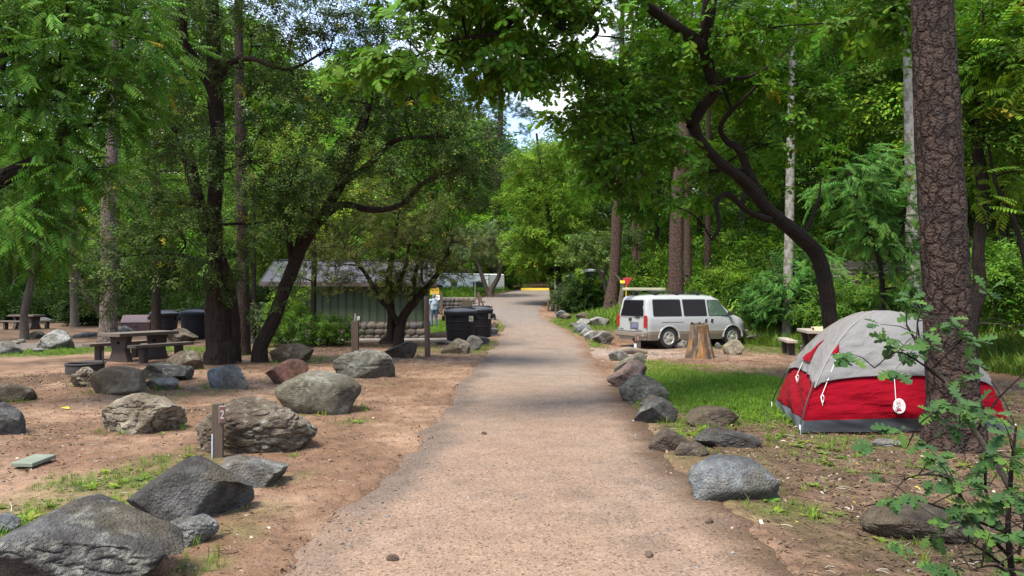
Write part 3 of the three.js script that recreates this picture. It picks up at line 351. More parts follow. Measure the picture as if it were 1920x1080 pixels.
// [x0, x1, top, base (pixels), palette, label, options]
const PEAK = [[-1, 0.35], [-0.5, 0.75], [-0.15, 1], [0.15, 0.9], [0.6, 0.6], [1, 0.3]], DOME = [[-1, 0.5], [-0.5, 0.9], [0, 1], [0.5, 0.9], [1, 0.5]];
const ROCKS = [
  [-50, 362, 941, 1135, 'dark', 'huge dark slab boulder cut by the frame edge with a sloping top', { top: [[-1, 0.35], [-0.62, 0.62], [-0.5, 0.97], [-0.1, 1], [0.4, 0.8], [0.85, 0.6], [1, 0.4]], planes: 9, sharp: 22, det: 52, deep: 0.8, rough: 0.09, lichen: 0.6, seed: 31 }],
  [249, 460, 850, 985, 'dark', 'dark pointed boulder shaped like a pyramid with a pale ridge', { top: [[-1, 0.3], [-0.55, 0.7], [-0.1, 1], [0.15, 0.98], [0.55, 0.72], [1, 0.38]], planes: 8, sharp: 26, det: 44, rough: 0.08, lichen: 0.2 }],
  [400, 535, 854, 918, 'grey', 'low grey wedge boulder lying behind the dark pyramid boulder', { top: [[-1, 0.8], [-0.4, 1], [0.6, 0.9], [1, 0.6]], planes: 9, sharp: 18, det: 30 }],
  [302, 406, 963, 1027, 'grey', 'small lumpy grey rock at the foot of the dark pyramid boulder', { top: [[-1, 0.75], [-0.4, 1], [-0.1, 0.85], [0.4, 1], [1, 0.6]], det: 30, rough: 0.16 }],
  [-25, 43, 962, 1007, 'blue', 'small rounded blue grey rock half out of frame behind the huge slab', { det: 24, top: DOME }],
  [371, 594, 740, 858, 'brown', 'large rough brown boulder standing behind the number 2 post', { top: [[-1, 0.55], [-0.7, 0.92], [-0.1, 1], [0.35, 0.95], [0.7, 0.8], [1, 0.5]], planes: 14, sharp: 12, det: 50, rough: 0.12, pits: 0.8, lichen: 0.9 }],
  [521, 678, 693, 781, 'lichen', 'big smooth rounded boulder, pale on top and brown below, beside the road', { top: [[-1, 0.85], [-0.4, 1], [0.2, 0.98], [0.7, 0.82], [1, 0.6]], planes: 16, sharp: 10, det: 44, rough: 0.07, lichen: 1.1 }],
  [627, 742, 654, 714, 'lichen', 'boulder crusted with yellowish lichen near the road edge', { top: [[-1, 0.75], [-0.5, 0.98], [0.5, 1], [1, 0.7]], planes: 16, sharp: 11, det: 36, rough: 0.1, lichen: 2 }],
  [499, 582, 668, 724, 'red', 'red sandstone boulder with a pointed top', { top: [[-1, 0.4], [-0.3, 0.75], [0.35, 1], [0.7, 0.8], [1, 0.5]], planes: 8, sharp: 24, det: 28, rough: 0.05, lichen: 0 }],
  [390, 478, 678, 733, 'blue', 'angular blue grey boulder with one jagged peak below the forked oak', { top: [[-1, 0.7], [-0.5, 0.75], [-0.1, 1], [0.3, 0.8], [1, 0.45]], planes: 8, sharp: 28, det: 28, rough: 0.07, lichen: 0 }],
  [197, 342, 735, 813, 'tan', 'pale tan boulder with a smooth hollow scooped in its face', { top: [[-1, 0.5], [-0.55, 0.9], [-0.2, 1], [0.5, 0.88], [1, 0.6]], planes: 10, sharp: 15, det: 44, rough: 0.12, lichen: 0.3, pits: 0.9 }],
  [172, 278, 685, 744, 'brown', 'blocky flat topped brown boulder in front of the picnic table', { top: [[-1, 0.85], [-0.6, 1], [0.6, 0.98], [1, 0.75]], planes: 10, sharp: 18, det: 36, rough: 0.06, lichen: 0.3 }],
  [130, 182, 685, 730, 'tan', 'rugged upright rock like a broken stump by the fire ring', { top: [[-1, 0.3], [-0.5, 0.7], [0.2, 1], [1, 0.8]], planes: 8, sharp: 20, det: 24, rough: 0.2, pits: 1.4 }],
  [264, 358, 676, 718, 'dark', 'dark layered boulder with a pale top edge beside the blocky boulder', { top: [[-1, 0.95], [-0.5, 1], [0.3, 0.8], [0.8, 0.75], [1, 0.5]], planes: 9, sharp: 20, det: 32, rough: 0.12, lichen: 0.6 }],
  [274, 338, 705, 735, 'grey', 'low flat grey rock in front of the dark layered boulder', { top: DOME, det: 26 }],
  [312, 382, 653, 697, 'brown', 'rounded brown boulder at the end of the picnic bench', { top: [[-1, 0.4], [-0.3, 0.95], [0.3, 1], [1, 0.7]], det: 30, rough: 0.1 }],
  [309, 369, 613, 647, 'brown', 'brown mound shaped boulder in front of the dark bins', { top: PEAK, det: 24, rough: 0.08 }],
  [219, 250, 610, 634, 'blue', 'pale blue grey boulder in front of the brown bear box', { top: DOME, det: 20, pal2: 1, lichen: 1.2 }],
  [70, 143, 615, 658, 'light', 'large pale grey boulder standing on the grass strip', { top: [[-1, 0.45], [-0.4, 0.9], [-0.1, 1], [0.6, 0.85], [1, 0.55]], planes: 10, sharp: 18, det: 28, lichen: 0.8 }],
  [52, 82, 619, 638, 'brown', 'small brown boulder behind the leaning thin trunk', { top: DOME, det: 16 }],
  [58, 84, 651, 664, 'grey', 'small flat grey stone at the foot of the large pale boulder', { top: DOME, det: 14 }],
  [-10, 47, 637, 668, 'grey', 'low grey boulder on the grass cut by the frame edge', { top: [[-1, 0.9], [0, 1], [0.6, 0.7], [1, 0.3]], det: 22 }],
  [70, 99, 594, 610, 'blue', 'dark boulder behind the distant picnic table', { top: DOME, det: 16 }],
  [-20, 64, 719, 759, 'deep', 'long low dark brown boulder cut by the frame edge', { top: [[-1, 0.9], [0.4, 1], [0.8, 0.85], [1, 0.5]], det: 30 }],
  [-25, 51, 752, 817, 'dark', 'dark pitted boulder half out of frame on bare dirt', { top: [[-1, 1], [-0.2, 0.95], [0.5, 0.7], [1, 0.45]], det: 34, rough: 0.14, lichen: 0.6 }],
  [507, 589, 641, 684, 'brown', 'rounded brown boulder beside the shrubs in front of the cabin', { top: [[-1, 0.6], [-0.4, 1], [0.3, 0.95], [1, 0.6]], planes: 9, sharp: 18, det: 28 }],
  [722, 784, 635, 675, 'deep', 'dark purplish boulder leaning against the many stemmed tree', { top: [[-1, 0.35], [0, 0.75], [0.5, 1], [1, 0.8]], planes: 9, sharp: 18, det: 26, lichen: 0.1 }],
  [711, 754, 621, 648, 'deep', 'rounded dark rock behind the many stemmed tree', { top: DOME, det: 20, lichen: 0 }],
  [827, 882, 632, 666, 'brown', 'brownish grey boulder in front of the black bins', { top: [[-1, 0.5], [-0.3, 0.95], [0.2, 1], [1, 0.7]], planes: 9, sharp: 18, det: 26 }],
  [873, 907, 627, 660, 'grey', 'upright grey boulder touching the brownish one by the bins', { top: [[-1, 0.8], [-0.2, 1], [0.5, 0.85], [1, 0.5]], planes: 9, sharp: 18, det: 22 }],
  [886, 920, 628, 650, 'dark', 'dark slate rock at the road side of the black bins', { top: [[-1, 0.9], [0.3, 0.9], [1, 0.5]], planes: 8, sharp: 22, det: 20, lichen: 0 }],
  [812, 850, 638, 650, 'tan', 'flat tan stone beside the bins half sunk in grass', { top: DOME, det: 16 }],
  [917, 935, 602, 619, 'brown', 'small brown rock on the grass beyond the bins', { top: DOME, det: 14 }],
  [917, 935, 614, 630, 'light', 'small pale rock just beyond the bins', { top: DOME, det: 14 }],
  [922, 931, 589, 603, 'grey', 'small dark rock behind the bins at the grass tip', { top: DOME, det: 12 }],
  [811, 829, 576, 592, 'grey', 'rounded rock beyond the standing man', { top: DOME, det: 14 }],
  [848, 863, 574, 584, 'grey', 'small rock behind the bins beside the gravel', { top: DOME, det: 12 }],
  [893, 907, 573, 583, 'deep', 'small dark rock by the brown sign board', { top: DOME, det: 12 }],
  [460, 503, 587, 603, 'light', 'pale flat boulder between the oak and the leaning trunk', { top: DOME, det: 16 }],
  [461, 480, 621, 647, 'light', 'pale upright rock beside the leaning trunk', { top: PEAK, det: 16 }],
  // beyond and along the other side of the road
  [1032, 1048, 570, 586, 'grey', 'small dark rock between the two short posts', { top: DOME, det: 12 }],
  [1041, 1063, 581, 601, 'blue', 'blue grey rock at the far end of the roadside row', { top: DOME, det: 14 }],
  [1050, 1073, 586, 603, 'brown', 'small brown rock in front of the blue grey one', { top: DOME, det: 14 }],
  [1054, 1072, 573, 588, 'grey', 'pointed grey rock at the back of the far cluster', { top: PEAK, det: 12 }],
  [1079, 1116, 585, 603, 'brown', 'long brown split rock on the grass verge', { top: [[-1, 0.9], [-0.3, 1], [0.5, 0.8], [1, 0.4]], det: 16 }],
  [1080, 1110, 595, 614, 'light', 'pale rock with a pitted top in the roadside pile', { top: DOME, det: 16 }],
  [1104, 1142, 592, 615, 'light', 'flat pale slab on the roadside pile', { top: [[-1, 0.6], [-0.2, 0.9], [0.7, 1], [1, 0.7]], planes: 8, sharp: 22, det: 18 }],
  [1066, 1086, 604, 618, 'grey', 'little grey rock nearest the gravel in the pile', { top: DOME, det: 12 }],
  [1076, 1109, 606, 628, 'blue', 'striped blue grey rock at the road edge of the pile', { top: DOME, det: 16 }],
  [1088, 1112, 614, 634, 'light', 'pale tan rock next to the striped one', { top: PEAK, det: 14 }],
  [1094, 1124, 616, 641, 'light', 'pale grey rock with a ridged top in the pile', { top: [[-1, 0.4], [-0.2, 0.8], [0.4, 1], [1, 0.6]], planes: 8, sharp: 20, det: 18 }],
  [1108, 1152, 618, 648, 'light', 'pale folded boulder beside the rear bumper of the van', { top: [[-1, 0.3], [-0.2, 0.85], [0.3, 1], [1, 0.5]], planes: 8, sharp: 22, det: 22, rough: 0.15 }],
  [1140, 1178, 656, 679, 'grey', 'grey rock beside the number 6 post', { top: DOME, det: 20 }],
  [1150, 1214, 656, 704, 'lichen', 'slanting grey slab below the number 6 post', { top: [[-1, 0.3], [0, 0.7], [0.6, 1], [1, 0.75]], planes: 8, sharp: 22, det: 28 }],
  [1137, 1216, 671, 731, 'pink', 'pinkish brown boulder in the grass verge row', { top: [[-1, 0.3], [-0.3, 0.6], [0.3, 1], [0.7, 0.95], [1, 0.6]], planes: 10, sharp: 18, det: 30, rough: 0.12, lichen: 0.1 }],
  [1159, 1251, 700, 759, 'lichen', 'rounded dark boulder speckled with lichen on the verge', { top: [[-1, 0.5], [-0.4, 0.97], [0.1, 1], [0.6, 0.8], [1, 0.5]], planes: 16, sharp: 11, det: 32, lichen: 1.6 }],
  [1193, 1240, 739, 768, 'brown', 'small brown rock wedged behind the dark wedge rock', { top: [[-1, 0.6], [0, 0.9], [0.5, 1], [1, 0.5]], planes: 8, sharp: 20, det: 20 }],
  [1188, 1275, 742, 798, 'dark', 'dark wedge shaped rock on the grass verge', { top: [[-1, 0.4], [-0.3, 0.8], [0.25, 1], [0.6, 0.7], [1, 0.3]], planes: 8, sharp: 26, det: 28, rough: 0.06 }],
  [1282, 1388, 760, 803, 'deep', 'low dark brown rock on the lawn', { top: [[-1, 0.3], [-0.4, 0.85], [0, 1], [0.5, 0.9], [1, 0.3]], planes: 11, sharp: 16, det: 32, lichen: 0 }],
  [1214, 1290, 801, 852, 'deep', 'dark pointed rock sunk in litter beside the road', { top: [[-1, 0.3], [-0.2, 1], [0.2, 0.9], [1, 0.4]], planes: 9, sharp: 18, det: 28, lichen: 0.1 }],
  [1264, 1326, 827, 863, 'deep', 'small dark rock between the pointed rock and the flat slab', { top: DOME, det: 24, lichen: 0.1 }],
  [1300, 1418, 798, 845, 'dark', 'flat dark slab rock with a squared end on the grass', { top: [[-1, 0.75], [-0.3, 1], [0.4, 0.95], [0.9, 0.85], [1, 0.5]], planes: 8, sharp: 24, det: 32, lichen: 0.3 }],
  [1285, 1455, 848, 946, 'blue', 'big rounded blue grey boulder in front of the tent lawn', { top: [[-1, 0.6], [-0.55, 0.95], [-0.2, 1], [0.3, 0.9], [0.75, 0.65], [1, 0.4]], planes: 15, sharp: 12, det: 46, rough: 0.07, lichen: 0.3, pal2: 1 }],
  [1618, 1815, 940, 1016, 'deep', 'broad low brown mound of rock under the oak sapling', { top: [[-1, 0.3], [-0.5, 0.8], [0, 1], [0.5, 0.85], [1, 0.4]], planes: 18, sharp: 9, det: 40, rough: 0.06, lichen: 0.1 }],
  [1631, 1693, 823, 840, 'grey', 'small flat grey stone on the ground beside the tent', { top: DOME, det: 20 }],
  [1263, 1290, 632, 657, 'light', 'whitish rock in front of the rear wheel of the van', { top: [[-1, 0.8], [0, 1], [1, 0.6]], planes: 8, sharp: 20, det: 18, rough: 0.15 }],
  [1355, 1395, 634, 668, 'tan', 'rounded tan boulder beside the tree stump', { top: [[-1, 0.75], [-0.4, 1], [0.4, 0.95], [1, 0.4]], planes: 12, sharp: 16, det: 24, lichen: 0 }],
  [1392, 1441, 625, 647, 'dark', 'dark flat rock beyond the van front bumper', { top: [[-1, 0.4], [-0.4, 0.9], [0.3, 1], [1, 0.5]], planes: 8, sharp: 20, det: 20 }],
  [1340, 1352, 641, 657, 'dark', 'small dark stone between the stump and the tan boulder', { top: DOME, det: 12 }],
];

const ROCKAT = [];
ROCKS.forEach(([x0, x1, y0, y1, pal, label, o], i) => {
  const c = (x0 + x1) / 2, nr = gp(c, min(y1, 1500) - 3), d0 = -nr.z, w = (x1 - x0) / F * d0 * 1.02, dz = w * (o.deep ?? 0.72), d = d0 + dz * 0.42, p = P(c, y0, d), y = G(p.x, d);
  const h = max(0.06, p.y - y), g = rockGeo(o.seed ?? i * 7 + 3, o.det, V((x1 - x0) / F * d, h, dz), { ...o, pal });
  ROCKAT.push([p.x, d, (x1 - x0) / F * d / 2, dz / 2]); const m = mesh('boulder', g, M.rock); m.position.set(p.x, y, -d); tag(m, label, 'boulder', 'boulders around the campsites');
});
// ------------------------------------------------------------------ trees
const RT = rng(4242);
tree({ name: 'pine_tree', label: 'massive reddish barked pine trunk standing in front of the tent', seed: 11, bark: 'pineBig', flare: 1.3, leaf: 'pine', green: GREEN.pine, fine: 0.16, rough: 0.1,
  limbs: [[[1788, 835, 8.5, 54], [1786, 740, 8.5, 50], [1777, 600, 8.5, 47], [1762, 300, 8.5, 45], [1747, 0, 8.5, 39], [1738, -420, 8.5, 33], [1732, -900, 8.5, 20]]], blobs: [[1732, -930, 8.5, 330, 160, 1.6, 40], [1740, -1200, 8.5, 220, 160, 1.2, 30]] });
const oakTop = tree({ name: 'oak_tree', label: 'leaning oak arching over the van with a crooked dark trunk and lobed leaves', seed: 12, bark: 'dark', leaf: 'oak', green: GREEN.oak, single: 33, scale: 0.9, per: 7, droop: 0.35, clump: 0.8, gaps: 0.4, yellow: 0.003,
  limbs: [
    [[1562, 712, 15.5, 17], [1557, 610, 15.5, 15], [1535, 485, 15.3, 15], [1505, 448, 15.1, 15], [1440, 393, 14.6, 12.5], [1395, 340, 14.1, 11.5], [1345, 300, 13.6, 10], [1312, 262, 13.2, 9.5], [1298, 232, 13, 13]],
    [[1298, 232, 13, 11], [1318, 200, 12.8, 11], [1340, 172, 12.6, 10], [1331, 135, 12.3, 11], [1322, 85, 12, 12.5], [1331, 0, 11.6, 13.5], [1340, -150, 11.2, 12]],
    [[1325, 92, 12, 12], [1285, 62, 11.7, 11], [1222, 16, 11.3, 10], [1150, -45, 10.8, 9], [1060, -110, 10.2, 8]],
    [[1298, 232, 13, 7], [1268, 212, 12.7, 6], [1215, 206, 12.3, 5], [1150, 210, 12, 4], [1085, 222, 11.7, 2]],
    [[1438, 392, 14.6, 9], [1402, 318, 14.2, 8], [1385, 280, 14, 8], [1360, 262, 13.8, 6], [1352, 235, 13.6, 5], [1420, 160, 13, 3]],
    [[1442, 412, 14.6, 8], [1405, 398, 14.3, 6], [1362, 364, 14, 5], [1343, 378, 13.9, 5], [1349, 425, 13.8, 4], [1335, 450, 13.7, 3]],
    [[1150, -45, 10.8, 6], [1075, 60, 10.3, 5], [1000, 20, 10, 4], [930, 62, 9.8, 4], [850, 75, 9.6, 3], [770, 110, 9.4, 2]],
    [[1110, 30, 10.8, 5], [1120, 60, 10.9, 4], [1060, 100, 10.6, 3], [1000, 130, 10.4, 2]], [[1338, 172, 12.6, 5], [1362, 150, 12.6, 4.5], [1400, 145, 12.8, 3.5], [1450, 118, 13, 2.5], [1490, 80, 13, 1.2]],
  ],
  blobs: [[1010, 20, 10.1, 95, 60, 0.9, 22], [1120, 40, 10.9, 110, 80, 1, 30], [900, 40, 9.9, 90, 60, 0.8, 22], [940, 120, 10.1, 70, 50, 0.6, 17], [1030, 90, 10.5, 60, 50, 0.6, 13], [960, -20, 10, 90, 50, 0.7, 16], [850, 100, 9.8, 60, 50, 0.6, 12], [760, 70, 9.5, 80, 85, 0.8, 22], [700, 110, 9.4, 45, 80, 0.5, 11], [820, 130, 9.7, 60, 35, 0.6, 8], [990, 140, 10.4, 80, 35, 0.6, 9], [1080, 200, 11.5, 60, 40, 0.7, 12],
    [1160, 130, 11.8, 110, 90, 1, 46], [1225, 100, 12.6, 100, 110, 1, 56], [1190, 270, 12.2, 95, 80, 0.9, 40], [1120, 290, 12, 60, 70, 0.7, 16], [1225, 370, 13.2, 55, 35, 0.6, 12], [1300, 110, 14, 110, 110, 1, 60], [1420, 120, 14.2, 110, 110, 1.1, 60], [1300, 330, 15.2, 70, 60, 0.8, 20], [1440, 270, 15.6, 80, 80, 0.8, 30], [1400, 60, 12, 80, 50, 0.6, 14], [1240, 180, 11.8, 50, 40, 0.5, 10], [1500, 210, 14.4, 60, 60, 0.8, 18],
    [1540, 330, 15.8, 60, 50, 0.8, 10], [1250, -60, 11.2, 250, 90, 1.4, 60], [1630, 40, 10.5, 60, 55, 0.6, 16], [1680, 20, 10, 50, 40, 0.5, 12], [860, -40, 9.6, 160, 60, 0.9, 30], [1060, -70, 10.2, 110, 60, 0.9, 24]] });
tree({ name: 'live_oak_tree', label: 'thick dark forked oak at the edge of the picnic site with small grey green leaves', seed: 13, bark: 'oak', leaf: 'live', green: GREEN.live, per: 8, fine: 0.3, clump: 1.3, gaps: 0.4, droop: 0.3, rough: 0.22,
  limbs: [
    [[413, 678, 19.3, 29], [409, 640, 19.3, 24], [407, 560, 19.3, 21], [404, 480, 19.2, 16], [402, 400, 19, 13.5], [408, 250, 18.7, 13.5], [402, 165, 18.4, 15], [400, 60, 18, 13], [392, -80, 17.5, 12]],
    [[396, 165, 18.4, 14], [362, 110, 18, 12], [346, 80, 17.7, 9], [342, 30, 17.4, 8], [325, -60, 17, 6]],
    [[437, 682, 19.5, 17], [438, 640, 19.5, 13], [438, 600, 19.5, 12], [428, 530, 19.4, 10], [412, 470, 19.3, 8]],
    [[396, 440, 19.1, 13], [378, 400, 18.9, 12], [364, 340, 18.7, 12], [352, 296, 18.6, 13]],
    [[412, 150, 18.4, 8], [430, 120, 18, 6], [470, 110, 17.6, 5], [540, 130, 17.2, 3], [620, 90, 16.8, 2]],
  ],
  blobs: [[300, 60, 17.4, 140, 110, 1.6, 60], [470, 70, 17.6, 120, 100, 1.6, 60], [560, 190, 17.2, 90, 60, 1.2, 28], [330, 250, 18.4, 90, 80, 1.3, 55], [260, 380, 18.4, 70, 70, 1.2, 40], [235, 480, 18.2, 65, 50, 1, 32], [340, 440, 18, 60, 90, 1, 38], [470, 300, 18, 90, 90, 1.3, 58], [480, 420, 18.2, 70, 60, 1, 34], [410, 520, 18.2, 50, 60, 0.7, 18], [360, -40, 17.4, 250, 90, 1.8, 60], [630, 60, 17, 70, 80, 1, 26], [560, 40, 17.1, 80, 60, 1, 30], [500, 10, 17.2, 70, 50, 1, 22], [690, 20, 16.8, 70, 50, 1, 20], [200, 540, 18, 40, 35, 0.6, 10]] });
tree({ name: 'live_oak_tree', label: 'slanting dark trunk oak leaning toward the road in front of the cabin', seed: 14, bark: 'dark', leaf: 'live', green: GREEN.live, per: 8, clump: 1.3, gaps: 0.41, rough: 0.18,
  limbs: [
    [[488, 678, 19.6, 15], [512, 600, 19.6, 13.5], [546, 510, 19.5, 13], [572, 450, 19.4, 12], [602, 408, 19.2, 10], [640, 345, 18.9, 9], [668, 280, 18.5, 7], [690, 205, 18, 6], [702, 110, 17.6, 4]],
    [[550, 500, 19.5, 8], [542, 450, 19.4, 6], [537, 395, 19.2, 5], [545, 340, 19, 4]], [[556, 480, 19.5, 8], [565, 440, 19.3, 7], [590, 415, 19.1, 6]],
    [[602, 408, 19.2, 9], [640, 384, 19, 7], [700, 394, 18.6, 6], [755, 382, 18.2, 5], [790, 346, 17.9, 5], [850, 322, 17.5, 3]],
    [[636, 350, 18.9, 7], [655, 290, 18.7, 6], [676, 230, 18.4, 5], [690, 190, 18.2, 4]], [[640, 345, 18.9, 7], [690, 310, 18.5, 6], [740, 265, 18.1, 5], [820, 255, 17.6, 3]],
  ],
  blobs: [[560, 300, 18.6, 90, 80, 1.3, 50], [660, 190, 18, 100, 90, 1.4, 64], [760, 200, 17.7, 100, 90, 1.4, 64], [840, 260, 17.4, 80, 70, 1.2, 40], [760, 310, 17.8, 110, 70, 1.3, 54], [880, 320, 17.3, 60, 60, 1, 26], [640, 300, 18.4, 80, 70, 1.2, 34], [700, 90, 17.6, 90, 60, 1.2, 26], [800, 130, 17.4, 60, 50, 1, 12], [540, 380, 19, 60, 60, 0.9, 24], [520, 560, 19.2, 40, 40, 0.6, 9], [600, 400, 18.6, 60, 40, 0.8, 16]] });
tree({ name: 'walnut_tree', label: 'walnut bough with long feathery compound leaves reaching in over the picnic site', seed: 15, bark: 'dark', leaf: 'walnut', green: GREEN.walnut, per: 5, clump: 0.9, gaps: 0.38, droop: 0.3, twist: 0.6, yellow: 0.006, base: onG(-8.6, 11),
  limbs: [[[-125, 760, 11, 42], [-130, 560, 11, 34], [-110, 430, 11.1, 28], [-60, 370, 11.3, 22], [0, 335, 11.5, 18], [62, 308, 11.8, 16], [102, 294, 12, 14], [116, 250, 12.1, 10], [122, 225, 12.2, 7]], [[118, 256, 12.1, 7], [140, 240, 12.2, 6], [168, 234, 12.4, 4], [190, 205, 12.6, 3]], [[122, 225, 12.2, 5], [140, 200, 12.4, 4], [180, 155, 12.8, 5], [240, 120, 13.2, 4]], [[-60, 370, 11.3, 16], [-20, 200, 11.6, 12], [20, 60, 12, 8], [60, -80, 12.4, 5]], [[120, 215, 12.2, 4], [112, 150, 12, 3], [115, 60, 11.8, 2]]],
  blobs: [[90, 60, 11.8, 130, 90, 1.3, 66], [230, 60, 12.6, 100, 80, 1.1, 44], [40, 200, 11.6, 90, 80, 1, 44], [190, 190, 12.6, 90, 60, 0.9, 34], [150, 320, 12.2, 110, 50, 0.9, 30], [30, 400, 11.4, 80, 70, 0.8, 32], [90, 450, 11.8, 70, 45, 0.7, 18, 0.8], [290, 110, 13, 50, 60, 0.8, 14], [60, -40, 12, 240, 70, 1.3, 44], [10, 320, 11.3, 60, 60, 0.7, 20]] });
tree({ name: 'bushy_tree', label: 'low many stemmed tree with fine olive foliage hanging over the cabin wall', seed: 16, bark: 'dark', leaf: 'live', green: GREEN.olive, per: 9, clump: 1.6, gaps: 0.37, scale: 0.85, yellow: 0.012,
  limbs: [[[748, 640, 25.6, 10], [756, 595, 25.6, 9], [772, 572, 25.5, 8], [800, 540, 25.4, 6], [832, 495, 25.2, 4], [850, 440, 25, 3]], [[733, 640, 25.8, 9], [734, 590, 25.8, 8], [728, 540, 25.8, 7], [735, 480, 25.6, 5], [745, 420, 25.5, 3]], [[752, 620, 25.6, 6], [738, 590, 25.4, 5], [712, 560, 25.2, 5], [690, 520, 25, 4], [660, 480, 24.8, 3], [640, 450, 24.8, 2]], [[772, 572, 25.5, 5], [778, 520, 25.4, 4], [790, 470, 25.2, 3]], [[735, 560, 25.8, 5], [760, 500, 25.9, 4], [770, 440, 26, 2]]],
  blobs: [[730, 440, 25.4, 110, 70, 2, 90], [820, 440, 25, 80, 70, 1.7, 60], [660, 460, 24.8, 70, 50, 1.4, 36], [760, 380, 25.6, 110, 50, 1.8, 56], [690, 520, 25, 70, 35, 1, 30], [630, 500, 24.8, 50, 40, 1, 24], [820, 505, 25, 70, 36, 1.2, 36], [770, 540, 25, 50, 18, 0.8, 12], [880, 450, 25, 40, 35, 0.8, 12], [740, 510, 25.2, 90, 26, 1.2, 22]] });
tree({ name: 'pine_tree', label: 'grey scaly pine trunk between the picnic table and the bear box', seed: 17, bark: 'pineGrey', leaf: 'pine', green: GREEN.pine, rough: 0.08, fine: 0.4,
  limbs: [[[203, 648, 25, 20], [203, 600, 25, 16], [203, 400, 25, 14], [209, 300, 25, 12], [213, 150, 25, 10], [216, -100, 25, 7], [217, -500, 25, 3]]], blobs: [[216, -180, 25, 90, 110, 1.8, 40], [214, -380, 25, 60, 110, 1.2, 24]] });
tree({ name: 'pine_tree', label: 'tall brown trunk standing tight behind the forked oak', seed: 18, bark: 'oak', leaf: 'pine', green: GREEN.pine, rough: 0.08, limbs: [[[456, 660, 22, 14], [457, 560, 22, 11], [452, 330, 22, 11], [448, 100, 22, 9], [444, -400, 22, 4]]], blobs: [[446, -200, 22, 90, 110, 1.8, 40]] });
const thin = (label, seed, bark, pts, o = {}) => tree({ name: 'slim_tree', label, seed, bark, leaf: o.leaf ?? 'broad', green: o.green ?? GREEN.broad, rough: 0.12, limbs: Array.isArray(pts[0][0]) ? pts : [pts], blobs: o.blobs, group: o.group, per: o.per ?? 8, clump: 1.2, gaps: o.gaps ?? 0.38, scale: o.scale ?? 1, category: o.category });
thin('slim dark trunk rising in front of the cabin wall', 19, 'dark', [[588, 645, 26, 6.5], [588, 560, 26, 5.5], [589, 470, 26, 5], [584, 340, 26, 4]], { blobs: [[585, 360, 26, 60, 60, 1.2, 30], [560, 520, 25.6, 45, 35, 0.8, 16], [610, 470, 26, 45, 40, 0.8, 16]], leaf: 'live', green: GREEN.live });
thin('thin crooked grey trunk beside the large pale boulder', 20, 'grey', [[46, 636, 30, 9], [45, 590, 30, 8], [58, 530, 30, 8], [68, 470, 30, 8], [74, 420, 30, 6], [70, 330, 30, 4]], { blobs: [[70, 380, 30, 90, 70, 2, 46], [20, 470, 30, 60, 50, 1.6, 30]], green: GREEN.deep });
thin('grey trunk beside the white canopy top', 21, 'grey', [[140, 612, 42, 9], [139, 560, 42, 8], [136, 500, 42, 7], [140, 380, 42, 5]], { blobs: [[140, 440, 42, 100, 60, 3, 50, 0.9]], green: GREEN.broad });
thin('dark bent trunk leaning behind the grey pine', 22, 'dark', [[196, 604, 40, 7], [186, 586, 40, 6], [165, 560, 40, 6], [152, 530, 40, 6], [135, 500, 40, 5], [110, 470, 40, 3]], { blobs: [[110, 470, 40, 70, 40, 2, 30, 0.8]], green: GREEN.deep });
thin('dark furrowed trunk in front of the bin pair by the road loop', 23, 'oak', [[[293, 628, 29, 11], [293, 590, 29, 9], [294, 500, 29, 9], [296, 420, 29, 8], [294, 330, 29, 6], [290, 240, 29, 4]], [[296, 420, 29, 5], [284, 385, 29, 4], [268, 365, 29, 3], [258, 372, 29, 2]]], { blobs: [[300, 330, 29, 110, 70, 2.4, 66], [270, 430, 28.6, 60, 50, 1.4, 30], [340, 400, 28.6, 40, 60, 1.2, 24]], leaf: 'broad', green: GREEN.broad });
[[230, 592, 50, 6, 'dark', 'slender dark trunk seen just past the grey pine'], [264, 580, 62, 5, 'grey', 'pale slender trunk deep in the wood behind the bear box'], [318, 578, 70, 3.5, 'grey', 'thin straight trunk deep in the wood over the bin lids'], [328, 580, 66, 3.5, 'dark', 'tilted thin trunk deep in the wood over the bin lids'], [352, 576, 60, 5.5, 'oak', 'dark trunk deep in the wood beside the forked oak'], [60, 590, 55, 6, 'dark', 'dark trunk behind the distant picnic table'], [73, 588, 58, 4, 'dark', 'leaning slender trunk beyond the distant picnic table'], [476, 590, 44, 5, 'dark', 'dark slender trunk glimpsed beside the cabin roof'], [24, 588, 70, 4, 'grey', 'faint grey trunk deep in the wood by the frame edge'], [250, 582, 85, 3, 'dark', 'thread thin trunk farthest into the wood'], [100, 588, 64, 4.5, 'oak', 'straight dark trunk beyond the pale grey boulder']].forEach(([x, y, d, w, bk, label], i) => thin(label, 40 + i, bk, [[x, y, d, w], [x + (i % 3 - 1) * 6 + (label.includes('lean') || label.includes('tilt') ? 18 : 0), y - 90, d, w * 0.9], [x + (i % 3 - 1) * 10 + (label.includes('lean') || label.includes('tilt') ? 30 : 0), y - 240, d, w * 0.6]], { blobs: [[x + 8, y - 190, d, 90, 70, 4, 34, 0.9], [x - 30, y - 120, d, 60, 30, 3, 14, 0.8]], green: i % 2 ? GREEN.broad : GREEN.lime, scale: 1.6 }));
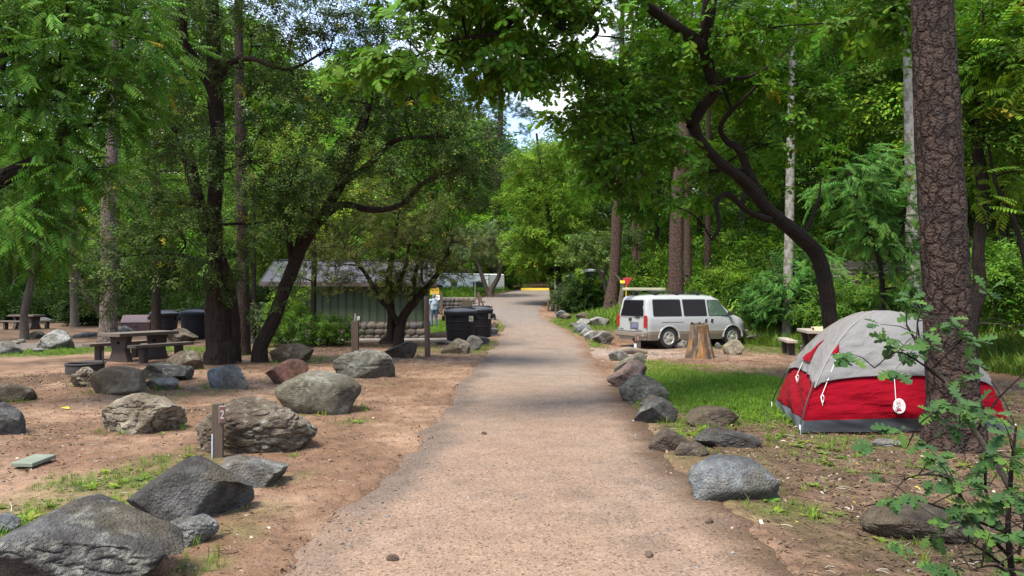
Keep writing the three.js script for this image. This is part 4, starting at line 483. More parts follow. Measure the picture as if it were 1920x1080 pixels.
// across the road and up the bank
const pine = (label, seed, pts, blobs, o = {}) => tree({ name: 'pine_tree', label, seed, bark: o.bark ?? 'pine', leaf: 'pine', green: GREEN.pine, rough: 0.08, limbs: [pts], blobs, per: 6, scale: o.scale ?? 1.3, clump: 1.2, gaps: 0.36, droop: 0.1, category: 'tree' });
pine('brown pine trunk with the dead snag at its foot', 60, [[1146, 574, 38, 14], [1152, 520, 38, 10], [1157, 400, 38, 10], [1161, 300, 38, 8], [1165, 150, 38, 6], [1168, -60, 38, 3]], [[1160, 280, 38, 50, 60, 1.4, 22], [1165, 150, 38, 60, 80, 1.6, 30], [1168, 0, 38, 50, 80, 1.4, 24]]);
pine('slender pine trunk with the yellow tag', 61, [[1191, 545, 46, 6], [1189, 400, 46, 5.5], [1187, 200, 46, 4], [1186, 0, 46, 2]], [[1187, 260, 46, 45, 60, 1.6, 24], [1186, 90, 46, 45, 90, 1.6, 24]]);
pine('second slender pine trunk right beside the tagged one', 62, [[1198, 540, 48, 6], [1200, 380, 48, 5.5], [1202, 150, 48, 4], [1203, -40, 48, 2]], [[1202, 200, 48, 45, 80, 1.6, 26]]);
pine('broad pine trunk directly behind the van roof', 63, [[1267, 575, 31, 16], [1268, 480, 31, 14], [1271, 370, 31, 13], [1282, 250, 31, 12], [1290, 60, 31, 9], [1296, -200, 31, 5]], [[1292, 20, 31, 90, 70, 2, 30], [1296, -150, 31, 70, 100, 1.6, 30]]);
pine('medium pine trunk close beside the broad one behind the van', 64, [[1290, 570, 35, 8], [1289, 420, 35, 7], [1291, 200, 35, 6], [1292, -60, 35, 3]], [[1291, 80, 35, 60, 90, 1.6, 26]]);
pine('lone slender pine trunk above the front of the van', 65, [[1327, 560, 36, 7], [1327, 450, 36, 6], [1328, 300, 36, 5], [1330, 60, 36, 3]], [[1330, 140, 36, 60, 90, 1.6, 26]]);
tree({ name: 'sycamore_tree', label: 'tall pale barked trunk rising straight from the bank behind the arching oak', seed: 66, bark: 'pale', leaf: 'broad', green: GREEN.broad, rough: 0.06, limbs: [[[1476, 560, 27, 10], [1480, 420, 27, 9], [1483, 250, 27, 8], [1489, 40, 27, 6.5], [1494, -200, 27, 4]]], blobs: [[1500, 60, 27, 60, 60, 1.6, 18], [1490, -120, 27, 150, 90, 3, 60], [1540, 170, 27.5, 50, 50, 1.4, 16]], scale: 1.1 });
tree({ name: 'sycamore_tree', label: 'pale barked trunk half hidden behind the massive pine', seed: 67, bark: 'pale', leaf: 'broad', green: GREEN.broad, rough: 0.06, limbs: [[[1716, 600, 20, 16], [1712, 480, 20, 14], [1707, 250, 20, 12], [1703, 80, 20, 10], [1700, -200, 20, 7]]], blobs: [[1690, 60, 20.5, 70, 60, 1.3, 20], [1640, -80, 20, 150, 80, 2, 50]], scale: 1.1 });
tree({ name: 'gnarled_tree', label: 'gnarled dark trunk with a round knot hole beside the massive pine', seed: 68, bark: 'dark', leaf: 'broad', green: GREEN.oak, rough: 0.26, limbs: [[[1818, 650, 12.5, 16], [1822, 600, 12.5, 14], [1836, 545, 12.5, 14], [1834, 470, 12.5, 12], [1842, 400, 12.5, 13], [1842, 335, 12.5, 13], [1828, 250, 12.6, 10], [1836, 205, 12.7, 6]], [[1836, 300, 12.5, 6], [1842, 225, 12.4, 5], [1828, 165, 12.3, 4], [1850, 90, 12.2, 3], [1842, 20, 12.1, 2]], [[1828, 240, 12.6, 6], [1810, 210, 12.8, 5], [1800, 120, 13, 3], [1790, 40, 13.1, 2]], [[1840, 215, 12.6, 4], [1870, 150, 12.5, 3], [1850, 60, 12.4, 2]]], blobs: [[1850, 70, 12.3, 60, 80, 0.8, 26], [1880, 230, 12.4, 60, 60, 0.8, 18], [1800, 60, 13, 50, 70, 0.7, 14]] });
thin('thin slanting stem behind the sapling at the frame edge', 69, 'dark', [[1955, 560, 12, 7], [1918, 470, 12, 6], [1896, 400, 12, 5], [1868, 345, 12, 4], [1850, 250, 12, 2]], { blobs: [[1890, 130, 12, 60, 70, 0.8, 24, 1.3], [1910, 320, 12, 40, 60, 0.7, 14]], leaf: 'walnut', green: GREEN.lime });
tree({ name: 'walnut_tree', label: 'young walnut with bright feathery leaves growing in front of the pale trunk', seed: 70, bark: 'dark', leaf: 'walnut', green: [0.08, 0.2, 0.03], per: 6, clump: 0.9, gaps: 0.36, droop: 0.25, twist: 0.6, limbs: [[[1660, 585, 17, 6], [1650, 500, 17, 5], [1630, 430, 17, 4], [1610, 380, 17, 3], [1590, 320, 17, 2]], [[1650, 500, 17, 4], [1690, 440, 17, 3], [1700, 360, 17, 2]]], blobs: [[1600, 350, 17, 60, 50, 0.9, 30], [1660, 330, 17, 60, 50, 0.9, 30], [1620, 430, 17, 65, 45, 0.9, 26], [1560, 440, 17, 45, 40, 0.7, 14], [1700, 440, 17, 40, 50, 0.6, 14], [1690, 540, 17, 40, 50, 0.6, 14, 0.8]] });
tree({ name: 'slender_tree', label: 'slender light green tree standing at the end of the gravel road', seed: 71, bark: 'dark', leaf: 'broad', green: GREEN.lime, per: 9, scale: 1.3, gaps: 0.34, limbs: [[[1050, 560, 47, 6], [1044, 500, 47, 5.5], [1034, 430, 47, 5], [1022, 370, 47, 4], [1014, 320, 47, 3], [1006, 250, 47, 2]], [[1036, 560, 48, 5], [1032, 480, 48, 4], [1034, 420, 48, 3]]], blobs: [[1010, 310, 47, 55, 40, 2, 50], [1020, 380, 47, 80, 50, 2.6, 80], [1040, 450, 47, 85, 45, 2.8, 80], [1000, 480, 48, 45, 35, 2, 30], [1070, 510, 47, 45, 30, 2, 26]] });
tree({ name: 'juniper_tree', label: 'small grey green tree with two curved stems beside the parked trailer', seed: 72, bark: 'grey', leaf: 'live', green: GREEN.grey, per: 8, scale: 1.4, clump: 1.5, limbs: [[[920, 552, 56, 6], [926, 535, 56, 5], [936, 515, 56, 4], [938, 480, 56, 3]], [[916, 552, 56, 5], [908, 530, 56, 4], [900, 505, 56, 4], [890, 470, 56, 2]]], blobs: [[910, 462, 56, 48, 38, 2.2, 56], [880, 470, 56, 30, 24, 1.6, 14], [938, 440, 56, 30, 30, 2, 24]] });
tree({ name: 'dogwood_tree', label: 'flat topped yellowish small tree between the road and the snag pine', seed: 73, bark: 'grey', leaf: 'broad', green: [0.13, 0.2, 0.05], per: 8, scale: 1.1, limbs: [[[1138, 560, 40, 4], [1130, 520, 40, 4], [1112, 495, 40, 3], [1095, 480, 40, 2]], [[1130, 520, 40, 3], [1145, 480, 40, 3], [1160, 450, 40, 2]]], blobs: [[1130, 455, 40, 55, 14, 1.6, 40], [1100, 480, 40, 40, 20, 1.4, 26], [1160, 440, 40, 30, 14, 1, 16]] });
pine('tall orange barked pine showing against the sky over the road', 74, [[930, 470, 72, 8], [930, 380, 72, 7], [934, 300, 72, 6.5], [939, 200, 72, 5], [941, 130, 72, 4], [942, 40, 72, 2]], [[960, 220, 72, 50, 45, 3.5, 40], [905, 200, 72, 35, 40, 3, 24], [950, 120, 72, 60, 50, 3.5, 44], [945, 290, 72, 45, 30, 3, 20], [940, 40, 72, 40, 40, 3, 20]], { scale: 2, bark: 'pine' });
pine('brown pine trunk in the trees behind the parked trailer', 75, [[925, 520, 66, 6], [924, 420, 66, 6], [922, 360, 66, 5], [921, 240, 66, 4]], [[880, 330, 66, 60, 40, 3, 30], [921, 270, 66, 40, 40, 3, 24]], { scale: 1.8 });
// fuller background trees, each its own
const BG = [
  [-60, 60, 620, 15, 'broad', 'broad'], [60, 75, 600, 16, 'broad', 'broad'], [180, 58, 560, 14, 'broad', 'broad'], [290, 80, 560, 17, 'broad', 'broad'], [390, 62, 560, 15, 'broad', 'broad'], [500, 52, 560, 13, 'broad', 'lime'], [600, 48, 520, 12, 'broad', 'lime'], [700, 60, 520, 14, 'broad', 'lime'], [800, 75, 500, 15, 'broad', 'broad'], [870, 66, 520, 13, 'broad', 'lime'], [975, 78, 500, 13, 'broad', 'lime'], [1075, 70, 520, 15, 'broad', 'lime'],
  [1150, 62, 500, 16, 'broad', 'broad'], [1230, 56, 500, 18, 'broad', 'broad'], [1310, 50, 480, 17, 'broad', 'broad'], [1390, 46, 480, 16, 'broad', 'broad'], [1470, 42, 470, 15, 'broad', 'broad'], [1560, 38, 460, 15, 'broad', 'broad'], [1640, 34, 450, 14, 'broad', 'broad'], [1760, 30, 430, 14, 'broad', 'broad'], [1880, 27, 420, 13, 'broad', 'lime'], [1990, 26, 420, 13, 'broad', 'broad'],
];
const PLACE = ['at the frame edge behind the walnut bough', 'deep behind the distant picnic table', 'behind the grey pine', 'behind the bin pair', 'behind the forked oak', 'beside the cabin roof', 'behind the cabin', 'rising over the cabin ridge', 'over the many stemmed tree', 'behind the parked trailer', 'closing the view up the road', 'beyond the slender road end tree', 'behind the snag pine', 'behind the twin slender pines', 'behind the broad pine by the van', 'above the front of the van', 'behind the pale straight trunk', 'above the stone retaining wall', 'behind the young walnut', 'behind the massive pine', 'behind the gnarled trunk', 'past the frame edge up the bank'];
BG.forEach(([x, d, , h, leaf, gk], i) => {
  const X = (x - 960) / F * d, y0 = G(X, d), q = (up) => 540 + 17 - (y0 + up - EYE) / d * F, w = h * 0.3 / d * F;
  tree({ name: 'leafy_tree', label: ['tall', 'full', 'dense', 'spreading'][i % 4] + ' green tree ' + PLACE[i], seed: 100 + i, bark: i % 3 ? 'oak' : 'grey', leaf: 'mass', green: GREEN[gk].map((v) => v * (0.85 + 0.3 * RT())), per: 7, clump: 0.9, gaps: 0.37, yellow: 0.001, twigs: 3, group: 'trees closing the view', category: 'tree',
    limbs: [[[x, q(0), d, 0.2 / d * F], [x + 6, q(h * 0.4), d, 0.15 / d * F], [x - 4, q(h * 0.8), d, 0.07 / d * F]]],
    blobs: [[x, q(h * 0.75), d, w, h * 0.26 / d * F, h * 0.26, 64], [x - w * 0.7, q(h * 0.5), d, w * 0.8, h * 0.2 / d * F, h * 0.2, 40, 0.9], [x + w * 0.7, q(h * 0.52), d - 1, w * 0.8, h * 0.2 / d * F, h * 0.2, 40], [x, q(h * 0.28), d - 1, w * 1.1, h * 0.16 / d * F, h * 0.2, 36, 0.85]] });
});
// shrubs
function shrub(label, seed, x, y, d, w, h, o = {}) {
  const b = onG((x - 960) / F * d, d), R = rng(seed), limbs = []; for (let i = 0; i < (o.stems ?? 5); i++) { const a = (R() - 0.5) * w * 1.1; limbs.push([[x + a * 0.3, y, d + (R() - 0.5) * 0.4, 2.2], [x + a * 0.7, y - h * 0.4, d, 1.6], [x + a, y - h * 0.8, d, 0.8]]); }
  return tree({ name: o.name ?? 'shrub', label, category: o.category ?? 'shrub', seed, bark: 'dark', leaf: o.leaf ?? 'broad', green: o.green ?? GREEN.broad, limbs, base: b, per: o.per ?? 7, scale: o.scale ?? 0.8, clump: 1.1, gaps: o.gaps ?? 0.34, twigs: 2, group: o.group, yellow: 0.002, bough: 0,
    blobs: [[x, y - h * 0.5, d, w * 0.5, h * 0.5, (o.deep ?? 0.6) * w / F * d, o.n ?? 60], [x - w * 0.25, y - h * 0.3, d - 0.3, w * 0.3, h * 0.32, 0.4 * w / F * d, (o.n ?? 60) / 3], [x + w * 0.25, y - h * 0.35, d - 0.3, w * 0.3, h * 0.36, 0.4 * w / F * d, (o.n ?? 60) / 3]] });
}
shrub('leafy green shrub against the cabin wall behind the leaning oak', 200, 560, 655, 26, 110, 90, { n: 80, green: GREEN.broad, scale: 0.6 });
shrub('low green shrub before the stone footing of the cabin', 201, 630, 655, 26.5, 70, 60, { n: 50, green: GREEN.oak, scale: 0.6 });
shrub('sunlit yellow green bush between the two dark trunks by the cabin', 202, 545, 610, 27.5, 60, 110, { n: 60, green: GREEN.lime, scale: 0.6 });
shrub('pale leaved shrub at the cabin corner', 203, 480, 635, 28, 45, 60, { n: 36, green: GREEN.grey, scale: 0.6 });
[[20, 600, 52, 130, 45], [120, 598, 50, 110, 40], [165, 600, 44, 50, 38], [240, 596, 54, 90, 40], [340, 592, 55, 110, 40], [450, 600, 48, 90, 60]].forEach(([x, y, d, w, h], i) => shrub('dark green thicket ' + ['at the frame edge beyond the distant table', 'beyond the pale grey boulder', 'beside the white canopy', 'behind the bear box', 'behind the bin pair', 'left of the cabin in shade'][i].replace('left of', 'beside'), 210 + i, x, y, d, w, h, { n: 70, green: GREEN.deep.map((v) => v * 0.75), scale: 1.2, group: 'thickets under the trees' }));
shrub('big bright shrub on the bank just beyond the van bonnet', 220, 1475, 610, 28.2, 130, 125, { n: 150, green: [0.065, 0.165, 0.03], scale: 0.75, leaf: 'broad' });
shrub('tall leafy shrub with feathery sprays behind the picnic table', 221, 1505, 600, 27, 130, 150, { n: 90, green: [0.08, 0.2, 0.035], leaf: 'walnut', scale: 0.9 });
shrub('broad green shrub on the bank under the retaining wall', 222, 1590, 610, 24, 130, 80, { n: 90, green: GREEN.broad, scale: 0.75 });
shrub('low shrub above the van roof on the slope', 223, 1370, 560, 33, 90, 60, { n: 60, green: GREEN.lime, scale: 0.8 });
shrub('green bush at the foot of the twin slender pines', 224, 1225, 560, 44, 80, 60, { n: 60, green: GREEN.lime, scale: 1.1 });
shrub('dark bush beside the grey trunk at the far road bend', 225, 1095, 585, 41, 70, 60, { n: 60, green: GREEN.deep, scale: 1 });
shrub('rounded green shrub where the road meets the far trees', 226, 1062, 575, 43, 40, 40, { n: 40, green: GREEN.grey, scale: 0.8 });
shrub('bright green thicket beside the path at the top of the road', 227, 935, 556, 68, 80, 70, { n: 90, green: GREEN.lime, scale: 1.4 });
shrub('grassy leaved bush on the bank beside the gnarled trunk', 228, 1880, 590, 17, 150, 130, { n: 80, green: GREEN.broad, scale: 0.9 });
shrub('fern like bush below the pale trunk', 229, 1705, 600, 18.5, 60, 70, { n: 40, green: GREEN.deep, leaf: 'walnut', scale: 0.8 });
// a far wood read as one mass, on the slope behind everything
{
  const R = rng(909), L = [], hill = [];
  for (let i = 0; i < 36000; i++) {
    const d = 78 + 75 * pow(R(), 1.4), px = -150 + 2220 * R(), X = (px - 960) / F * d, y0 = G(X, d), topPx = lin([[-150, -150], [300, -80], [500, 80], [580, 130], [660, 110], [760, 120], [860, 215], [960, 285], [1060, 275], [1180, 120], [1300, 40], [1420, 110], [1600, 60], [1700, -100], [2100, -200]], px)[0] + 60 * (fbm(px * 0.02, 3, 1, 3) - 0.5);
    const ty = EYE + (557 - topPx) / F * d, h = ty - y0; if (h < 2) continue;
    const y = y0 + h * pow(R(), 0.8); if (fbm(X * 0.16, y * 0.16, d * 0.16, 3) < 0.4) continue;
    const k = GREEN[R() < 0.35 ? 'lime' : R() < 0.3 ? 'pine' : 'broad'].map((v) => v * (0.7 + 0.6 * fbm(X * 0.1, y * 0.1, 7, 2)));
    L.push({ p: V(X + R(), y, -d), dir: V(R() - 0.5, (R() - 0.6) * 0.7, R() - 0.3), s: 1.9 + 1.3 * R(), c: vary(k, R, 0.25) });
  }
  const g = thing('woodland', 'mass of mixed green woodland closing the valley behind the campground', null, V(0, 0, 0)); g.userData.kind = 'stuff'; putSprays('mass', L, g, 'foliage', V(0, 0, 0), 0.9, 3); counts.push(['woodland', L.length]);
}
{ // understorey on the bank and under the far trees
  const R = rng(910), L = [];
  for (let i = 0; i < 16000; i++) {
    const d = 17 + 63 * R(), px = 1080 + 1000 * R(), X = (px - 960) / F * d, s = X - lin(FOOT, d)[0]; if (s < 1.2) continue; if (X > 11 && X < 18 && d > 24 && d < 33 && R() < 0.8) continue;
    if (fbm(X * 0.35, d * 0.35, 4, 3) < 0.42) continue; const top = 0.4 + 2.2 * pow(fbm(X * 0.3, d * 0.3, 9, 2), 2) * sstep(1, 8, s);
    L.push({ p: onG(X, d, top * R()), dir: V(R() - 0.5, R() * 0.8, R() - 0.2), s: (0.35 + 0.35 * R()) * (1 + d / 60), c: vary(GREEN[R() < 0.25 ? 'lime' : R() < 0.6 ? 'broad' : 'deep'], R, 0.3) });
  }
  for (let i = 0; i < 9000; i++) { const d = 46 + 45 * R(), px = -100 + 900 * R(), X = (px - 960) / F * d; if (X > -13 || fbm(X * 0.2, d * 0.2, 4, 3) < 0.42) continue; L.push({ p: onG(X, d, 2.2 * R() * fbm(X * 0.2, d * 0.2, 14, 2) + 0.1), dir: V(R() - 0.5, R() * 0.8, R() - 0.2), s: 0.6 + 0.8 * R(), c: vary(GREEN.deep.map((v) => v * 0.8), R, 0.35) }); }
  for (let i = 0; i < 2500; i++) { const d = 51 + 12 * R(), X = -8.5 + 8 * R() + (d - 52) * 0.25; if (X > roadAt(d)[0] - roadAt(d)[1] - 0.2) continue; L.push({ p: onG(X, d, 0.22 * R()), dir: V(R() - 0.5, R() * 0.8, R() - 0.2), s: 0.25 + 0.2 * R(), c: vary(GREEN.broad, R, 0.3) }); }
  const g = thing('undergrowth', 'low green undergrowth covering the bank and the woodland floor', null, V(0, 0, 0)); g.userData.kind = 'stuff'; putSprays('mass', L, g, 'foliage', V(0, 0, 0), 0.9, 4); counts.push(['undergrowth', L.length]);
}
// ------------------------------------------------------------------ grass, litter, stones
{
  const blade = (R, h, w) => { const a = R() * 2 * PI, lean = 0.15 + 0.6 * R(), x0 = (R() - 0.5) * 0.09, z0 = (R() - 0.5) * 0.09, cx = cos(a), cz = sin(a), p = [], L = h * (0.6 + 0.6 * R()); for (const [t, q] of [[0, 1], [0.55, 0.8], [1, 0]]) { const o = lean * L * t * t, y = L * t * (1 - 0.25 * lean * t); p.push([x0 + cx * o - cz * w * q, y, z0 + cz * o + cx * w * q], [x0 + cx * o + cz * w * q, y, z0 + cz * o - cx * w * q]); } return [p[0], p[1], p[2], p[1], p[3], p[2], p[2], p[3], p[4]].flat(); };
  const tuft = (seed, n, h, w) => { const R = rng(seed), p = [], c = []; for (let i = 0; i < n; i++) { p.push(...blade(R, h, w)); const t = [0.75 + 0.5 * R(), 0.8 + 0.4 * R(), 0.7 + 0.5 * R()]; for (let k = 0; k < 9; k++) c.push(...t); } const g = new THREE.BufferGeometry(); g.setAttribute('position', new THREE.Float32BufferAttribute(p, 3)); g.setAttribute('color', new THREE.Float32BufferAttribute(c, 3)); g.setAttribute('uv', new THREE.Float32BufferAttribute(new Float32Array(p.length / 3 * 2), 2)); g.computeVertexNormals(); return g; };
  SPRAY.grass = { g: [tuft(1, 12, 0.09, 0.0035), tuft(2, 9, 0.13, 0.0035), tuft(3, 14, 0.07, 0.003)], m: leafM([1, 1, 1], 0.35, 0.05) };
  const weed = (s) => { const R = rng(s), list = []; for (let i = 0; i < 6; i++) { const a = i * 1.05 + R(); list.push(tint(place(leafGeo(ELL, 0.06 + 0.05 * R(), 0.2, 0.3), V(0, 0.01, 0), V(cos(a), 0.35 + 0.5 * R(), sin(a)), V(0, 1, 0)), [0.8 + 0.4 * R(), 0.9, 0.8])); } return merge(list); };
  SPRAY.weed = { g: [weed(4), weed(5)], m: LM.leaf };
  const R = rng(77), L = [], Wd = [];
  const put = (x, d, s, dry, list = L) => { const g = mix3([0.115, 0.22, 0.02], [0.3, 0.28, 0.085], clamp(dry + 0.4 * (R() - 0.5))); list.push({ p: onG(x, d, bump(x, d) - 0.008), dir: V((R() - 0.5) * 0.3, 1, (R() - 0.5) * 0.3), s: s * (0.7 + 0.6 * R()), c: vary(g, R, 0.3) }); };
  for (const g of GRASS) { const area = g[2] * g[3] * 4, dens = g.d < 8 ? 480 : g.d < 20 ? 420 : 130, n = min(9000, area * dens); for (let i = 0; i < n; i++) { const x = g.x + (R() * 2 - 1) * g[2] * 1.5, d = g.d + (R() * 2 - 1) * g[3] * 1.5; if (roadEdge(x, d) > -0.12) continue; const [s, dry] = grassAt(x, d), nn = fbm(x * 3, d * 3, 6, 3); if (R() > clamp(s * 1.8 - (1.15 - s) * 1.55 * nn)) continue; if (driveAt(x, d) > 0.5 && R() < 0.8) continue; put(x, d, (0.3 + 0.45 * s) * (0.6 + 0.8 * R()) * (g.d > 25 ? 1.5 : 1), dry); if (R() < 0.05 && g.d < 14) put(x, d, 0.9, 0.1, Wd); } }
  for (let i = 0; i < 26000; i++) { const d = 12 + 26 * R(), x = lin(FOOT, d)[0] - 0.5 + 12 * R() * R(); if (x > (1.05 * d)) continue; put(x, d, 1.6 + 1.9 * R(), 0.12 + 0.3 * fbm(x * 0.4, d * 0.4, 3, 2)); }
  for (let i = 0; i < 2600; i++) { const d = 4.2 + 9 * R(), x = 1.9 + 7 * R(); if (fbm(x * 1.5, d * 1.5, 40, 3) < 0.5 || roadEdge(x, d) > -0.3) continue; put(x, d, 0.5 + 0.4 * R(), 0.25); if (R() < 0.12) put(x, d, 0.9, 0.1, Wd); }
  for (const [x, d, rx, rz] of ROCKAT) if (d < 26) for (let i = 0; i < 26; i++) { const a = R() * 2 * PI, k = 0.92 + 0.3 * R(), X = x + cos(a) * rx * k, D = d + sin(a) * rz * k; if (roadEdge(X, D) > -0.25 || fbm(X * 1.3, D * 1.3, 71, 2) < 0.46) continue; put(X, D, 0.45 + 0.6 * R(), 0.25); }
  const t = thing('grass', 'short patchy green grass growing on the campground floor and bank', null, V(0, 0, 0)); t.userData.kind = 'stuff'; putSprays('grass', L, t, 'blades', V(0, 0, 0), 0.9, 8);
  const t2 = thing('weeds', 'small broad leaved weeds scattered through the thin grass', null, V(0, 0, 0)); t2.userData.kind = 'stuff'; putSprays('weed', Wd, t2, 'leaves', V(0, 0, 0), 3, 9);
  // fallen leaves, needles and twigs
  const dead = leafGeo(ELL, 0.055, 0.5, 0.9), bit = tube([V(0, 0, 0), V(0.01, 0.05, 0.006), V(0, 0.11, 0)], [0.0035, 0.003, 0.0015], 4);
  SPRAY.litter = { g: [tint(dead, [1, 1, 1])], m: std([1, 1, 1], 0.9, { vertexColors: true, side: THREE.DoubleSide }) };
  SPRAY.bits = { g: [tint(bit, [1, 1, 1])], m: SPRAY.litter.m };
  const A = [], B = [], C = [];
  for (let i = 0; i < 120000; i++) { const d = 3.6 + 26 * pow(R(), 1.5), x = -11 + 21 * R(); if (abs(x) > d * 0.75 + 1) continue; const li = litterAt(x, d), e = roadEdge(x, d); if (R() > 0.2 + li * 0.8 - (e > 0 ? 0.6 * (1 - li) : 0) || (e > 0.1 && R() < 0.9 - 0.35 * exp(-e * 2.5))) continue; const brown = mix3([0.07, 0.042, 0.026], [0.24, 0.16, 0.09], R() * R()); const y = e > -0.15 ? 0.02 : bump(x, d); const q = { p: onG(x, d, y + 0.012), dir: V(R() - 0.5, (R() - 0.5) * 0.25, R() - 0.5), s: 0.5 + 0.7 * R(), c: R() < 0.012 ? [0.36, 0.28, 0.05] : R() < 0.05 ? [0.4, 0.36, 0.28] : brown }; (R() < 0.55 ? A : B).push(q); }
  const t3 = thing('leaf_litter', 'brown fallen leaves and twigs strewn on the bare earth', null, V(0, 0, 0)); t3.userData.kind = 'stuff'; putSprays('litter', A, t3, 'leaves', V(0, 0, 0), 0.7, 10); putSprays('bits', B, t3, 'twigs', V(0, 0, 0), 0.7, 11);
  const peb = (s) => tint(rockGeoSmall(s), [1, 1, 1]); function rockGeoSmall(s) { const g = new THREE.IcosahedronGeometry(0.5, 1), p = g.attributes.position; for (let i = 0; i < p.count; i++) { const x = p.getX(i), y = p.getY(i), z = p.getZ(i), k = 0.75 + 0.6 * noise(x * 2 + s * 9, y * 2, z * 2); p.setXYZ(i, x * k, y * k * 0.6, z * k); } g.computeVertexNormals(); return g; }
  SPRAY.pebble = { g: [peb(1), peb(2), peb(3)], m: std([1, 1, 1], 0.92, { vertexColors: true }) };
  for (let i = 0; i < 26000; i++) { const d = 3.6 + 22 * pow(R(), 1.6), x = -10 + 18 * R(); if (abs(x) > d * 0.75 + 1) continue; const e = roadEdge(x, d), near = exp(-abs(e) * 2.2), s = 0.007 + 0.022 * pow(R(), 5); if (R() > 0.35 + 0.6 * near) continue; const g = 0.1 + 0.24 * R() * R(); C.push({ p: onG(x, d, (e > 0 ? 0.02 : bump(x, d)) + 0.004), dir: V(R() - 0.5, R() - 0.5, R() - 0.5), s, c: R() < 0.5 ? [g, g * 0.97, g * 0.93] : [g * 1.2, g * 0.88, g * 0.68] }); }
  const t4 = thing('gravel', 'loose small stones scattered over the road and the dirt', null, V(0, 0, 0)); t4.userData.kind = 'stuff'; putSprays('pebble', C, t4, 'stones', V(0, 0, 0), 3, 12);
  counts.push(['grass', L.length], ['litter', A.length + B.length], ['pebbles', C.length]);
}
// ------------------------------------------------------------------ cabin, walls, trailer
const box = (w, h, d, x = 0, y = 0, z = 0, r = 0.006) => new RoundedBoxGeometry(w, h, d, 2, min(r, w * 0.45, h * 0.45, d * 0.45)).translate(x, y, z);
const plain = (w, h, d, x = 0, y = 0, z = 0) => new THREE.BoxGeometry(w, h, d).translate(x, y, z);
const cyl = (r0, r1, h, x = 0, y = 0, z = 0, seg = 20) => new THREE.CylinderGeometry(r1, r0, h, seg).translate(x, y + h / 2, z);
const woodMap = tex(512, (u, v) => { const c = 0.7 + 0.5 * (pfbm(u, v, 40, 3, 4, 71) - 0.5) + 0.25 * (pfbm(u, v, 8, 4, 3, 75) - 0.5); return [c, c * 0.98, c * 0.95]; }, true);
const concMap = tex(512, (u, v) => { const [d, id] = cells(u, v, 60, 81); let c = 0.8 + 0.3 * (pfbm(u, v, 8, 8, 5, 83) - 0.5) + (id > 0.6 ? 0.18 * (id - 0.8) * 4 * clamp(1 - d * 1.6) : 0); return [c, c * 0.985, c * 0.96]; }, true);
M.conc = std([0.13, 0.1, 0.08], 0.92, { map: concMap, bumpMap: concMap, bumpScale: 0.004 });
M.concDark = std([0.06, 0.043, 0.035], 0.92, { map: concMap, bumpMap: concMap, bumpScale: 0.004 });
M.concPale = std([0.36, 0.31, 0.26], 0.9, { map: concMap, bumpMap: concMap, bumpScale: 0.004 });
M.postWood = std([0.13, 0.09, 0.065], 0.9, { map: woodMap, bumpMap: woodMap, bumpScale: 0.006 });
M.greyWood = std([0.26, 0.21, 0.16], 0.9, { map: woodMap, bumpMap: woodMap, bumpScale: 0.006 });
const stoneV = [1, 2, 3, 4].map((s) => { const g = new THREE.IcosahedronGeometry(0.5, 2), p = g.attributes.position; for (let i = 0; i < p.count; i++) { const x = p.getX(i), y = p.getY(i), z = p.getZ(i), k = (0.86 + 0.4 * noise(x * 2.4 + s * 7, y * 2.4, z * 2.4)) * pow(1 / (pow(abs(x * 2), 4) + pow(abs(y * 2), 4) + pow(abs(z * 2), 4)), 0.11); p.setXYZ(i, x * k, y * k, z * k); } const q = mergeVertices(g.deleteAttribute('normal').deleteAttribute('uv')); q.computeVertexNormals(); q.setAttribute('uv', new THREE.Float32BufferAttribute(Array.from({ length: q.attributes.position.count }, (_, i) => [q.attributes.position.getX(i) * 2, q.attributes.position.getY(i) * 2]).flat(), 2)); return q; });
const stoneM = [[0.17, 0.155, 0.135], [0.12, 0.108, 0.095], [0.21, 0.175, 0.135], [0.14, 0.13, 0.125], [0.17, 0.13, 0.1]].map((c) => std(c, 0.92, { map: rockMap, bumpMap: rockBump, bumpScale: 0.01 }));
function stones(parent, L, H, size, seed, at, flat = 0.5) { // a face of rounded stones laid in rough courses; at(u, v) -> matrix placement [x, y, z]
  const R = rng(seed), rows = max(1, round(H / size / 0.8)); for (let j = 0; j < rows; j++) { let u = -R() * size * 0.5; while (u < L) { const w = size * (0.75 + 0.7 * R()), cu = u + w / 2; if (cu > 0.03 && cu < L) { const m = mesh('stone', stoneV[floor(R() * 4)], stoneM[floor(R() * 5)], parent), p = at(cu, (j + 0.5) * H / rows); m.position.set(p[0], p[1], p[2]); m.rotation.set(R() * 0.5, (p[3] ?? 0) + (R() - 0.5) * 0.3, (R() - 0.5) * 0.5); m.scale.set(w * 1.12, H / rows * 1.25, size * flat * 2); } u += w; } }
}
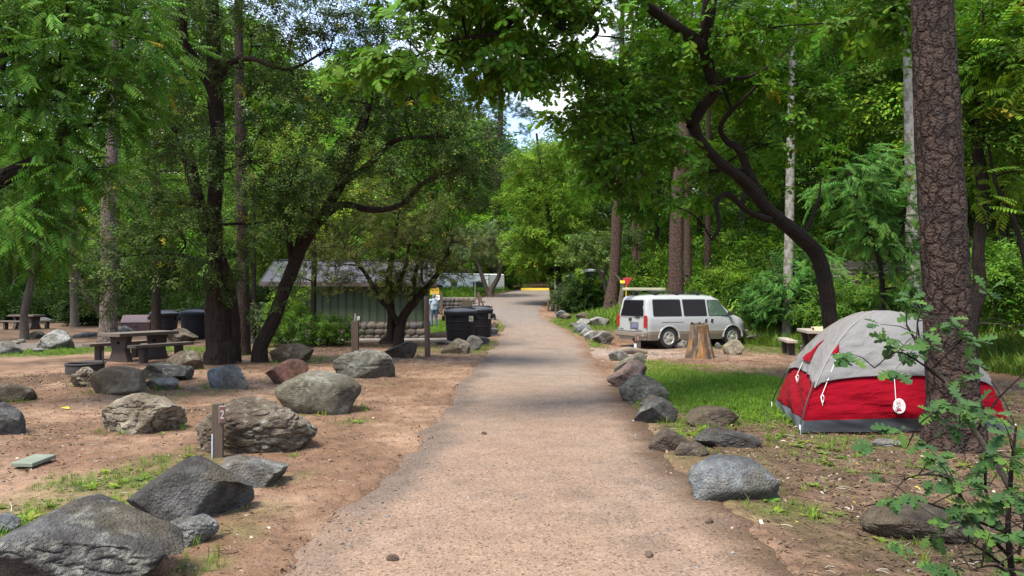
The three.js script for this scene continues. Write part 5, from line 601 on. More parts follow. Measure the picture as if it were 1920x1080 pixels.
{ // cabin: turned so that its long wall faces the picnic site
  const d0 = 29.6, c = onG((515 - 960) / F * d0, d0), L = 5.85, D = 4, turn = 0.1, t = thing('restroom_cabin', 'green board and batten cabin with a stone footing and grey ribbed metal roof', 'cabin', V(c.x, c.y - 0.05, c.z), turn);
  const green = std([0.115, 0.15, 0.085], 0.85, { map: woodMap }), greenD = std([0.07, 0.095, 0.055], 0.85, { map: woodMap }), H = 2.35, S = 0.72;
  const wall = mesh('wall', merge([plain(L, H, D, L / 2, H / 2, -D / 2)]), std([0.05, 0.05, 0.04], 0.9), t);
  const nb = 19, bw = L / nb; const bg = box(bw - 0.012, H - S, 0.03, 0, 0, 0, 0.004), bt = box(0.05, H - S, 0.03, 0, 0, 0, 0.006), gv = [green, std([0.105, 0.14, 0.08], 0.85, { map: woodMap }), std([0.125, 0.16, 0.095], 0.85, { map: woodMap })];
  for (let i = 0; i < nb; i++) { const b = mesh('board', bg, gv[(i * 7) % 3], wall); b.position.set((i + 0.5) * bw, S + (H - S) / 2, 0.016); }
  for (let i = 0; i <= nb; i++) { const b = mesh('batten', bt, greenD, wall); b.position.set(clamp(i * bw, 0.03, L - 0.03), S + (H - S) / 2, 0.046); }
  const ns = 15, sw = D / ns, sg = box(0.03, H - S, sw - 0.012, 0, 0, 0, 0.004); for (let i = 0; i < ns; i++) { const b = mesh('board', sg, gv[i % 3], wall); b.position.set(L + 0.016, S + (H - S) / 2, -(i + 0.5) * sw); }
  const foot = mesh('footing', merge([plain(L + 0.1, S - 0.06, 0.12, L / 2, S / 2 - 0.03, 0.05), plain(0.12, S - 0.06, D, L + 0.05, S / 2 - 0.03, -D / 2)]), std([0.16, 0.15, 0.13], 0.95, { map: concMap }), t);
  stones(foot, L, S, 0.27, 5, (u, v) => [u, v, 0.13]); stones(foot, D * 0.6, S, 0.27, 6, (u, v) => [L + 0.13, v, -u, PI / 2]);
  mesh('sill', box(L + 0.24, 0.06, 0.2, L / 2 + 0.05, S + 0.01, 0.06), M.conc, t);
  mesh('outlet_plate', merge([box(0.11, 0.16, 0.03, L * 0.56, S + 0.18, 0.065)]), std([0.75, 0.75, 0.72], 0.5), t); mesh('wall_vent', box(0.45, 0.38, 0.06, L * 0.8, S - 0.28, 0.2), std([0.02, 0.02, 0.02], 0.8), t);
  for (const z of [0.1, -D - 0.1]) mesh('corner_post', box(0.16, H, 0.16, L + 0.1, H / 2, z), greenD, t);
  const ov = 0.55, x0 = -0.45, x1 = L + 0.5, rise = 0.95, half = D / 2 + ov, roofM = std([0.055, 0.052, 0.06], 0.65), y0 = H - 0.04, ang = atan2(rise, half), sl = hypot(rise, half);
  const roof = mesh('roof', merge([plain(x1 - x0, 0.05, sl).rotateX(ang).translate((x0 + x1) / 2, y0 + rise / 2, -D / 2 + half / 2), plain(x1 - x0, 0.05, sl).rotateX(-ang).translate((x0 + x1) / 2, y0 + rise / 2, -D / 2 - half / 2)]), std([0.12, 0.1, 0.09], 0.9), t);
  const np = 17, pw = (x1 - x0) / np, pg = plain(pw - 0.03, 0.012, sl + 0.03), rg = box(0.035, 0.045, sl + 0.03, 0, 0, 0, 0.01), rms = [roofM, std([0.03, 0.028, 0.033], 0.65), std([0.063, 0.06, 0.067], 0.65)];
  for (let i = 0; i < np; i++) for (const s of [1, -1]) { const p = mesh('roof_panel', pg, rms[(i * 5) % 3], roof); p.rotation.x = ang * s; p.position.set(x0 + (i + 0.5) * pw, y0 + rise / 2 + 0.035, -D / 2 + s * half / 2); const r = mesh('rib', rg, rms[1], roof); r.rotation.x = ang * s; r.position.set(x0 + i * pw + 0.018, y0 + rise / 2 + 0.05, -D / 2 + s * half / 2); }
  mesh('fascia', merge([box(x1 - x0 + 0.06, 0.17, 0.04, (x0 + x1) / 2, y0 - 0.06, -D / 2 + half), box(x1 - x0 + 0.06, 0.17, 0.04, (x0 + x1) / 2, y0 - 0.06, -D / 2 - half)]), std([0.1, 0.07, 0.065], 0.7), roof);
  mesh('gable', new THREE.ExtrudeGeometry(new THREE.Shape([new THREE.Vector2(-D, H - 0.02), new THREE.Vector2(0, H - 0.02), new THREE.Vector2(-D / 2, H + rise * D / 2 / half - 0.05)]), { depth: 0.05, bevelEnabled: false }).rotateY(-PI / 2).scale(1, 1, -1).translate(L, 0, 0), greenD, t);
  mesh('ridge_cap', box(x1 - x0 + 0.02, 0.05, 0.22, (x0 + x1) / 2, y0 + rise + 0.06, -D / 2), rms[1], roof);
  const path = mesh('path', box(L + 1.6, 0.12, 1.1, L / 2 + 0.9, 0.04, 1.0, 0.02), M.concPale); path.position.copy(V(c.x, c.y - 0.03, c.z)); path.rotation.y = turn - 0.01; tag(path, 'pale concrete walkway along the cabin footing', null, null, 'structure');
}
{ // low stone wall below the gravel loop
  const a = gp(812, 578), b = gp(892, 570), L = hypot(b.x - a.x, b.z - a.z), t = thing('stone_wall', 'low stone wall with a pale cap holding up the gravel loop behind the man', 'wall', V(a.x, a.y - 0.1, a.z), -atan2(b.z - a.z, b.x - a.x)), H = 0.75;
  const core = mesh('core', plain(L, H, 0.4, L / 2, H / 2, -0.2), std([0.2, 0.18, 0.15], 0.95), t); stones(core, L, H, 0.3, 9, (u, v) => [u, v, 0.02]); mesh('cap', box(L + 0.1, 0.1, 0.55, L / 2, H + 0.03, -0.18, 0.02), M.concPale, t);
}
{ // retaining wall on the bank
  const d = 29, a = P(1558, 540, d), t = thing('retaining_wall', 'dry stone retaining wall set into the wooded bank', 'wall', V(a.x, a.y - 0.45, a.z), -0.28), L = 2.6, H = 1.45;
  const core = mesh('core', plain(L, H, 0.5, L / 2, H / 2, -0.35), std([0.06, 0.05, 0.04], 0.95), t), R = rng(5), dm = [[0.16, 0.13, 0.1], [0.1, 0.085, 0.07], [0.2, 0.165, 0.125]].map((c) => std(c, 0.95, { map: rockMap }));
  for (let j = 0; j < 9; j++) { let u = -0.1 * R(); while (u < L) { const w = 0.22 + 0.2 * R(); const m = mesh('stone', stoneV[floor(R() * 4)], dm[floor(R() * 3)], core); m.position.set(u + w / 2, (j + 0.5) * H / 9, -0.08 - 0.05 * j * 0.5); m.rotation.set(R() * 0.4, R() * 0.4, (R() - 0.5) * 0.4); m.scale.set(w * 1.15, 0.2, 0.4); u += w; } }
}
{ // travel trailer half hidden by trees
  const d = 60, a = P(800, 556, d), e = P(946, 556, d + 3), t = thing('travel_trailer', 'long white camping trailer with grey swooshes and dark windows parked behind trees', 'trailer', V(a.x, a.y - 0.85, a.z), atan2(a.z - e.z, e.x - a.x)), L = hypot(e.x - a.x, e.z - a.z), H = 2.75;
  const white = std([0.85, 0.87, 0.87], 0.35), dark = std([0.03, 0.035, 0.04], 0.15), grey = std([0.16, 0.17, 0.18], 0.4), body = mesh('body', box(L, H - 0.5, 2.3, L / 2, 0.5 + (H - 0.5) / 2, -1.15, 0.12), white, t);
  mesh('roof_edge', box(L - 0.1, 0.07, 2.34, L / 2, H - 0.1, -1.15, 0.03), grey, body); mesh('end_cap', box(0.05, H - 0.6, 0.04, L * 0.79, 0.52 + (H - 0.5) / 2, 0.012), dark, body); mesh('rear_panel', box(L * 0.2, H - 0.75, 0.02, L * 0.895, 0.55 + (H - 0.5) / 2, 0.008), std([0.42, 0.45, 0.44], 0.4), body);
  for (const [x, w, h, y] of [[0.16, 0.5, 0.45, 1.6], [0.34, 0.55, 0.4, 1.9], [0.47, 0.42, 0.3, 1.35], [0.655, 1.05, 0.52, 1.85]]) { const f = mesh('window', box(w * 1.0, h, 0.05, L * x, y, 0.012, 0.04), grey, body); mesh('pane', box(w - 0.1, h - 0.1, 0.02, L * x, y, 0.04, 0.03), dark, f); }
  const sw = (x0, y0, x1, y1, x2, y2, w) => tube(resample([V(L * x0, y0, 0.004), V(L * x1, y1, 0.004), V(L * x2, y2, 0.004)], [w, w * 0.7, 0.01], 0.2)[0], resample([V(L * x0, y0, 0.004), V(L * x1, y1, 0.004), V(L * x2, y2, 0.004)], [w, w * 0.7, 0.01], 0.2)[1], 6).scale(1, 1, 0.12);
  mesh('stripe', merge([sw(0.45, 0.85, 0.62, 1.05, 0.78, 1.5, 0.1), sw(0.4, 0.7, 0.6, 0.8, 0.78, 1.2, 0.05), sw(0.55, 1.9, 0.7, 2.2, 0.95, 2.3, 0.05)]), grey, body);
  mesh('wheel', merge([0.38, 0.46].map((x) => cyl(0.36, 0.36, 0.25, 0, 0, 0, 20).rotateX(PI / 2).translate(L * x, 0.36, -0.2))), std([0.03, 0.03, 0.03], 0.9), t);
  mesh('hitch', box(1.1, 0.1, 0.12, -0.5, 0.55, -1.15), std([0.04, 0.04, 0.04], 0.6), t);
}
{ // distant white car roof among leaves past the road bend
  const p = onG((1100 - 960) / F * 52, 52), t = thing('parked_car', 'pale car mostly hidden by leaves past the road bend', 'car', p, 0.2), wh = std([0.7, 0.73, 0.75], 0.3), s = new THREE.Shape(); s.moveTo(-2.1, 0.3); s.lineTo(-2.15, 0.75); s.quadraticCurveTo(-1.8, 0.95, -1.3, 0.98); s.quadraticCurveTo(-0.7, 1.45, 0, 1.48); s.quadraticCurveTo(0.9, 1.48, 1.6, 1.0); s.quadraticCurveTo(2.1, 0.95, 2.15, 0.7); s.lineTo(2.1, 0.3); s.closePath();
  mesh('body', new THREE.ExtrudeGeometry(s, { depth: 1.6, bevelSize: 0.08, bevelThickness: 0.08, bevelSegments: 3 }).translate(0, 0, -0.8), wh, t); const w = new THREE.Shape(); w.moveTo(-1.1, 0.98); w.quadraticCurveTo(-0.6, 1.36, 0, 1.38); w.quadraticCurveTo(0.8, 1.38, 1.3, 1.02); w.closePath(); mesh('window', new THREE.ExtrudeGeometry(w, { depth: 1.77, bevelEnabled: false }).translate(0, 0, -0.885), std([0.03, 0.04, 0.05], 0.1), t);
  for (const [x, z] of [[-1.35, 0.8], [1.35, 0.8], [-1.35, -0.8], [1.35, -0.8]]) { const q = mesh('wheel', cyl(0.32, 0.32, 0.2).translate(0, -0.1, 0).rotateX(PI / 2), std([0.03, 0.03, 0.03], 0.9), t); q.position.set(x, 0.32, z); }
}
{ // canopy far off in the wood
  const p = onG((160 - 960) / F * 50, 50), t = thing('shade_canopy', 'small white peaked canopy far off behind the trunks', 'canopy', p), k = 50 / F, g = new THREE.ConeGeometry(20 * k * 1.4, 15 * k, 4, 1).rotateY(PI / 4).translate(0, 1.0 + 7 * k, 0); mesh('roof', g, std([0.6, 0.55, 0.46], 0.8, { side: THREE.DoubleSide, flatShading: true }), t); for (const [x, z] of [[-0.68, 0.68], [0.68, 0.68], [-0.68, -0.68], [0.68, -0.68]]) mesh('leg', cyl(0.02, 0.02, 1.0, x, 0, z, 8), std([0.5, 0.5, 0.5], 0.4), t);
}
{ const a = P(977, 545, 65), b = P(1029, 542, 65.4), y = min(G(a.x, 65), G(b.x, 65.4)), L = hypot(b.x - a.x, b.z - a.z), s = new THREE.Shape([[-0.13, 0], [0.13, 0], [0.09, 0.2], [-0.09, 0.2]].map((q) => new THREE.Vector2(...q))); const m = mesh('parking_bumper', new THREE.ExtrudeGeometry(s, { depth: L, bevelSize: 0.012, bevelThickness: 0.012, bevelSegments: 1 }).rotateY(PI / 2), std([0.72, 0.5, 0.05], 0.7)); m.position.set(a.x, y + 0.02, a.z); m.rotation.y = -atan2(b.z - a.z, b.x - a.x); tag(m, 'yellow painted parking bumper across the top of the road', 'parking bumper'); }
// ------------------------------------------------------------------ van
const font = await new FontLoader().loadAsync('fonts/droid/droid_sans_bold.typeface.json');
const letters = (s, size, depth = 0.004) => { const g = new TextGeometry(s, { font, size, depth, curveSegments: 3, bevelEnabled: false }); g.computeBoundingBox(); const b = g.boundingBox; return g.translate(-(b.min.x + b.max.x) / 2, -(b.min.y + b.max.y) / 2, 0); };
{
  const rr = P(1253, 655, 26), turn = 0.4, base = onG(rr.x, 26.2), t = thing('minivan', 'silver white minivan with dark tinted windows and tan lower panels', 'van', V(0, 0, 0), turn);
  const WB = 2.75, rearX = 0.95; // origin: middle of the rear bumper on the ground
  const off = V(rearX, 0, 0.82).applyAxisAngle(V(0, 1, 0), turn); t.position.set(base.x - off.x, base.y + 0.02, base.z - off.z);
  const TOP = [[0, 0.5], [0.015, 1.02], [0.07, 1.45], [0.13, 1.74], [0.22, 1.83], [0.5, 1.885], [1.6, 1.9], [2.6, 1.88], [2.95, 1.83], [3.2, 1.72], [3.75, 1.22], [3.86, 1.16], [4.25, 1.04], [4.42, 0.92], [4.52, 0.72], [4.54, 0.5]];
  const topY = (x) => lin(TOP, x)[0], hw = (y) => lin([[0.25, 0.9], [0.5, 0.955], [0.85, 0.975], [1.08, 0.955], [1.74, 0.8], [1.83, 0.745], [1.9, 0.62]], y)[0], plan = (x) => { const e = x < 0.2 ? 0.2 - x : x > 3.9 ? (x - 3.9) * 0.75 : 0; return e; };
  const loft = (ylo, yhiF, o, xs) => { // a closed shell of cross sections between heights
    const N = 22, pos = [], idx = [], ring = 2 * N; xs.forEach((x) => { const yh = min(yhiF, topY(x)), e = plan(x), q = x < 0.2 ? 0.1 * pow(e / 0.2, 2) : 0.34 * pow(e / 0.48, 2); const row = []; for (let k = 0; k < N; k++) { const f = k / (N - 1), y = lerp(ylo, yh, f); let w = hw(y * 1) - q + o; if (yhiF > 5 && x > 3.2) w -= 0.1 * pow(f, 4); if (yhiF > 5 && f > 0.93) w -= 0.05 * (f - 0.93) / 0.07 * (x > 3 ? 1.5 : 1); row.push([y, w]); } for (let k = 0; k < N; k++) pos.push(x, row[k][0], row[k][1]); for (let k = N - 1; k >= 0; k--) pos.push(x, row[k][0], -row[k][1]); });
    const n = xs.length; for (let i = 0; i < n - 1; i++) for (let k = 0; k < ring; k++) { const a = i * ring + k, b = i * ring + (k + 1) % ring, c = a + ring, d = b + ring; idx.push(a, c, b, b, c, d); }
    for (const e of [0, n - 1]) for (let k = 0; k < N - 1; k++) { const a = e * ring + k, b = e * ring + k + 1, c = e * ring + ring - 1 - k, d = e * ring + ring - 2 - k; e ? idx.push(a, c, b, b, c, d) : idx.push(a, b, c, b, d, c); }
    const g = new THREE.BufferGeometry(); g.setAttribute('position', new THREE.Float32BufferAttribute(pos, 3)); g.setAttribute('uv', new THREE.Float32BufferAttribute(new Float32Array(pos.length / 3 * 2), 2)); g.setIndex(idx); g.computeVertexNormals(); return g;
  };
  const xsAll = []; for (let x = 0; x <= 4.54; x += 0.06) xsAll.push(x); for (const [x] of TOP) xsAll.push(x); xsAll.sort((a, b) => a - b); const xs = xsAll.filter((x, i) => !i || x - xsAll[i - 1] > 0.008);
  const well = [rearX, rearX + WB], ev = new Evaluator(); ev.useGroups = false;
  const cutWheels = (g) => { let b = new Brush(g); b.updateMatrixWorld(); for (const x of well) { const c = new Brush(new THREE.CylinderGeometry(0.405, 0.405, 2.4, 36).rotateX(PI / 2).translate(x, 0.36, 0)); c.updateMatrixWorld(); b = ev.evaluate(b, c, SUBTRACTION); } const q = b.geometry; for (const k of Object.keys(q.attributes)) if (!['position', 'normal', 'uv'].includes(k)) q.deleteAttribute(k); return q; };
  const paint = new THREE.MeshPhysicalMaterial({ color: col(0.38, 0.39, 0.385), roughness: 0.38, metalness: 0.1, clearcoat: 0.7, clearcoatRoughness: 0.12 }), tan = std([0.2, 0.165, 0.125], 0.55), black = std([0.02, 0.02, 0.021], 0.6), glass = new THREE.MeshPhysicalMaterial({ color: col(0.012, 0.011, 0.014), roughness: 0.1, specularIntensity: 0.18 }), rubber = std([0.025, 0.024, 0.024], 0.9), seam = std([0.1, 0.1, 0.1], 0.8), chrome = std([0.6, 0.6, 0.6], 0.28, { metalness: 0.8 });
  const body = mesh('body', cutWheels(loft(0.3, 9, 0, xs)), paint, t);
  mesh('lower_panel', cutWheels(loft(0.29, 0.62, 0.012, xs.filter((x) => x > 0.05 && x < 4.5))), tan, t);
  mesh('underbody', plain(4.3, 0.2, 1.5, 2.3, 0.42, 0), black, t); for (const x of well) mesh('wheel_arch', cyl(0.41, 0.41, 1.5, 0, 0, 0, 28).rotateX(PI / 2).translate(x, 0.36, -0.75), black, t);
  for (const x of well) for (const s of [1, -1]) { const lip = new THREE.TorusGeometry(0.425, 0.035, 8, 40, PI * 1.0).scale(1, 1, 0.7); mesh('arch_lip', lip.translate(x, 0.37, s * 0.955), paint, t); }
  // side glass: flat panes that follow the lean of the sides
  const side = (pts, s, o = 0.006) => { const g = new THREE.ShapeGeometry(new THREE.Shape(pts.map((p) => new THREE.Vector2(...p))), 4), p = g.attributes.position; for (let i = 0; i < p.count; i++) p.setZ(i, s * (hw(p.getY(i)) + o)); if (s < 0) { const ix = g.index.array; for (let i = 0; i < ix.length; i += 3) { const q = ix[i]; ix[i] = ix[i + 1]; ix[i + 1] = q; } } g.computeVertexNormals(); return g; };
  const rnd = (x0, x1, x2, x3, y0, y1, r = 0.05) => { const c = [[x0, y0], [x1, y0], [x2, y1], [x3, y1]], out = []; c.forEach((p, i) => { const a = c[(i + 3) % 4], b = c[(i + 1) % 4], la = hypot(a[0] - p[0], a[1] - p[1]), lb = hypot(b[0] - p[0], b[1] - p[1]); for (let k = 0; k <= 4; k++) { const f = k / 4, p0 = [p[0] + (a[0] - p[0]) * r / la, p[1] + (a[1] - p[1]) * r / la], p1 = [p[0] + (b[0] - p[0]) * r / lb, p[1] + (b[1] - p[1]) * r / lb]; out.push([(1 - f) ** 2 * p0[0] + 2 * f * (1 - f) * p[0] + f * f * p1[0], (1 - f) ** 2 * p0[1] + 2 * f * (1 - f) * p[1] + f * f * p1[1]]); } }); return out; };
  for (const s of [1, -1]) {
    for (const [a, b, c, d] of [[0.3, 1.5, 1.5, 0.34], [1.58, 2.58, 2.58, 1.58]]) { const f = mesh('side_window', side(rnd(a, b, c, d, 1.12, 1.72), s), black, t); mesh('pane', side(rnd(a + 0.03, b - 0.03, c - 0.03, d + 0.03, 1.145, 1.695), s, 0.01), glass, f); }
    const f = mesh('front_window', side(rnd(2.64, 3.56, 3.12, 2.64, 1.12, 1.7), s), black, t); mesh('pane', side(rnd(2.67, 3.5, 3.09, 2.67, 1.145, 1.675), s, 0.01), s > 0 ? new THREE.MeshPhysicalMaterial({ color: col(0.05, 0.085, 0.06), roughness: 0.06 }) : glass, f);
    const ln = (x0, y0, x1, y1, w = 0.006) => { const L = hypot(x1 - x0, y1 - y0); return side(rnd(0, L, L, 0, -w, w, 0.003), 1, 0).scale(1, 1, 0).rotateZ(atan2(y1 - y0, x1 - x0)).translate(x0, y0, 0); };
    const seams = [ln(1.54, 0.62, 1.54, 1.12), ln(2.61, 0.62, 2.61, 1.12), ln(3.62, 0.62, 3.62, 1.1), ln(0.62, 0.92, 1.54, 0.92, 0.012)].map((g) => { const p = g.attributes.position; for (let i = 0; i < p.count; i++) p.setZ(i, s * (hw(p.getY(i)) + 0.004)); g.computeVertexNormals(); return g; }); mesh('door_seam', merge(seams), seam, t);
    for (const x of [2.5, 2.76]) { const hd = mesh('door_handle', box(0.13, 0.09, 0.02, x, 0.98, s * (hw(0.98) + 0.006)), paint, t); mesh('recess', box(0.085, 0.13, 0.01, x - (x < 2.6 ? 0.0 : 0), 0.96, s * (hw(0.96) + 0.018)), black, hd); }
    mesh('door_mirror', box(0.1, 0.17, 0.2, 3.52, 1.22, s * 1.04, 0.04), black, t);
    mesh('badge', letters('AWD', 0.05).rotateY(s > 0 ? 0 : PI).translate(3.4, 0.68, s * (hw(0.68) + 0.003)), seam, t);
    mesh('tail_light', merge([box(0.06, 0.43, 0.15, 0.022, 0.95, s * 0.885, 0.02)]), std([0.35, 0.015, 0.015], 0.25), t);
    mesh('rack_rail', tube(resample([V(0.42, 1.93, s * 0.62), V(0.55, 1.97, s * 0.62), V(1.6, 1.975, s * 0.62), V(2.6, 1.965, s * 0.62), V(2.75, 1.92, s * 0.62)], [0.018, 0.018, 0.018, 0.018, 0.018], 0.1)[0], Array(60).fill(0.018), 8), black, t);
    for (const x of [0.6, 1.5, 2.4]) mesh('rack_foot', box(0.16, 0.09, 0.06, x, 1.92, s * 0.62, 0.02), black, t);
  }
  for (const x of [0.75, 2.1]) mesh('rack_bar', box(0.05, 0.025, 1.24, x, 1.985, 0, 0.01), black, t);
  // back: follows the lean of the rear
  const lean = (g, o = 0.008) => { g.rotateY(-PI / 2); const p = g.attributes.position; for (let i = 0; i < p.count; i++) { const y = p.getY(i); p.setX(i, p.getX(i) + lin([[0.5, 0], [1.02, 0.015], [1.45, 0.07], [1.74, 0.13], [1.83, 0.22]], y)[0] - o); } g.computeVertexNormals(); return g; };
  const rear = (pts) => lean(new THREE.ShapeGeometry(new THREE.Shape(pts.map((p) => new THREE.Vector2(...p))), 4));
  const rwin = mesh('rear_window', rear(rnd(-0.76, 0.76, 0.64, -0.64, 1.12, 1.7, 0.06)), black, t); mesh('pane', lean(new THREE.ShapeGeometry(new THREE.Shape(rnd(-0.73, 0.73, 0.615, -0.615, 1.145, 1.675, 0.05).map((p) => new THREE.Vector2(...p)))), 0.013), glass, rwin);
  const rbox = (w, h, z, y) => rear(rnd(z - w / 2, z + w / 2, z + w / 2, z - w / 2, y - h / 2, y + h / 2, min(w, h) * 0.2));
  mesh('door_seam', merge([rbox(0.014, 0.5, -0.04, 0.83), rbox(1.62, 0.014, 0, 1.085), rbox(0.014, 0.5, 0.79, 0.83), rbox(0.014, 0.5, -0.79, 0.83)]), seam, t);
  mesh('rear_handle', merge([box(0.05, 0.06, 0.16, -0.005, 1.03, -0.05, 0.02), box(0.05, 0.1, 0.07, -0.01, 1.01, -0.1, 0.02), box(0.04, 0.03, 0.3, 0.0, 1.13, 0.3, 0.01).rotateX(0.08)]), black, t);
  const pl = mesh('plate_recess', box(0.02, 0.24, 0.52, -0.002, 0.8, 0.2, 0.02), seam, t); mesh('number_plate', box(0.02, 0.15, 0.31, -0.014, 0.79, 0.24, 0.01), std([0.13, 0.15, 0.26], 0.5), pl);
  mesh('badge', merge([letters('CHEVROLET', 0.055).rotateY(-PI / 2).translate(-0.006, 0.63, 0.5), letters('ASTRO', 0.055).rotateY(-PI / 2).translate(-0.006, 0.66, -0.64)]), seam, t);
  const bmp = mesh('rear_bumper', box(0.22, 0.2, 1.9, -0.02, 0.5, 0, 0.05), std([0.2, 0.165, 0.13], 0.6), t); mesh('step_pad', box(0.2, 0.02, 1.8, -0.03, 0.607, 0, 0.008), std([0.14, 0.14, 0.16], 0.6), bmp);
  mesh('front_bumper', box(0.25, 0.25, 1.5, 4.52, 0.48, 0, 0.08), std([0.11, 0.1, 0.09], 0.6), t); mesh('tow_hitch', box(0.3, 0.06, 0.06, 0.05, 0.33, 0.25), black, t);
  const tyre = new THREE.LatheGeometry([[0.2, -0.11], [0.3, -0.115], [0.34, -0.1], [0.36, -0.06], [0.36, 0.06], [0.34, 0.1], [0.3, 0.115], [0.2, 0.11]].map((p) => new THREE.Vector2(...p)), 40).rotateX(PI / 2), rimR = 0.215;
  const hole = new THREE.Shape(); hole.absarc(0, 0, rimR, 0, 2 * PI); for (let i = 0; i < 5; i++) { const a = (i + 0.5) / 5 * 2 * PI, h = new THREE.Path(); h.absellipse(cos(a) * 0.138, sin(a) * 0.138, 0.048, 0.034, 0, 2 * PI, true, a); hole.holes.push(h); }
  for (const x of well) for (const s of [1, -1]) { const w = mesh('wheel', tyre, rubber, t); w.position.set(x, 0.36, s * 0.83); const r = mesh('rim', merge([new THREE.ExtrudeGeometry(hole, { depth: 0.03, bevelSize: 0.008, bevelThickness: 0.008, bevelSegments: 2, curveSegments: 20 }).translate(0, 0, 0.06), new THREE.TorusGeometry(rimR, 0.018, 8, 32).translate(0, 0, 0.1), cyl(0.055, 0.045, 0.04).rotateX(PI / 2).translate(0, 0, 0.09)]), std([0.5, 0.49, 0.44], 0.35, { metalness: 0.5 }), w); mesh('hub', merge([cyl(0.2, 0.2, 0.02).rotateX(PI / 2).translate(0, 0, 0.02)]), black, w); if (s < 0) w.rotation.y = PI; }
  // the pale board lying over the rack
  const q = V(-0.02, 2.06, -0.3).applyAxisAngle(V(0, 1, 0), turn).add(t.position), bs = new THREE.Shape(); bs.moveTo(0, -0.22); bs.lineTo(1.25, -0.26); bs.quadraticCurveTo(1.6, -0.24, 1.66, -0.02); bs.quadraticCurveTo(1.6, 0.24, 1.25, 0.26); bs.lineTo(0, 0.22); bs.quadraticCurveTo(-0.12, 0, 0, -0.22); const bd = thing('roof_board', 'cream coloured board lying across the roof rack of the minivan', 'board', q, turn + 0.02); mesh('deck', new THREE.ExtrudeGeometry(bs, { depth: 0.05, bevelSize: 0.02, bevelThickness: 0.025, bevelSegments: 3 }).rotateX(-PI / 2), std([0.4, 0.37, 0.25], 0.5), bd); for (const x of [0.35, 0.8, 1.2]) mesh('foot', box(0.05, 0.06, 0.3, x, -0.04, 0, 0.01), black, bd);
}
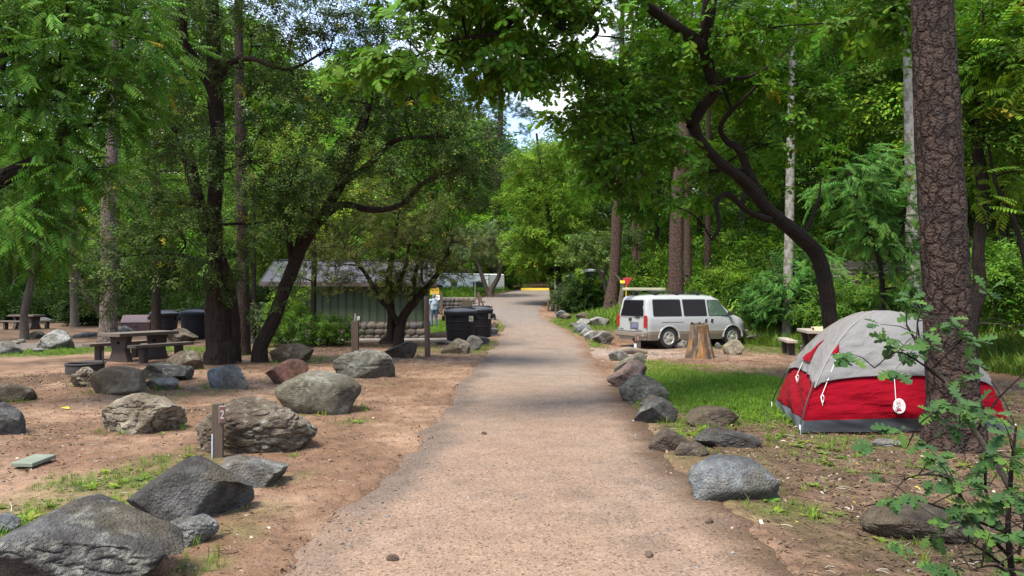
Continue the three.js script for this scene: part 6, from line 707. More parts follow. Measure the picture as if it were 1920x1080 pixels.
// ------------------------------------------------------------------ tent
{
  const A = gp(1505, 814), B = gp(1896, 812), C = gp(1453, 769), base = C.clone().add(B).multiplyScalar(0.5); base.y = G(base.x, -base.z); const Dd = C.clone().add(B).sub(A), t = thing('dome_tent', 'red and pale grey dome tent pitched on the lawn', 'tent', base), L = (p) => { const q = p.clone().sub(base); q.y = 0.01; return q; }, K = [L(A), L(B), L(Dd), L(C)], H = 1.5;
  const prof = (t) => pow(1 - pow(t, 1.38), 0.52); // pole: share of the corner's distance at height share t
  const pt = (u, v, out = 0) => { // u 0..4 round the four sides, v 0..1 up
    const i = floor(u) % 4, f = u - floor(u), a = K[i], b = K[(i + 1) % 4], s = prof(v) * (v < 0.1 ? 1 : 1), p = a.clone().lerp(b, f).multiplyScalar(s), sag = 4 * f * (1 - f), n = a.clone().lerp(b, 0.5).setY(0).normalize();
    p.addScaledVector(n, out + sag * (0.05 * sin(v * PI) * s - 0.05 * (1 - v) * sstep(0.2, 0, v))); p.y = v * H + 0.02;
    const wr = 0.05 * (abs(fbm(u * 5 + v * 9, v * 9 - u * 3, 4, 4) - 0.5) * 2 - 0.3) * (v > 0.4 ? 1 : 0.5) + 0.018 * sin((u * 13 + v * 21) + 5 * fbm(u * 3, v * 5, 1, 2)) * (v > 0.4 ? 0.35 : 1) * sag; p.addScaledVector(n, wr * (v < 0.97 ? 1 : 0)); return p;
  };
  const sheet = (u0, u1, v0, v1, nu, nv, out = 0) => { const pos = [], uv = [], idx = []; for (let j = 0; j <= nv; j++) for (let i = 0; i <= nu; i++) { const u = lerp(u0, u1, i / nu), lo = typeof v0 === 'function' ? v0(u) : v0, hi = typeof v1 === 'function' ? v1(u) : v1, p = pt(u, lerp(lo, hi, j / nv), out); pos.push(p.x, p.y, p.z); uv.push(u * 2, j / nv); if (i && j) { const a = j * (nu + 1) + i; idx.push(a - nu - 2, a - 1, a - nu - 1, a - nu - 1, a - 1, a); } } const g = new THREE.BufferGeometry(); g.setAttribute('position', new THREE.Float32BufferAttribute(pos, 3)); g.setAttribute('uv', new THREE.Float32BufferAttribute(uv, 2)); g.setIndex(idx.reverse()); g.computeVertexNormals(); return g; };
  const weave = tex(512, (u, v) => 0.55 * (1 - abs(pfbm(u, v, 5, 7, 4, 91) - 0.5) * 4) + 0.45 * pfbm(u, v, 4, 18, 3, 95)), cloth = (c, tr = 0.25) => new THREE.MeshPhysicalMaterial({ color: col(...c), roughness: 0.9, specularIntensity: 0.12, transmission: tr, thickness: 0, side: THREE.DoubleSide, bumpMap: weave, bumpScale: 0.011 });
  const red = cloth([0.25, 0.003, 0.012], 0.2), grey = cloth([0.21, 0.203, 0.203], 0.2), tub = std([0.035, 0.038, 0.045], 0.5, { side: THREE.DoubleSide }), tubPale = std([0.13, 0.145, 0.165], 0.45, { side: THREE.DoubleSide });
  const edge = (u) => { const f = u - floor(u), s = 4 * f * (1 - f); return 0.36 + 0.1 * pow(s, 0.4); };
  const names = ['front', 'side', 'back', 'side'];
  for (let i = 0; i < 4; i++) {
    mesh('wall', sheet(i, i + 1, 0.095, (u) => edge(u) - 0.0 + 0.01, 46, 20), red, t); mesh('floor_tub', sheet(i, i + 1, 0, (u) => 0.095 + 0.04 * sin((u % 1) * PI) * (i % 2 ? 0 : 1) * 0.4, 40, 6, 0.014), i === 3 ? tubPale : tub, t); mesh('rain_fly', sheet(i, i + 1, edge, 0.998, 46, 34, 0.03), grey, t);
    mesh('fly_hem', tube(Array.from({ length: 41 }, (_, k) => pt(i + min(k / 40, 0.9999), edge(i + k / 40 - (k === 40 ? 1e-4 : 0)), 0.035)), Array(41).fill(0.006), 5), std([0.04, 0.035, 0.04], 0.8), t);
    const pole = []; for (let k = 0; k <= 16; k++) { const v = k / 16 * 0.42, c = K[i].clone().multiplyScalar(prof(v) * 1.025 + 0.012); c.y = v * H + 0.01; pole.push(c); } const pm = mesh('pole', tube(pole, Array(17).fill(0.008), 7), std([0.015, 0.015, 0.017], 0.4), t); const tip = K[i].clone().multiplyScalar(1.03); tip.y = 0; mesh('pole_tip', cyl(0.009, 0.011, 0.12, tip.x, 0, tip.z, 8), std([0.8, 0.8, 0.82], 0.3), pm);
    mesh('seam', tube(Array.from({ length: 25 }, (_, k) => pt(i, lerp(0.36, 0.985, k / 24), 0.036)), Array(25).fill(0.006), 5), std([0.28, 0.25, 0.225], 0.8), t);
  }
  // vents: red triangles, one on the narrow side and one by the corner seam
  const tri = (pts, out) => { const p = pts.map(([u, v]) => pt(u, v, out)), n = 8, pos = [], idx = []; for (let j = 0; j <= n; j++) for (let i = 0; i <= j; i++) { const a = j / n, b = j ? i / j : 0, u = lerp(pts[0][0], lerp(pts[1][0], pts[2][0], b), a), v = lerp(pts[0][1], lerp(pts[1][1], pts[2][1], b), a), q = pt(u, v, out + 0.03 * a * sin(b * PI)); pos.push(q.x, q.y, q.z); if (j && i) { const r = (j * (j + 1)) / 2 + i, s = (j * (j - 1)) / 2 + i; idx.push(s - 1, r, r - 1); if (i < j) idx.push(s - 1, s, r); } } const g = new THREE.BufferGeometry(); g.setAttribute('position', new THREE.Float32BufferAttribute(pos, 3)); g.setAttribute('uv', new THREE.Float32BufferAttribute(new Float32Array(pos.length / 3 * 2), 2)); g.setIndex(idx); g.computeVertexNormals(); return g; };
  mesh('vent', tri([[3.55, 0.74], [3.38, 0.56], [3.7, 0.54]], 0.05), red, t); mesh('vent', tri([[0.015, 0.72], [0.0, 0.64], [0.055, 0.64]], 0.05), red, t);
  // guy lines hanging in tied bundles
  const rope = std([0.72, 0.68, 0.68], 0.9); for (const [u, v, drop, sd] of [[0.05, 0.64, 0.5, 1], [3.52, 0.53, 0.18, 2], [0.44, 0.46, 0.29, 3]]) { const R = rng(sd), a = pt(u, v, 0.06), b = a.clone(); b.y -= drop; const n = pt(u, max(0.1, v - drop / H), 0.05); b.x = n.x; b.z = n.z; const g = [tube([a, a.clone().lerp(b, 0.5), b], [0.004, 0.004, 0.004], 5)]; for (let k = 0; k < 4; k++) { const c = [], w = 0.008 + 0.01 * R(), h = 0.035 + 0.035 * R(); for (let q = 0; q <= 12; q++) { const s = q / 12 * 2 * PI; c.push(b.clone().add(V(w * sin(s) + (R() - 0.5) * 0.01, -h + h * cos(s), 0.012 * sin(s * 2) + 0.015))); } g.push(tube(c, Array(13).fill(0.004), 4)); } mesh('guy_line', merge(g), rope, t); }
  // round printed emblem on the front wall: a white disc with a lamp and spokes
  const cv = document.createElement('canvas'); cv.width = cv.height = 256; const x = cv.getContext('2d'); x.fillStyle = '#c9c2c4'; x.beginPath(); x.arc(128, 128, 126, 0, 7); x.fill(); x.strokeStyle = '#8d1f28'; x.lineWidth = 5; for (let i = 0; i < 18; i++) { const a = i / 18 * 2 * PI; if (abs(cos(a)) < 0.3 && sin(a) > 0) continue; x.beginPath(); x.moveTo(128 + cos(a) * 74, 128 + sin(a) * 74); x.lineTo(128 + cos(a) * 108, 128 + sin(a) * 108); x.stroke(); } x.fillStyle = '#8d1f28'; x.fillRect(84, 182, 88, 34); x.fillRect(98, 168, 60, 10); x.strokeRect(104, 92, 48, 72); x.beginPath(); x.moveTo(96, 92); x.lineTo(160, 92); x.lineTo(146, 66); x.lineTo(110, 66); x.fill(); x.beginPath(); x.arc(128, 66, 30, PI, 0); x.stroke();
  const ct = new THREE.CanvasTexture(cv); ct.colorSpace = THREE.SRGBColorSpace; { const n = 14, pos = [], uv = [], idx = []; for (let j = 0; j <= n; j++) for (let i = 0; i <= 28; i++) { const r = j / n, a = i / 28 * 2 * PI, p = pt(0.46 + 0.032 * r * cos(a), 0.215 + 0.062 * r * sin(a), 0.022); pos.push(p.x, p.y, p.z); uv.push(0.5 + 0.49 * r * cos(a), 0.5 + 0.49 * r * sin(a)); if (i && j) { const q = j * 29 + i; idx.push(q - 30, q - 29, q - 1, q - 29, q, q - 1); } } const g = new THREE.BufferGeometry(); g.setAttribute('position', new THREE.Float32BufferAttribute(pos, 3)); g.setAttribute('uv', new THREE.Float32BufferAttribute(uv, 2)); g.setIndex(idx); g.computeVertexNormals(); mesh('emblem', g, new THREE.MeshStandardMaterial({ map: ct, roughness: 0.8, side: THREE.DoubleSide }), t); }
}
// ------------------------------------------------------------------ bins, tables, posts and the rest
const darkPlastic = new THREE.MeshPhysicalMaterial({ color: col(0.012, 0.01, 0.012), roughness: 0.6, specularIntensity: 0.5 }), lidPlastic = new THREE.MeshPhysicalMaterial({ color: col(0.025, 0.029, 0.04), roughness: 0.5, specularIntensity: 0.7 });
function bin(label, px0, px1, top, bot, sticker, turn = 0) {
  const c = (px0 + px1) / 2, n = gp(c, bot), d = -n.z + (px1 - px0) / 2 / F * -n.z * 0.9, r = (px1 - px0) / 2 / F * d * 0.95, p = onG((c - 960) / F * d, d), h = (P(c, top, d).y - p.y) / 1.06, t = thing('waste_bin', label, 'trash bin', p, turn, 'black waste bins');
  mesh('body', new THREE.LatheGeometry([[0.01, 0], [r * 0.83, 0], [r * 0.86, 0.03], [r * 0.95, h * 0.8], [r * 1.03, h * 0.81], [r * 1.03, h * 0.9], [r * 0.98, h * 0.91], [r * 0.95, h * 0.93]].map((q) => new THREE.Vector2(...q)), 36), darkPlastic, t);
  const lid = mesh('lid', new THREE.LatheGeometry([[r * 1.04, h * 0.9], [r * 1.06, h * 0.92], [r * 1.04, h * 0.955], [r * 0.9, h * 0.99], [r * 0.5, h * 1.035], [0.001, h * 1.05]].map((q) => new THREE.Vector2(...q)), 36), lidPlastic, t); mesh('hinge', merge([box(r * 1.9, 0.06, 0.1, 0, h * 1.03, -r * 0.25, 0.015), box(r * 1.5, 0.05, 0.06, 0, h * 1.06, -r * 0.25, 0.015)]), darkPlastic, lid);
  mesh('lift_bracket', merge([-1, 1].map((s) => box(0.12, h * 0.16, 0.3, s * r * 1.06, h * 0.72, 0, 0.02))), darkPlastic, t); mesh('rib', merge([new THREE.TorusGeometry(r * 0.9, 0.015, 6, 36).rotateX(PI / 2).translate(0, h * 0.35, 0), new THREE.TorusGeometry(r * 0.935, 0.015, 6, 36).rotateX(PI / 2).translate(0, h * 0.62, 0)]), darkPlastic, t);
  if (sticker !== undefined) { const cv = document.createElement('canvas'); cv.width = 192; cv.height = 160; const x = cv.getContext('2d'); x.fillStyle = '#dcdccd'; x.fillRect(0, 0, 192, 160); x.font = 'bold 116px sans-serif'; x.fillStyle = '#1d3a22'; x.fillText('W', 10, 122); x.fillStyle = '#c9a21c'; x.fillText('M', 100, 122); const tx = new THREE.CanvasTexture(cv); tx.colorSpace = THREE.SRGBColorSpace; const g = new THREE.CylinderGeometry(r * 0.955, r * 0.94, h * 0.19, 8, 1, true, sticker - 0.2, 0.4).translate(0, h * 0.7, 0); mesh('sticker', g, new THREE.MeshStandardMaterial({ map: tx, roughness: 0.6, side: THREE.DoubleSide }), t); }
  return t;
}
bin('black round waste bin nearest the road with a white and yellow sticker', 832, 895, 577, 640, 0.75, 0.1); bin('black round waste bin standing just behind the one with the full sticker', 872, 925, 574, 633, 1.25, -0.2);
bin('black waste bin close against the forked oak', 338, 392, 579, 637); bin('black waste bin behind the dark furrowed trunk', 282, 335, 582, 627);
function picnicTable(label, c, turn, len, wid, mats, o = {}) {
  const t = thing('picnic_table', label, 'picnic table', c, turn), [top, leg] = mats, h = 0.76; // long axis along z
  mesh('tabletop', box(wid, 0.09, len, 0, h - 0.045, 0, 0.012), top, t);
  for (const s of [-1, 1]) { mesh('bench_seat', box(0.3, 0.08, len, s * (wid / 2 + 0.42), 0.43, 0, 0.012), top, t); for (const z of [-0.3, 0.3]) { mesh('bench_leg', box(0.2, 0.4, 0.14, s * (wid / 2 + 0.4), 0.2, z * len, 0.01), leg, t); } }
  for (const z of [-0.3, 0.3]) { const s = new THREE.Shape([[-0.34, 0], [0.34, 0], [0.22, 0.3], [0.3, h - 0.09], [-0.3, h - 0.09], [-0.22, 0.3]].map((q) => new THREE.Vector2(...q))), hole = new THREE.Path(); hole.absellipse(0, 0.5, 0.07, 0.05, 0, 2 * PI); s.holes.push(hole); mesh('pedestal', new THREE.ExtrudeGeometry(s, { depth: 0.16, bevelSize: 0.012, bevelThickness: 0.012, bevelSegments: 2 }).translate(0, 0, z * len - 0.08), leg, t); }
  return t;
}
{ const d = -gp(263, 680).z + 0.8; picnicTable('heavy brown concrete picnic table with two benches beside the forked oak', onG((262 - 960) / F * d, d), -0.4, 1.9, 0.82, [M.conc, M.concDark]); }
{ const c = gp(50, 617); picnicTable('distant low picnic table under the trees beyond the grass strip', c, 1.3, 1.7, 0.75, [M.conc, M.concDark]); }
{ const c = onG((1528 - 960) / F * 22.5, 22.5); picnicTable('pale topped picnic table behind the red tent', c, -0.2, 1.8, 0.75, [M.concPale, M.concDark]);
  const q = V(c.x - 0.12, c.y + 0.76, c.z + 0.5), tr = thing('food_tray', 'small cream tray lying on the table behind the tent', 'tray', q); mesh('rim', merge([box(0.32, 0.02, 0.25, 0, 0.09, 0), box(0.3, 0.09, 0.02, 0, 0.045, 0.11), box(0.3, 0.09, 0.02, 0, 0.045, -0.11)]), std([0.7, 0.62, 0.4], 0.6), tr); const bt = mesh('bottle', new THREE.LatheGeometry([[0.001, 0], [0.035, 0], [0.036, 0.12], [0.014, 0.17], [0.014, 0.2], [0.001, 0.2]].map((p) => new THREE.Vector2(...p)), 16), std([0.06, 0.12, 0.2], 0.3)); bt.position.set(c.x + 0.12, c.y + 0.76, c.z + 0.45); tag(bt, 'small dark blue bottle next to the cream tray', 'bottle'); }
function fireRing(label, x0, x1, top, bot, mat) { const n = gp((x0 + x1) / 2, bot), w = (x1 - x0) / F * -n.z, r = w / 2, d = -n.z + r, p = onG(n.x * d / -n.z, d), t = thing('fire_ring', label, 'fire ring', p), h = 0.22; mesh('ring', new THREE.LatheGeometry([[r - 0.02, 0], [r, 0], [r, h], [r - 0.02, h], [r - 0.02, 0]].map((q) => new THREE.Vector2(...q)), 40), mat, t); mesh('rim', new THREE.TorusGeometry(r, 0.022, 8, 40).rotateX(PI / 2).translate(0, h, 0), mat, t); const gr = mesh('grill', merge([...Array(9)].map((_, i) => { const z = (i - 4) * r * 0.16; return tube([V(-0.1, h + 0.05, z), V(0.3, h + 0.05, z), V(r * 1.2, h + 0.05, z)], [0.007, 0.007, 0.007], 5); })), mat, t); mesh('handle', merge([tube([V(r * 1.1, h, 0), V(r * 1.3, h + 0.08, 0), V(r * 1.5, h + 0.06, 0)], [0.012, 0.012, 0.012], 6), cyl(0.02, 0.02, 0.5, r * 1.02, 0, 0, 8)]), mat, gr); mesh('ash', new THREE.CircleGeometry(r - 0.02, 30).rotateX(-PI / 2).translate(0, 0.06, 0), std([0.06, 0.055, 0.05], 1), t); }
const rust = std([0.03, 0.025, 0.023], 0.8), steel = std([0.2, 0.2, 0.2], 0.6); fireRing('black steel fire ring with a grill beside the picnic table', 126, 193, 677, 704, rust); fireRing('grey steel fire ring next to the table behind the tent', 1502, 1545, 640, 664, steel);
{ // bear box
  const n = gp(252, 627), d = -n.z, k = d / F, p = onG((248 - 960) * k, d + 0.4), t = thing('bear_box', 'brown steel food locker with a sloping lid behind the picnic table', 'food locker', p, 0.35), w = 48 * k, h = 0.82, s = new THREE.Shape([[-0.4, 0], [0.4, 0], [0.4, h * 0.62], [-0.4, h]].map((q) => new THREE.Vector2(...q))), br = std([0.06, 0.026, 0.024], 0.6); mesh('body', new THREE.ExtrudeGeometry(s, { depth: w, bevelSize: 0.01, bevelThickness: 0.01, bevelSegments: 2 }).rotateY(-PI / 2).translate(w / 2, 0, 0), br, t); const a = atan2(h * 0.38, 0.8); mesh('lid', box(w + 0.06, 0.035, 0.9, 0, 0, 0).rotateX(a).translate(0, h * 0.81 + 0.03, 0), std([0.085, 0.05, 0.052], 0.55), t); mesh('latch', box(0.14, 0.06, 0.03, 0, h * 0.5, 0.42), std([0.05, 0.04, 0.04], 0.5), t);
}
function sitePost(label, px, top, bot, wpx, num, o = {}) { const p = gp(px, bot), d = -p.z, k = d / F, h = P(px, top, d).y - p.y, w = wpx * k, t = thing('site_post', label, 'site marker post', p, o.turn ?? 0); mesh('post', box(w, h + 0.1, w * 0.8, 0, h / 2 - 0.05, 0, 0.008), M.postWood, t); if (num) { const pw = o.pw * k, ph = o.ph * k, pl = mesh('number_plate', merge([box(pw, ph, 0.012, o.px * k, h - ph * 0.62, w * 0.4 + 0.012, 0.004)]), std([0.3, 0.27, 0.24], 0.6), t); mesh('plate_face', box(pw * 0.9, ph * 0.93, 0.008, o.px * k, h - ph * 0.62, w * 0.4 + 0.018, 0.003), std([0.13, 0.055, 0.04], 0.6), pl); mesh('numeral', letters(num, ph * 0.5, 0.004).scale(0.6, 1, 1).translate(o.px * k, h - ph * 0.62, w * 0.4 + 0.022), std([0.36, 0.34, 0.31], 0.6), pl); } if (o.paper) mesh('paper_slip', box(w * 0.5, h * 0.4, 0.01, -w * 0.55, h * 0.32, w * 0.4 + 0.01), std([0.5, 0.58, 0.75], 0.6), t); if (o.strip) mesh('metal_strip', box(w * 0.14, h * 0.45, 0.01, -w * 0.42, h * 0.24, w * 0.42), std([0.4, 0.45, 0.5], 0.5), t); }
sitePost('brown square post with number 2 in front of the rough boulder', 408, 756, 862, 20, '2', { pw: 12, ph: 32, px: 9, strip: 1, turn: 0.25 }); sitePost('brown post with number 6 behind the van bumper', 1196, 626, 664, 10, '6', { pw: 10, ph: 12, px: -1, paper: 1 }); sitePost('plain dark post standing before the cabin shrubs', 666, 602, 660, 13, null);
{ const p = gp(666, 656), d = -p.z + 0.1, t = thing('water_spigot', 'thin metal water pipe rising behind the plain dark post', 'water tap', onG((666 - 960) / F * d, d)); mesh('pipe', cyl(0.025, 0.025, 1.1, 0, 0, 0, 10), std([0.35, 0.33, 0.3], 0.5, { metalness: 0.4 }), t); mesh('spout', merge([box(0.05, 0.09, 0.05, 0, 1.12, 0), tube([V(0, 1.05, 0), V(0.09, 1.05, 0.03), V(0.12, 0.98, 0.04)], [0.018, 0.016, 0.014], 8)]), std([0.3, 0.27, 0.2], 0.5), t); }
{ const a = gp(802, 669), d = -a.z, top = P(800, 556, d), t = thing('wooden_post', 'tall weathered wooden post with peeling bark at the cabin end', 'post', a), h = top.y - a.y, pp = resample([V(0, -0.1, 0), V(-0.02, h * 0.5, 0), V(-0.04, h, 0)], [0.085, 0.075, 0.07], 0.1); mesh('shaft', tube(pp[0], pp[1], 12, 0.12, 4, true), M.postWood, t); }
for (const [x, top, bot, w, label] of [[1028, 563, 584, 4, 'short dark wooden post at the far end of the verge'], [1043, 570, 589, 4.5, 'second short dark post beside the far verge rocks']]) { const p = gp(x, bot), d = -p.z, h = P(x, top, d).y - p.y, m = mesh('bollard', new THREE.CylinderGeometry(w / 2 / F * d, w / 2 / F * d * 1.1, h, 12).translate(0, h / 2, 0), M.postWood); m.position.copy(p); tag(m, label, 'bollard'); }
{ // brown board on a thin post, seen from behind, and the A-frame
  const d = 36, p = onG((876 - 960) / F * d, d), k = d / F, t = thing('sign_board', 'brown board sign on a post rising behind the black bins', 'sign', p), y = P(876, 570, d).y - p.y; mesh('panel', box(19 * k, 14 * k, 0.05, 0, y, 0), std([0.09, 0.07, 0.045], 0.85, { map: woodMap }), t); mesh('post', box(0.08, y, 0.08, 0, y / 2, -0.07), M.postWood, t);
  const d2 = 46, p2 = onG((899 - 960) / F * d2, d2), k2 = d2 / F, t2 = thing('a_frame', 'dark wooden A-frame stand at the edge of the gravel loop', 'stand'); t2.position.copy(p2); const h = P(898, 548, d2).y - p2.y; mesh('leg', box(0.12, h, 0.12, 0, h / 2, 0).rotateZ(0.06), M.postWood, t2); mesh('leg', box(0.11, h * 1.02, 0.12, 0, h / 2, 0.02).rotateZ(0.36).translate(0.3, 0, 0), M.postWood, t2); mesh('brace', box(0.4, 0.08, 0.06, 0.15, h * 0.4, 0.02), M.postWood, t2);
  const d3 = 40, p3 = onG((891 - 960) / F * d3, d3), h3 = P(891, 526, d3).y - p3.y, m = mesh('pole', cyl(0.03, 0.025, h3, 0, 0, 0, 8), std([0.16, 0.16, 0.15], 0.6)); m.position.copy(p3); tag(m, 'thin grey pole standing behind the bins by the gravel loop', 'pole');
}
{ // notice panel with a yellow sign
  const d = 46, k = d / F, p = onG((818 - 960) * k, d), y = (py) => P(818, py, d).y - p.y, t = thing('notice_post', 'yellow sign over a white notice on a dark post beyond the standing man', 'sign', p); mesh('post', box(0.16, y(548), 0.12, 0.3, y(548) / 2, -0.08), M.postWood, t); mesh('yellow_panel', box(17 * k, 13 * k, 0.03, -3 * k, y(546), 0), std([0.5, 0.3, 0.02], 0.6), t); const nt = mesh('notice', box(9 * k, 9 * k, 0.02, 2 * k, y(558), 0.02), std([0.75, 0.75, 0.72], 0.6), t); mesh('print', box(5 * k, 3 * k, 0.01, 2 * k, y(557), 0.034), std([0.25, 0.25, 0.25], 0.7), nt);
}
{ // flat weathered board on the dirt
  const p = gp(62, 870), q = [gp(22, 878), gp(60, 879), gp(104, 862), gp(66, 861)].map((v) => v.sub(p)), s = new THREE.Shape(q.map((v) => new THREE.Vector2(v.x, -v.z))); const m = mesh('ground_board', new THREE.ExtrudeGeometry(s, { depth: 0.03, bevelSize: 0.005, bevelThickness: 0.005, bevelSegments: 1 }).rotateX(-PI / 2), std([0.19, 0.22, 0.17], 0.8, { map: concMap })); m.position.set(p.x, p.y + 0.02, p.z); tag(m, 'flat grey green cover board lying on the bare dirt', 'cover board'); }
{ // stump
  const n = gp(1311, 672), d = -n.z + 0.3, k = d / F, p = onG((1311 - 960) * k, d), t = thing('tree_stump', 'tall broken brown tree stump with a flared fluted base near the van', 'tree stump', p), h = P(1311, 605, d).y - p.y, pos = [], c = [], idx = [], uv = [], N = 96, Mv = 44;
  for (let j = 0; j <= Mv; j++) for (let i = 0; i <= N; i++) { const a = (i % N) / N * 2 * PI, v = j / Mv, w = lin([[0, 31], [0.12, 27.5], [0.4, 23], [0.8, 18], [1, 16.5]], v)[0] * k, fl = 1 + (0.16 - 0.06 * v) * (fbm(cos(a) * 3 + 5, sin(a) * 3, v * 0.5, 3) - 0.5) * 2 + 0.07 * (fbm(cos(a) * 11, sin(a) * 11, v * 1.4, 2) - 0.5) * 2, topv = 1 - 0.12 * fbm(cos(a) * 3, sin(a) * 3, 9, 3) + 0.05 * cos(a + 2); const jag = j === Mv ? (noise(cos(a) * 9, sin(a) * 9, 3) - 0.5) * 0.06 : 0; pos.push(cos(a) * w * fl, v * h * topv + jag - (1 - v) * 0.1, sin(a) * w * fl); uv.push(i / N * 4, v * h); const n1 = fbm(cos(a) * 7, sin(a) * 7, v * 1.5, 3), n2 = fbm(cos(a) * 2.5 + 8, sin(a) * 2.5, v * 2, 3), k2 = 0.5 + n1; c.push(...mix3(mix3([0.085, 0.058, 0.038], [0.2, 0.15, 0.1], sstep(0.4, 0.7, 0.5 * n1 + 0.5 * fbm(cos(a) * 5, sin(a) * 5, v * 7, 3))), [0.24, 0.115, 0.035], 0.85 * sstep(0.44, 0.6, n2)).map((q) => q * k2)); if (i && j) { const q = j * (N + 1) + i; idx.push(q - N - 2, q - 1, q - N - 1, q - N - 1, q - 1, q); } }
  const g = new THREE.BufferGeometry(); g.setAttribute('position', new THREE.Float32BufferAttribute(pos, 3)); g.setAttribute('color', new THREE.Float32BufferAttribute(c, 3)); g.setAttribute('uv', new THREE.Float32BufferAttribute(uv, 2)); g.setIndex(idx); g.computeVertexNormals(); mesh('bark', g, new THREE.MeshStandardMaterial({ vertexColors: true, roughness: 0.95, map: BT.oak[0], bumpMap: BT.oak[1], bumpScale: 0.03 }), t); mesh('broken_top', new THREE.CylinderGeometry(14.5 * k, 15 * k, 0.06, 24).translate(0, h * 0.9, 0), std([0.16, 0.105, 0.06], 0.95, { map: woodMap }), t);
}
{ const a = P(1168, 532, 37.5), b = P(1147, 512, 37.5), c = P(1160, 575, 37.5), base = onG(a.x, 37.5), t = thing('dead_snag', 'bare grey dead snag bending beside the brown pine', 'dead tree', base), pts = [base.clone().add(V(-0.1, -0.1, 0)), P(1166, 556, 37.5), P(1168, 538, 37.5), P(1160, 522, 37.5), P(1147, 510, 37.5)].map((q) => q.clone().sub(base)), r = resample(pts, [0.2, 0.15, 0.11, 0.06, 0.02], 0.1); mesh('trunk', tube(r[0], r[1], 10, 0.2, 3), BARK.grey, t); }
{ // red fan and yellow bar on a thin pole behind the van
  const d = 33, k = d / F, p = onG((1176 - 960) * k, d), y = (py) => P(1176, py, d).y - p.y, t = thing('marker_pole', 'red fan shaped panel and yellow bar on a thin pole behind the van', 'marker', p); mesh('pole', cyl(0.02, 0.02, y(532), -2 * k, 0, 0, 8), std([0.7, 0.5, 0.05], 0.6), t); const s = new THREE.Shape(); s.moveTo(-1 * k, -10 * k); s.lineTo(-8.5 * k, 5 * k); s.quadraticCurveTo(0, 9 * k, 8.5 * k, 5 * k); s.closePath(); mesh('fan_panel', new THREE.ExtrudeGeometry(s, { depth: 0.03, bevelSize: 0.01, bevelThickness: 0.01, bevelSegments: 1 }).translate(0, y(528), 0), std([0.36, 0.02, 0.03], 0.6), t); mesh('yellow_bar', box(9 * k, 5.5 * k, 0.05, -9 * k, y(529), 0.05, 0.02), std([0.8, 0.6, 0.02], 0.6), t);
  const q = P(1189.5, 521, 45.4), m = mesh('tree_tag', box(5.5 * 45 / F, 14 * 45 / F, 0.03, 0, 0, 0), std([0.7, 0.45, 0.02], 0.7)); m.position.copy(q); tag(m, 'yellow sign nailed to the slender pine trunk', 'sign');
}
{ // cones dropped on the road
  const g = new THREE.IcosahedronGeometry(0.034, 6).scale(1.2, 0.62, 0.66), p = g.attributes.position; for (let i = 0; i < p.count; i++) { const x = p.getX(i), a = atan2(p.getZ(i), p.getY(i)), k = 1 + 0.22 * sin(x * 320 + 4 * sin(a * 6)); p.setXYZ(i, x, p.getY(i) * k, p.getZ(i) * k); } g.computeVertexNormals(); const m = std([0.1, 0.066, 0.045], 0.9);
  [[736, 1056, 'pine cone on the near road left of its middle'], [1217, 1050, 'pine cone near the brown litter at the lower end of the road'], [908, 818, 'tiny dark pine cone on the road level with the rough boulder'], [1330, 985, 'pine cone beside the big rounded blue grey boulder']].forEach(([x, y, l], i) => { const q = gp(x, y), c = mesh('pine_cone', g, m); c.position.set(q.x, q.y + 0.035, q.z); c.rotation.y = i * 1.3; tag(c, l.replace('left of its middle', 'on dusty gravel by itself'), 'pine cone', 'pine cones on the ground'); });
}
{ // line of small stones and a log along the loop road
  const R = rng(6); [[146, 633, 11], [156, 632, 12], [167, 631, 12], [178, 630, 12], [30, 645, 10], [40, 642, 10], [112, 633, 12]].forEach(([x, y, w], i) => { const p = gp(x, y), s = w / F * -p.z * 1.25, m = mesh('edging_stone', stoneV[i % 4], stoneM[(i * 3) % 5]); m.position.set(p.x, p.y + s * 0.2, p.z); m.scale.set(s, s * 0.7, s * 0.9); m.rotation.y = R() * 3; tag(m, ['first small edging stone past the pale grey boulder', 'brownish edging stone second past the pale grey boulder', 'third edging stone in the line toward the grey pine', 'edging stone closest to the grey pine', 'small stone behind the low boulder at the frame edge', 'small stone touching the crooked grey trunk', 'small stone right behind the large pale grey boulder'][i], 'stone', 'edging stones'); });
  const p = gp(1184, 664), t = thing('log', 'short weathered log lying against the number 6 post', 'log', V(p.x, p.y + 0.07, p.z), 0.2), r = resample([V(-0.5, 0, 0.1), V(-0.1, 0.05, 0), V(0.5, -0.02, 0)], [0.09, 0.12, 0.06], 0.06); mesh('bark', tube(r[0], r[1], 14, 0.25, 2, true), M.greyWood, t);
  const y = gp(113, 768), lf = mesh('yellow_leaf', place(oakLeaf, V(0, 0, 0), V(1, 0.1, 0.2), V(0, 1, 0.2)), new THREE.MeshStandardMaterial({ color: col(0.6, 0.45, 0.02), roughness: 0.8, side: THREE.DoubleSide })); lf.position.set(y.x, y.y + 0.03, y.z); tag(lf, 'single bright yellow fallen leaf on the dirt', 'leaf');
}
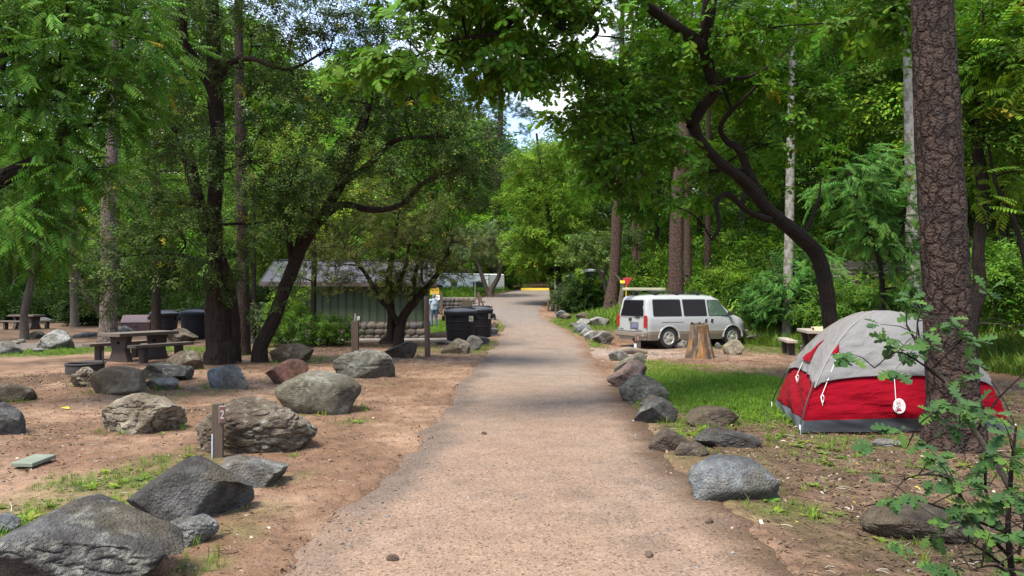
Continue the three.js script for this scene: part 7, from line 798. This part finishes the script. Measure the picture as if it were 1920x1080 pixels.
// ------------------------------------------------------------------ the man by the cabin, seen from behind
{
  const d = 41, p = onG((814 - 960) / F * d, d), t = thing('person', 'man in a pale blue shirt and jeans standing with his back turned by the cabin', 'person', p, PI + 0.35);
  const J = { h: [0, 1.64, 0.03], n: [0, 1.47, 0], c: [0, 1.25, -0.01], w: [0, 1.0, 0], sl: [-0.19, 1.42, 0], sr: [0.19, 1.42, 0], el: [-0.27, 1.15, 0.04], er: [0.25, 1.16, 0.08], hl: [-0.26, 0.9, 0.1], hr: [0.16, 1.02, 0.28], ll: [-0.1, 0.92, 0], lr: [0.1, 0.92, 0], kl: [-0.12, 0.5, 0.03], kr: [0.12, 0.5, 0.02], al: [-0.13, 0.09, -0.03], ar: [0.14, 0.09, -0.03], tl: [-0.15, 0.04, 0.15], tr: [0.17, 0.04, 0.15] };
  const cap = (x, y, z, a, b, ra, rb) => { const dx = b[0] - a[0], dy = b[1] - a[1], dz = b[2] - a[2], L = dx * dx + dy * dy + dz * dz, f = clamp(((x - a[0]) * dx + (y - a[1]) * dy + (z - a[2]) * dz) / L); return hypot(x - a[0] - dx * f, y - a[1] - dy * f, z - a[2] - dz * f) - lerp(ra, rb, f); };
  const smin = (a, b, k) => { const h = clamp(0.5 + 0.5 * (b - a) / k); return lerp(b, a, h) - k * h * (1 - h); };
  const march = (bones, res, lo, size, k) => { const mc = new MarchingCubes(res, new THREE.MeshStandardMaterial(), false, false, 60000); mc.isolation = 0; const n = res; for (let z = 0; z < n; z++) for (let y = 0; y < n; y++) for (let x = 0; x < n; x++) { const X = lo[0] + x / n * size, Y = lo[1] + y / n * size, Z = lo[2] + z / n * size; let s = 9; for (const b of bones) s = smin(s, cap(X, Y, Z, J[b[0]] ?? b[0], J[b[1]] ?? b[1], b[2], b[3]), k); mc.field[z * n * n + y * n + x] = -s; } mc.update(); const g = new THREE.BufferGeometry(); g.setAttribute('position', new THREE.BufferAttribute(mc.positionArray.slice(0, mc.count * 3), 3)); g.setAttribute('normal', new THREE.BufferAttribute(mc.normalArray.slice(0, mc.count * 3), 3)); const h = size / 2; g.scale(h, h, h).translate(lo[0] + h, lo[1] + h, lo[2] + h); g.setAttribute('uv', new THREE.BufferAttribute(new Float32Array(mc.count * 2), 2)); return g; };
  const hand = (a, e, s) => { const o = V(...J[a]), dir = o.clone().sub(V(...J[e])).normalize(), out = [], palm = o.clone().addScaledVector(dir, 0.08); out.push([J[a], palm.toArray(), 0.03, 0.034]); for (let i = 0; i < 4; i++) { const r = palm.clone().add(V((i - 1.5) * 0.018 * s, -0.005, 0)), m = r.clone().addScaledVector(dir, 0.045), f = m.clone().addScaledVector(dir, 0.035 - 0.006 * abs(i - 1.5)).add(V(0, 0, 0.012)); out.push([r.toArray(), m.toArray(), 0.0095, 0.009], [m.toArray(), f.toArray(), 0.009, 0.008]); } const th = o.clone().addScaledVector(dir, 0.03); out.push([th.toArray(), th.clone().add(V(-s * 0.03, -0.03, 0.03)).toArray(), 0.012, 0.01]); return out; };
  mesh('body', merge([march([['h', [0, 1.7, 0.0], 0.09, 0.092], ['h', [0, 1.56, 0.05], 0.075, 0.05], [[0, 1.63, 0.11], [0, 1.6, 0.125], 0.016, 0.02], [[-0.088, 1.64, 0], [-0.09, 1.61, 0], 0.018, 0.014], [[0.088, 1.64, 0], [0.09, 1.61, 0], 0.018, 0.014], ['n', [0, 1.57, 0.01], 0.06, 0.055], ['n', [0, 1.4, 0], 0.07, 0.08]], 44, [-0.2, 1.38, -0.2], 0.46, 0.018),
    march([['sl', 'el', 0.045, 0.038], ['sr', 'er', 0.045, 0.038], ['el', 'hl', 0.038, 0.027], ['er', 'hr', 0.038, 0.027], ['sl', 'sr', 0.05, 0.05]], 56, [-0.4, 0.8, -0.3], 0.78, 0.018), march(hand('hl', 'el', 1), 44, [-0.37, 0.7, -0.0], 0.24, 0.006), march(hand('hr', 'er', -1), 44, [0.02, 0.9, 0.2], 0.24, 0.006)]), std([0.36, 0.2, 0.14], 0.7), t);
  mesh('hair', march([[[0, 1.7, -0.02], [0, 1.66, -0.05], 0.1, 0.085], [[0, 1.74, 0.02], [0, 1.72, -0.03], 0.075, 0.08]], 48, [-0.2, 1.5, -0.25], 0.4, 0.03), std([0.13, 0.12, 0.11], 0.9), t);
  mesh('shirt', march([['n', 'c', 0.1, 0.15], [[-0.06, 1.25, 0], [-0.07, 0.96, 0], 0.13, 0.135], [[0.06, 1.25, 0], [0.07, 0.96, 0], 0.13, 0.135], ['sl', 'sr', 0.085, 0.085], ['sl', [-0.26, 1.18, 0.03], 0.075, 0.062], ['sr', [0.245, 1.19, 0.07], 0.075, 0.062]], 48, [-0.45, 0.78, -0.45], 0.9, 0.05), std([0.24, 0.28, 0.33], 0.85), t);
  mesh('jeans', march([['ll', 'kl', 0.115, 0.08], ['kl', 'al', 0.078, 0.062], ['lr', 'kr', 0.115, 0.08], ['kr', 'ar', 0.078, 0.062], [[-0.06, 0.95, 0], [0.06, 0.95, 0], 0.125, 0.125]], 56, [-0.55, 0.04, -0.55], 1.1, 0.03), std([0.05, 0.085, 0.14], 0.9), t);
  mesh('shoe', march([['al', 'tl', 0.055, 0.045], ['ar', 'tr', 0.055, 0.045]], 44, [-0.35, -0.05, -0.3], 0.7, 0.02), std([0.05, 0.04, 0.035], 0.8), t);
}
// ------------------------------------------------------------------ oak saplings close to the camera, leaf by leaf
{
  const R = rng(321), bases = onG(2.75, 4.1), lm = [[0.05, 0.115, 0.024], [0.035, 0.085, 0.022], [0.08, 0.155, 0.026], [0.045, 0.1, 0.03]].map((c) => { const m = leafM(c, 0.35, 0.3); m.vertexColors = false; return m; }), forms = [oakLeaf, leafGeo(OAK, 0.14, 0.1, 0.45), leafGeo(OAK, 0.16, 0.35, 0.05)];
  const sapling = (label, base, stems, seedling) => {
    const t = thing('oak_sapling', label, 'sapling', base), tw = [], rest = []; let made = 0; const put = (p, dir, s) => { const g = forms[floor(R() * 3)], mt = lm[floor(R() * 4)], up = V((R() - 0.5) * 0.9, 1, 0.55 + (R() - 0.5) * 0.9), y = dir.clone().normalize(), z = up.addScaledVector(y, -up.dot(y)).normalize(), x = new THREE.Vector3().crossVectors(y, z), m4 = new THREE.Matrix4().makeBasis(x, y, z).scale(V(s, s, s)).setPosition(p.x - base.x, p.y - base.y, p.z - base.z); if (made++ < 300) { const m = mesh('leaf', g, mt, t); m4.decompose(m.position, m.quaternion, m.scale); } };
    stems.forEach(({ pts, n, s, bare }) => {
      const w = pts.map(([x, y, d, r]) => [P(x, y, d), r * d / F]); if (pts[0][1] > 1e4) w[0][0] = base.clone(); const [p, r] = resample(w.map((q) => q[0]), w.map((q) => q[1]), 0.05); const g = tube(p, r, 8, 0.1, 3); g.translate(-base.x, -base.y, -base.z); mesh('stem', g, bare ? BARK.grey : BARK.dark, t);
      for (let i = 0; i < n; i++) { const f = (bare ?? 0.15) + (1 - (bare ?? 0.15)) * (i + R()) / n, q = p[min(p.length - 1, floor(f * p.length))], dir = V((R() - 0.5) * 2, (R() - 0.25) * 1.1, (R() - 0.4) * 1.4).normalize(), L = 0.1 + 0.2 * R(), e = q.clone().addScaledVector(dir, L); const tg = tube([q, q.clone().lerp(e, 0.5).add(V(0, 0.02, 0)), e], [0.004, 0.003, 0.0015], 4); tg.translate(-base.x, -base.y, -base.z); tw.push(tg); const k = 4 + floor(R() * 3); for (let j = 0; j < k; j++) put(e.clone().add(V((R() - 0.5) * 0.03, (R() - 0.5) * 0.03, (R() - 0.5) * 0.03)), V(dir.x * 0.6 + (R() - 0.5) * 2, dir.y * 0.4 - 0.25 + (R() - 0.5) * 0.9, dir.z * 0.5 + (R() - 0.3) * 1.6), s * (0.85 + 0.55 * R())); }
    });
    tag(mesh('twig', merge(tw), BARK.grey, t), null, null, null, 'stuff');
  };
  sapling('young oak sapling leaning in front of the massive pine with large lobed leaves', onG(3.1, 4.55), [
    { pts: [[1935, 1000, 4.5, 6], [1880, 890, 4.6, 6], [1822, 800, 4.7, 5], [1775, 720, 4.8, 4], [1735, 668, 4.9, 3], [1700, 610, 4.9, 2]], n: 6, s: 0.62, bare: 0.72 },
    { pts: [[1775, 720, 4.8, 2], [1725, 680, 4.8, 1.8], [1680, 660, 4.7, 1.4], [1640, 690, 4.6, 1]], n: 6, s: 0.68 }, { pts: [[1735, 668, 4.9, 2], [1720, 610, 4.9, 1.5], [1725, 590, 4.9, 1]], n: 4, s: 0.55 }, { pts: [[1750, 690, 4.8, 2], [1800, 640, 4.8, 1.6], [1850, 600, 4.9, 1.2], [1910, 610, 5, 1]], n: 5, s: 0.6 },
    { pts: [[1800, 760, 4.7, 2], [1760, 770, 4.6, 1.6], [1720, 800, 4.5, 1.2], [1700, 840, 4.5, 1]], n: 6, s: 0.65 }, { pts: [[1830, 810, 4.7, 2], [1870, 750, 4.8, 1.6], [1920, 700, 4.9, 1]], n: 3, s: 0.6 }, { pts: [[1790, 745, 4.75, 2], [1800, 790, 4.6, 1.5], [1790, 840, 4.5, 1]], n: 5, s: 0.62 },
  ]);
  sapling('low leafy oak shoot filling the bottom corner by the frame edge', onG(2.75, 4.0), [
    { pts: [[1900, 1090, 4, 6], [1890, 1000, 4, 5], [1895, 900, 4.1, 4], [1905, 800, 4.2, 2]], n: 11, s: 0.62 }, { pts: [[1890, 1040, 4, 4], [1830, 980, 4, 3], [1780, 900, 4.1, 2], [1730, 890, 4.1, 1.4], [1690, 900, 4.1, 1]], n: 12, s: 0.52 }, { pts: [[1890, 1010, 4, 4], [1850, 930, 4.1, 3], [1850, 850, 4.2, 2]], n: 9, s: 0.58 }, { pts: [[1880, 1060, 4, 3], [1840, 1030, 3.9, 2], [1790, 1000, 3.9, 1]], n: 9, s: 0.52 }, { pts: [[1890, 1000, 4, 3], [1760, 950, 4.2, 2], [1700, 935, 4.3, 1.4], [1620, 950, 4.4, 0.8]], n: 5, s: 0.4 }, { pts: [[1910, 1040, 3.9, 3], [1925, 960, 3.9, 2], [1930, 860, 3.95, 1]], n: 10, s: 0.62 }, { pts: [[1895, 1075, 3.9, 3], [1860, 1060, 3.8, 2], [1820, 1070, 3.7, 1]], n: 6, s: 0.5 },
  ]);
}
console.log(JSON.stringify(counts.slice(-40)), counts.reduce((a, c) => a + c[1], 0));
renderer.render(scene, camera);
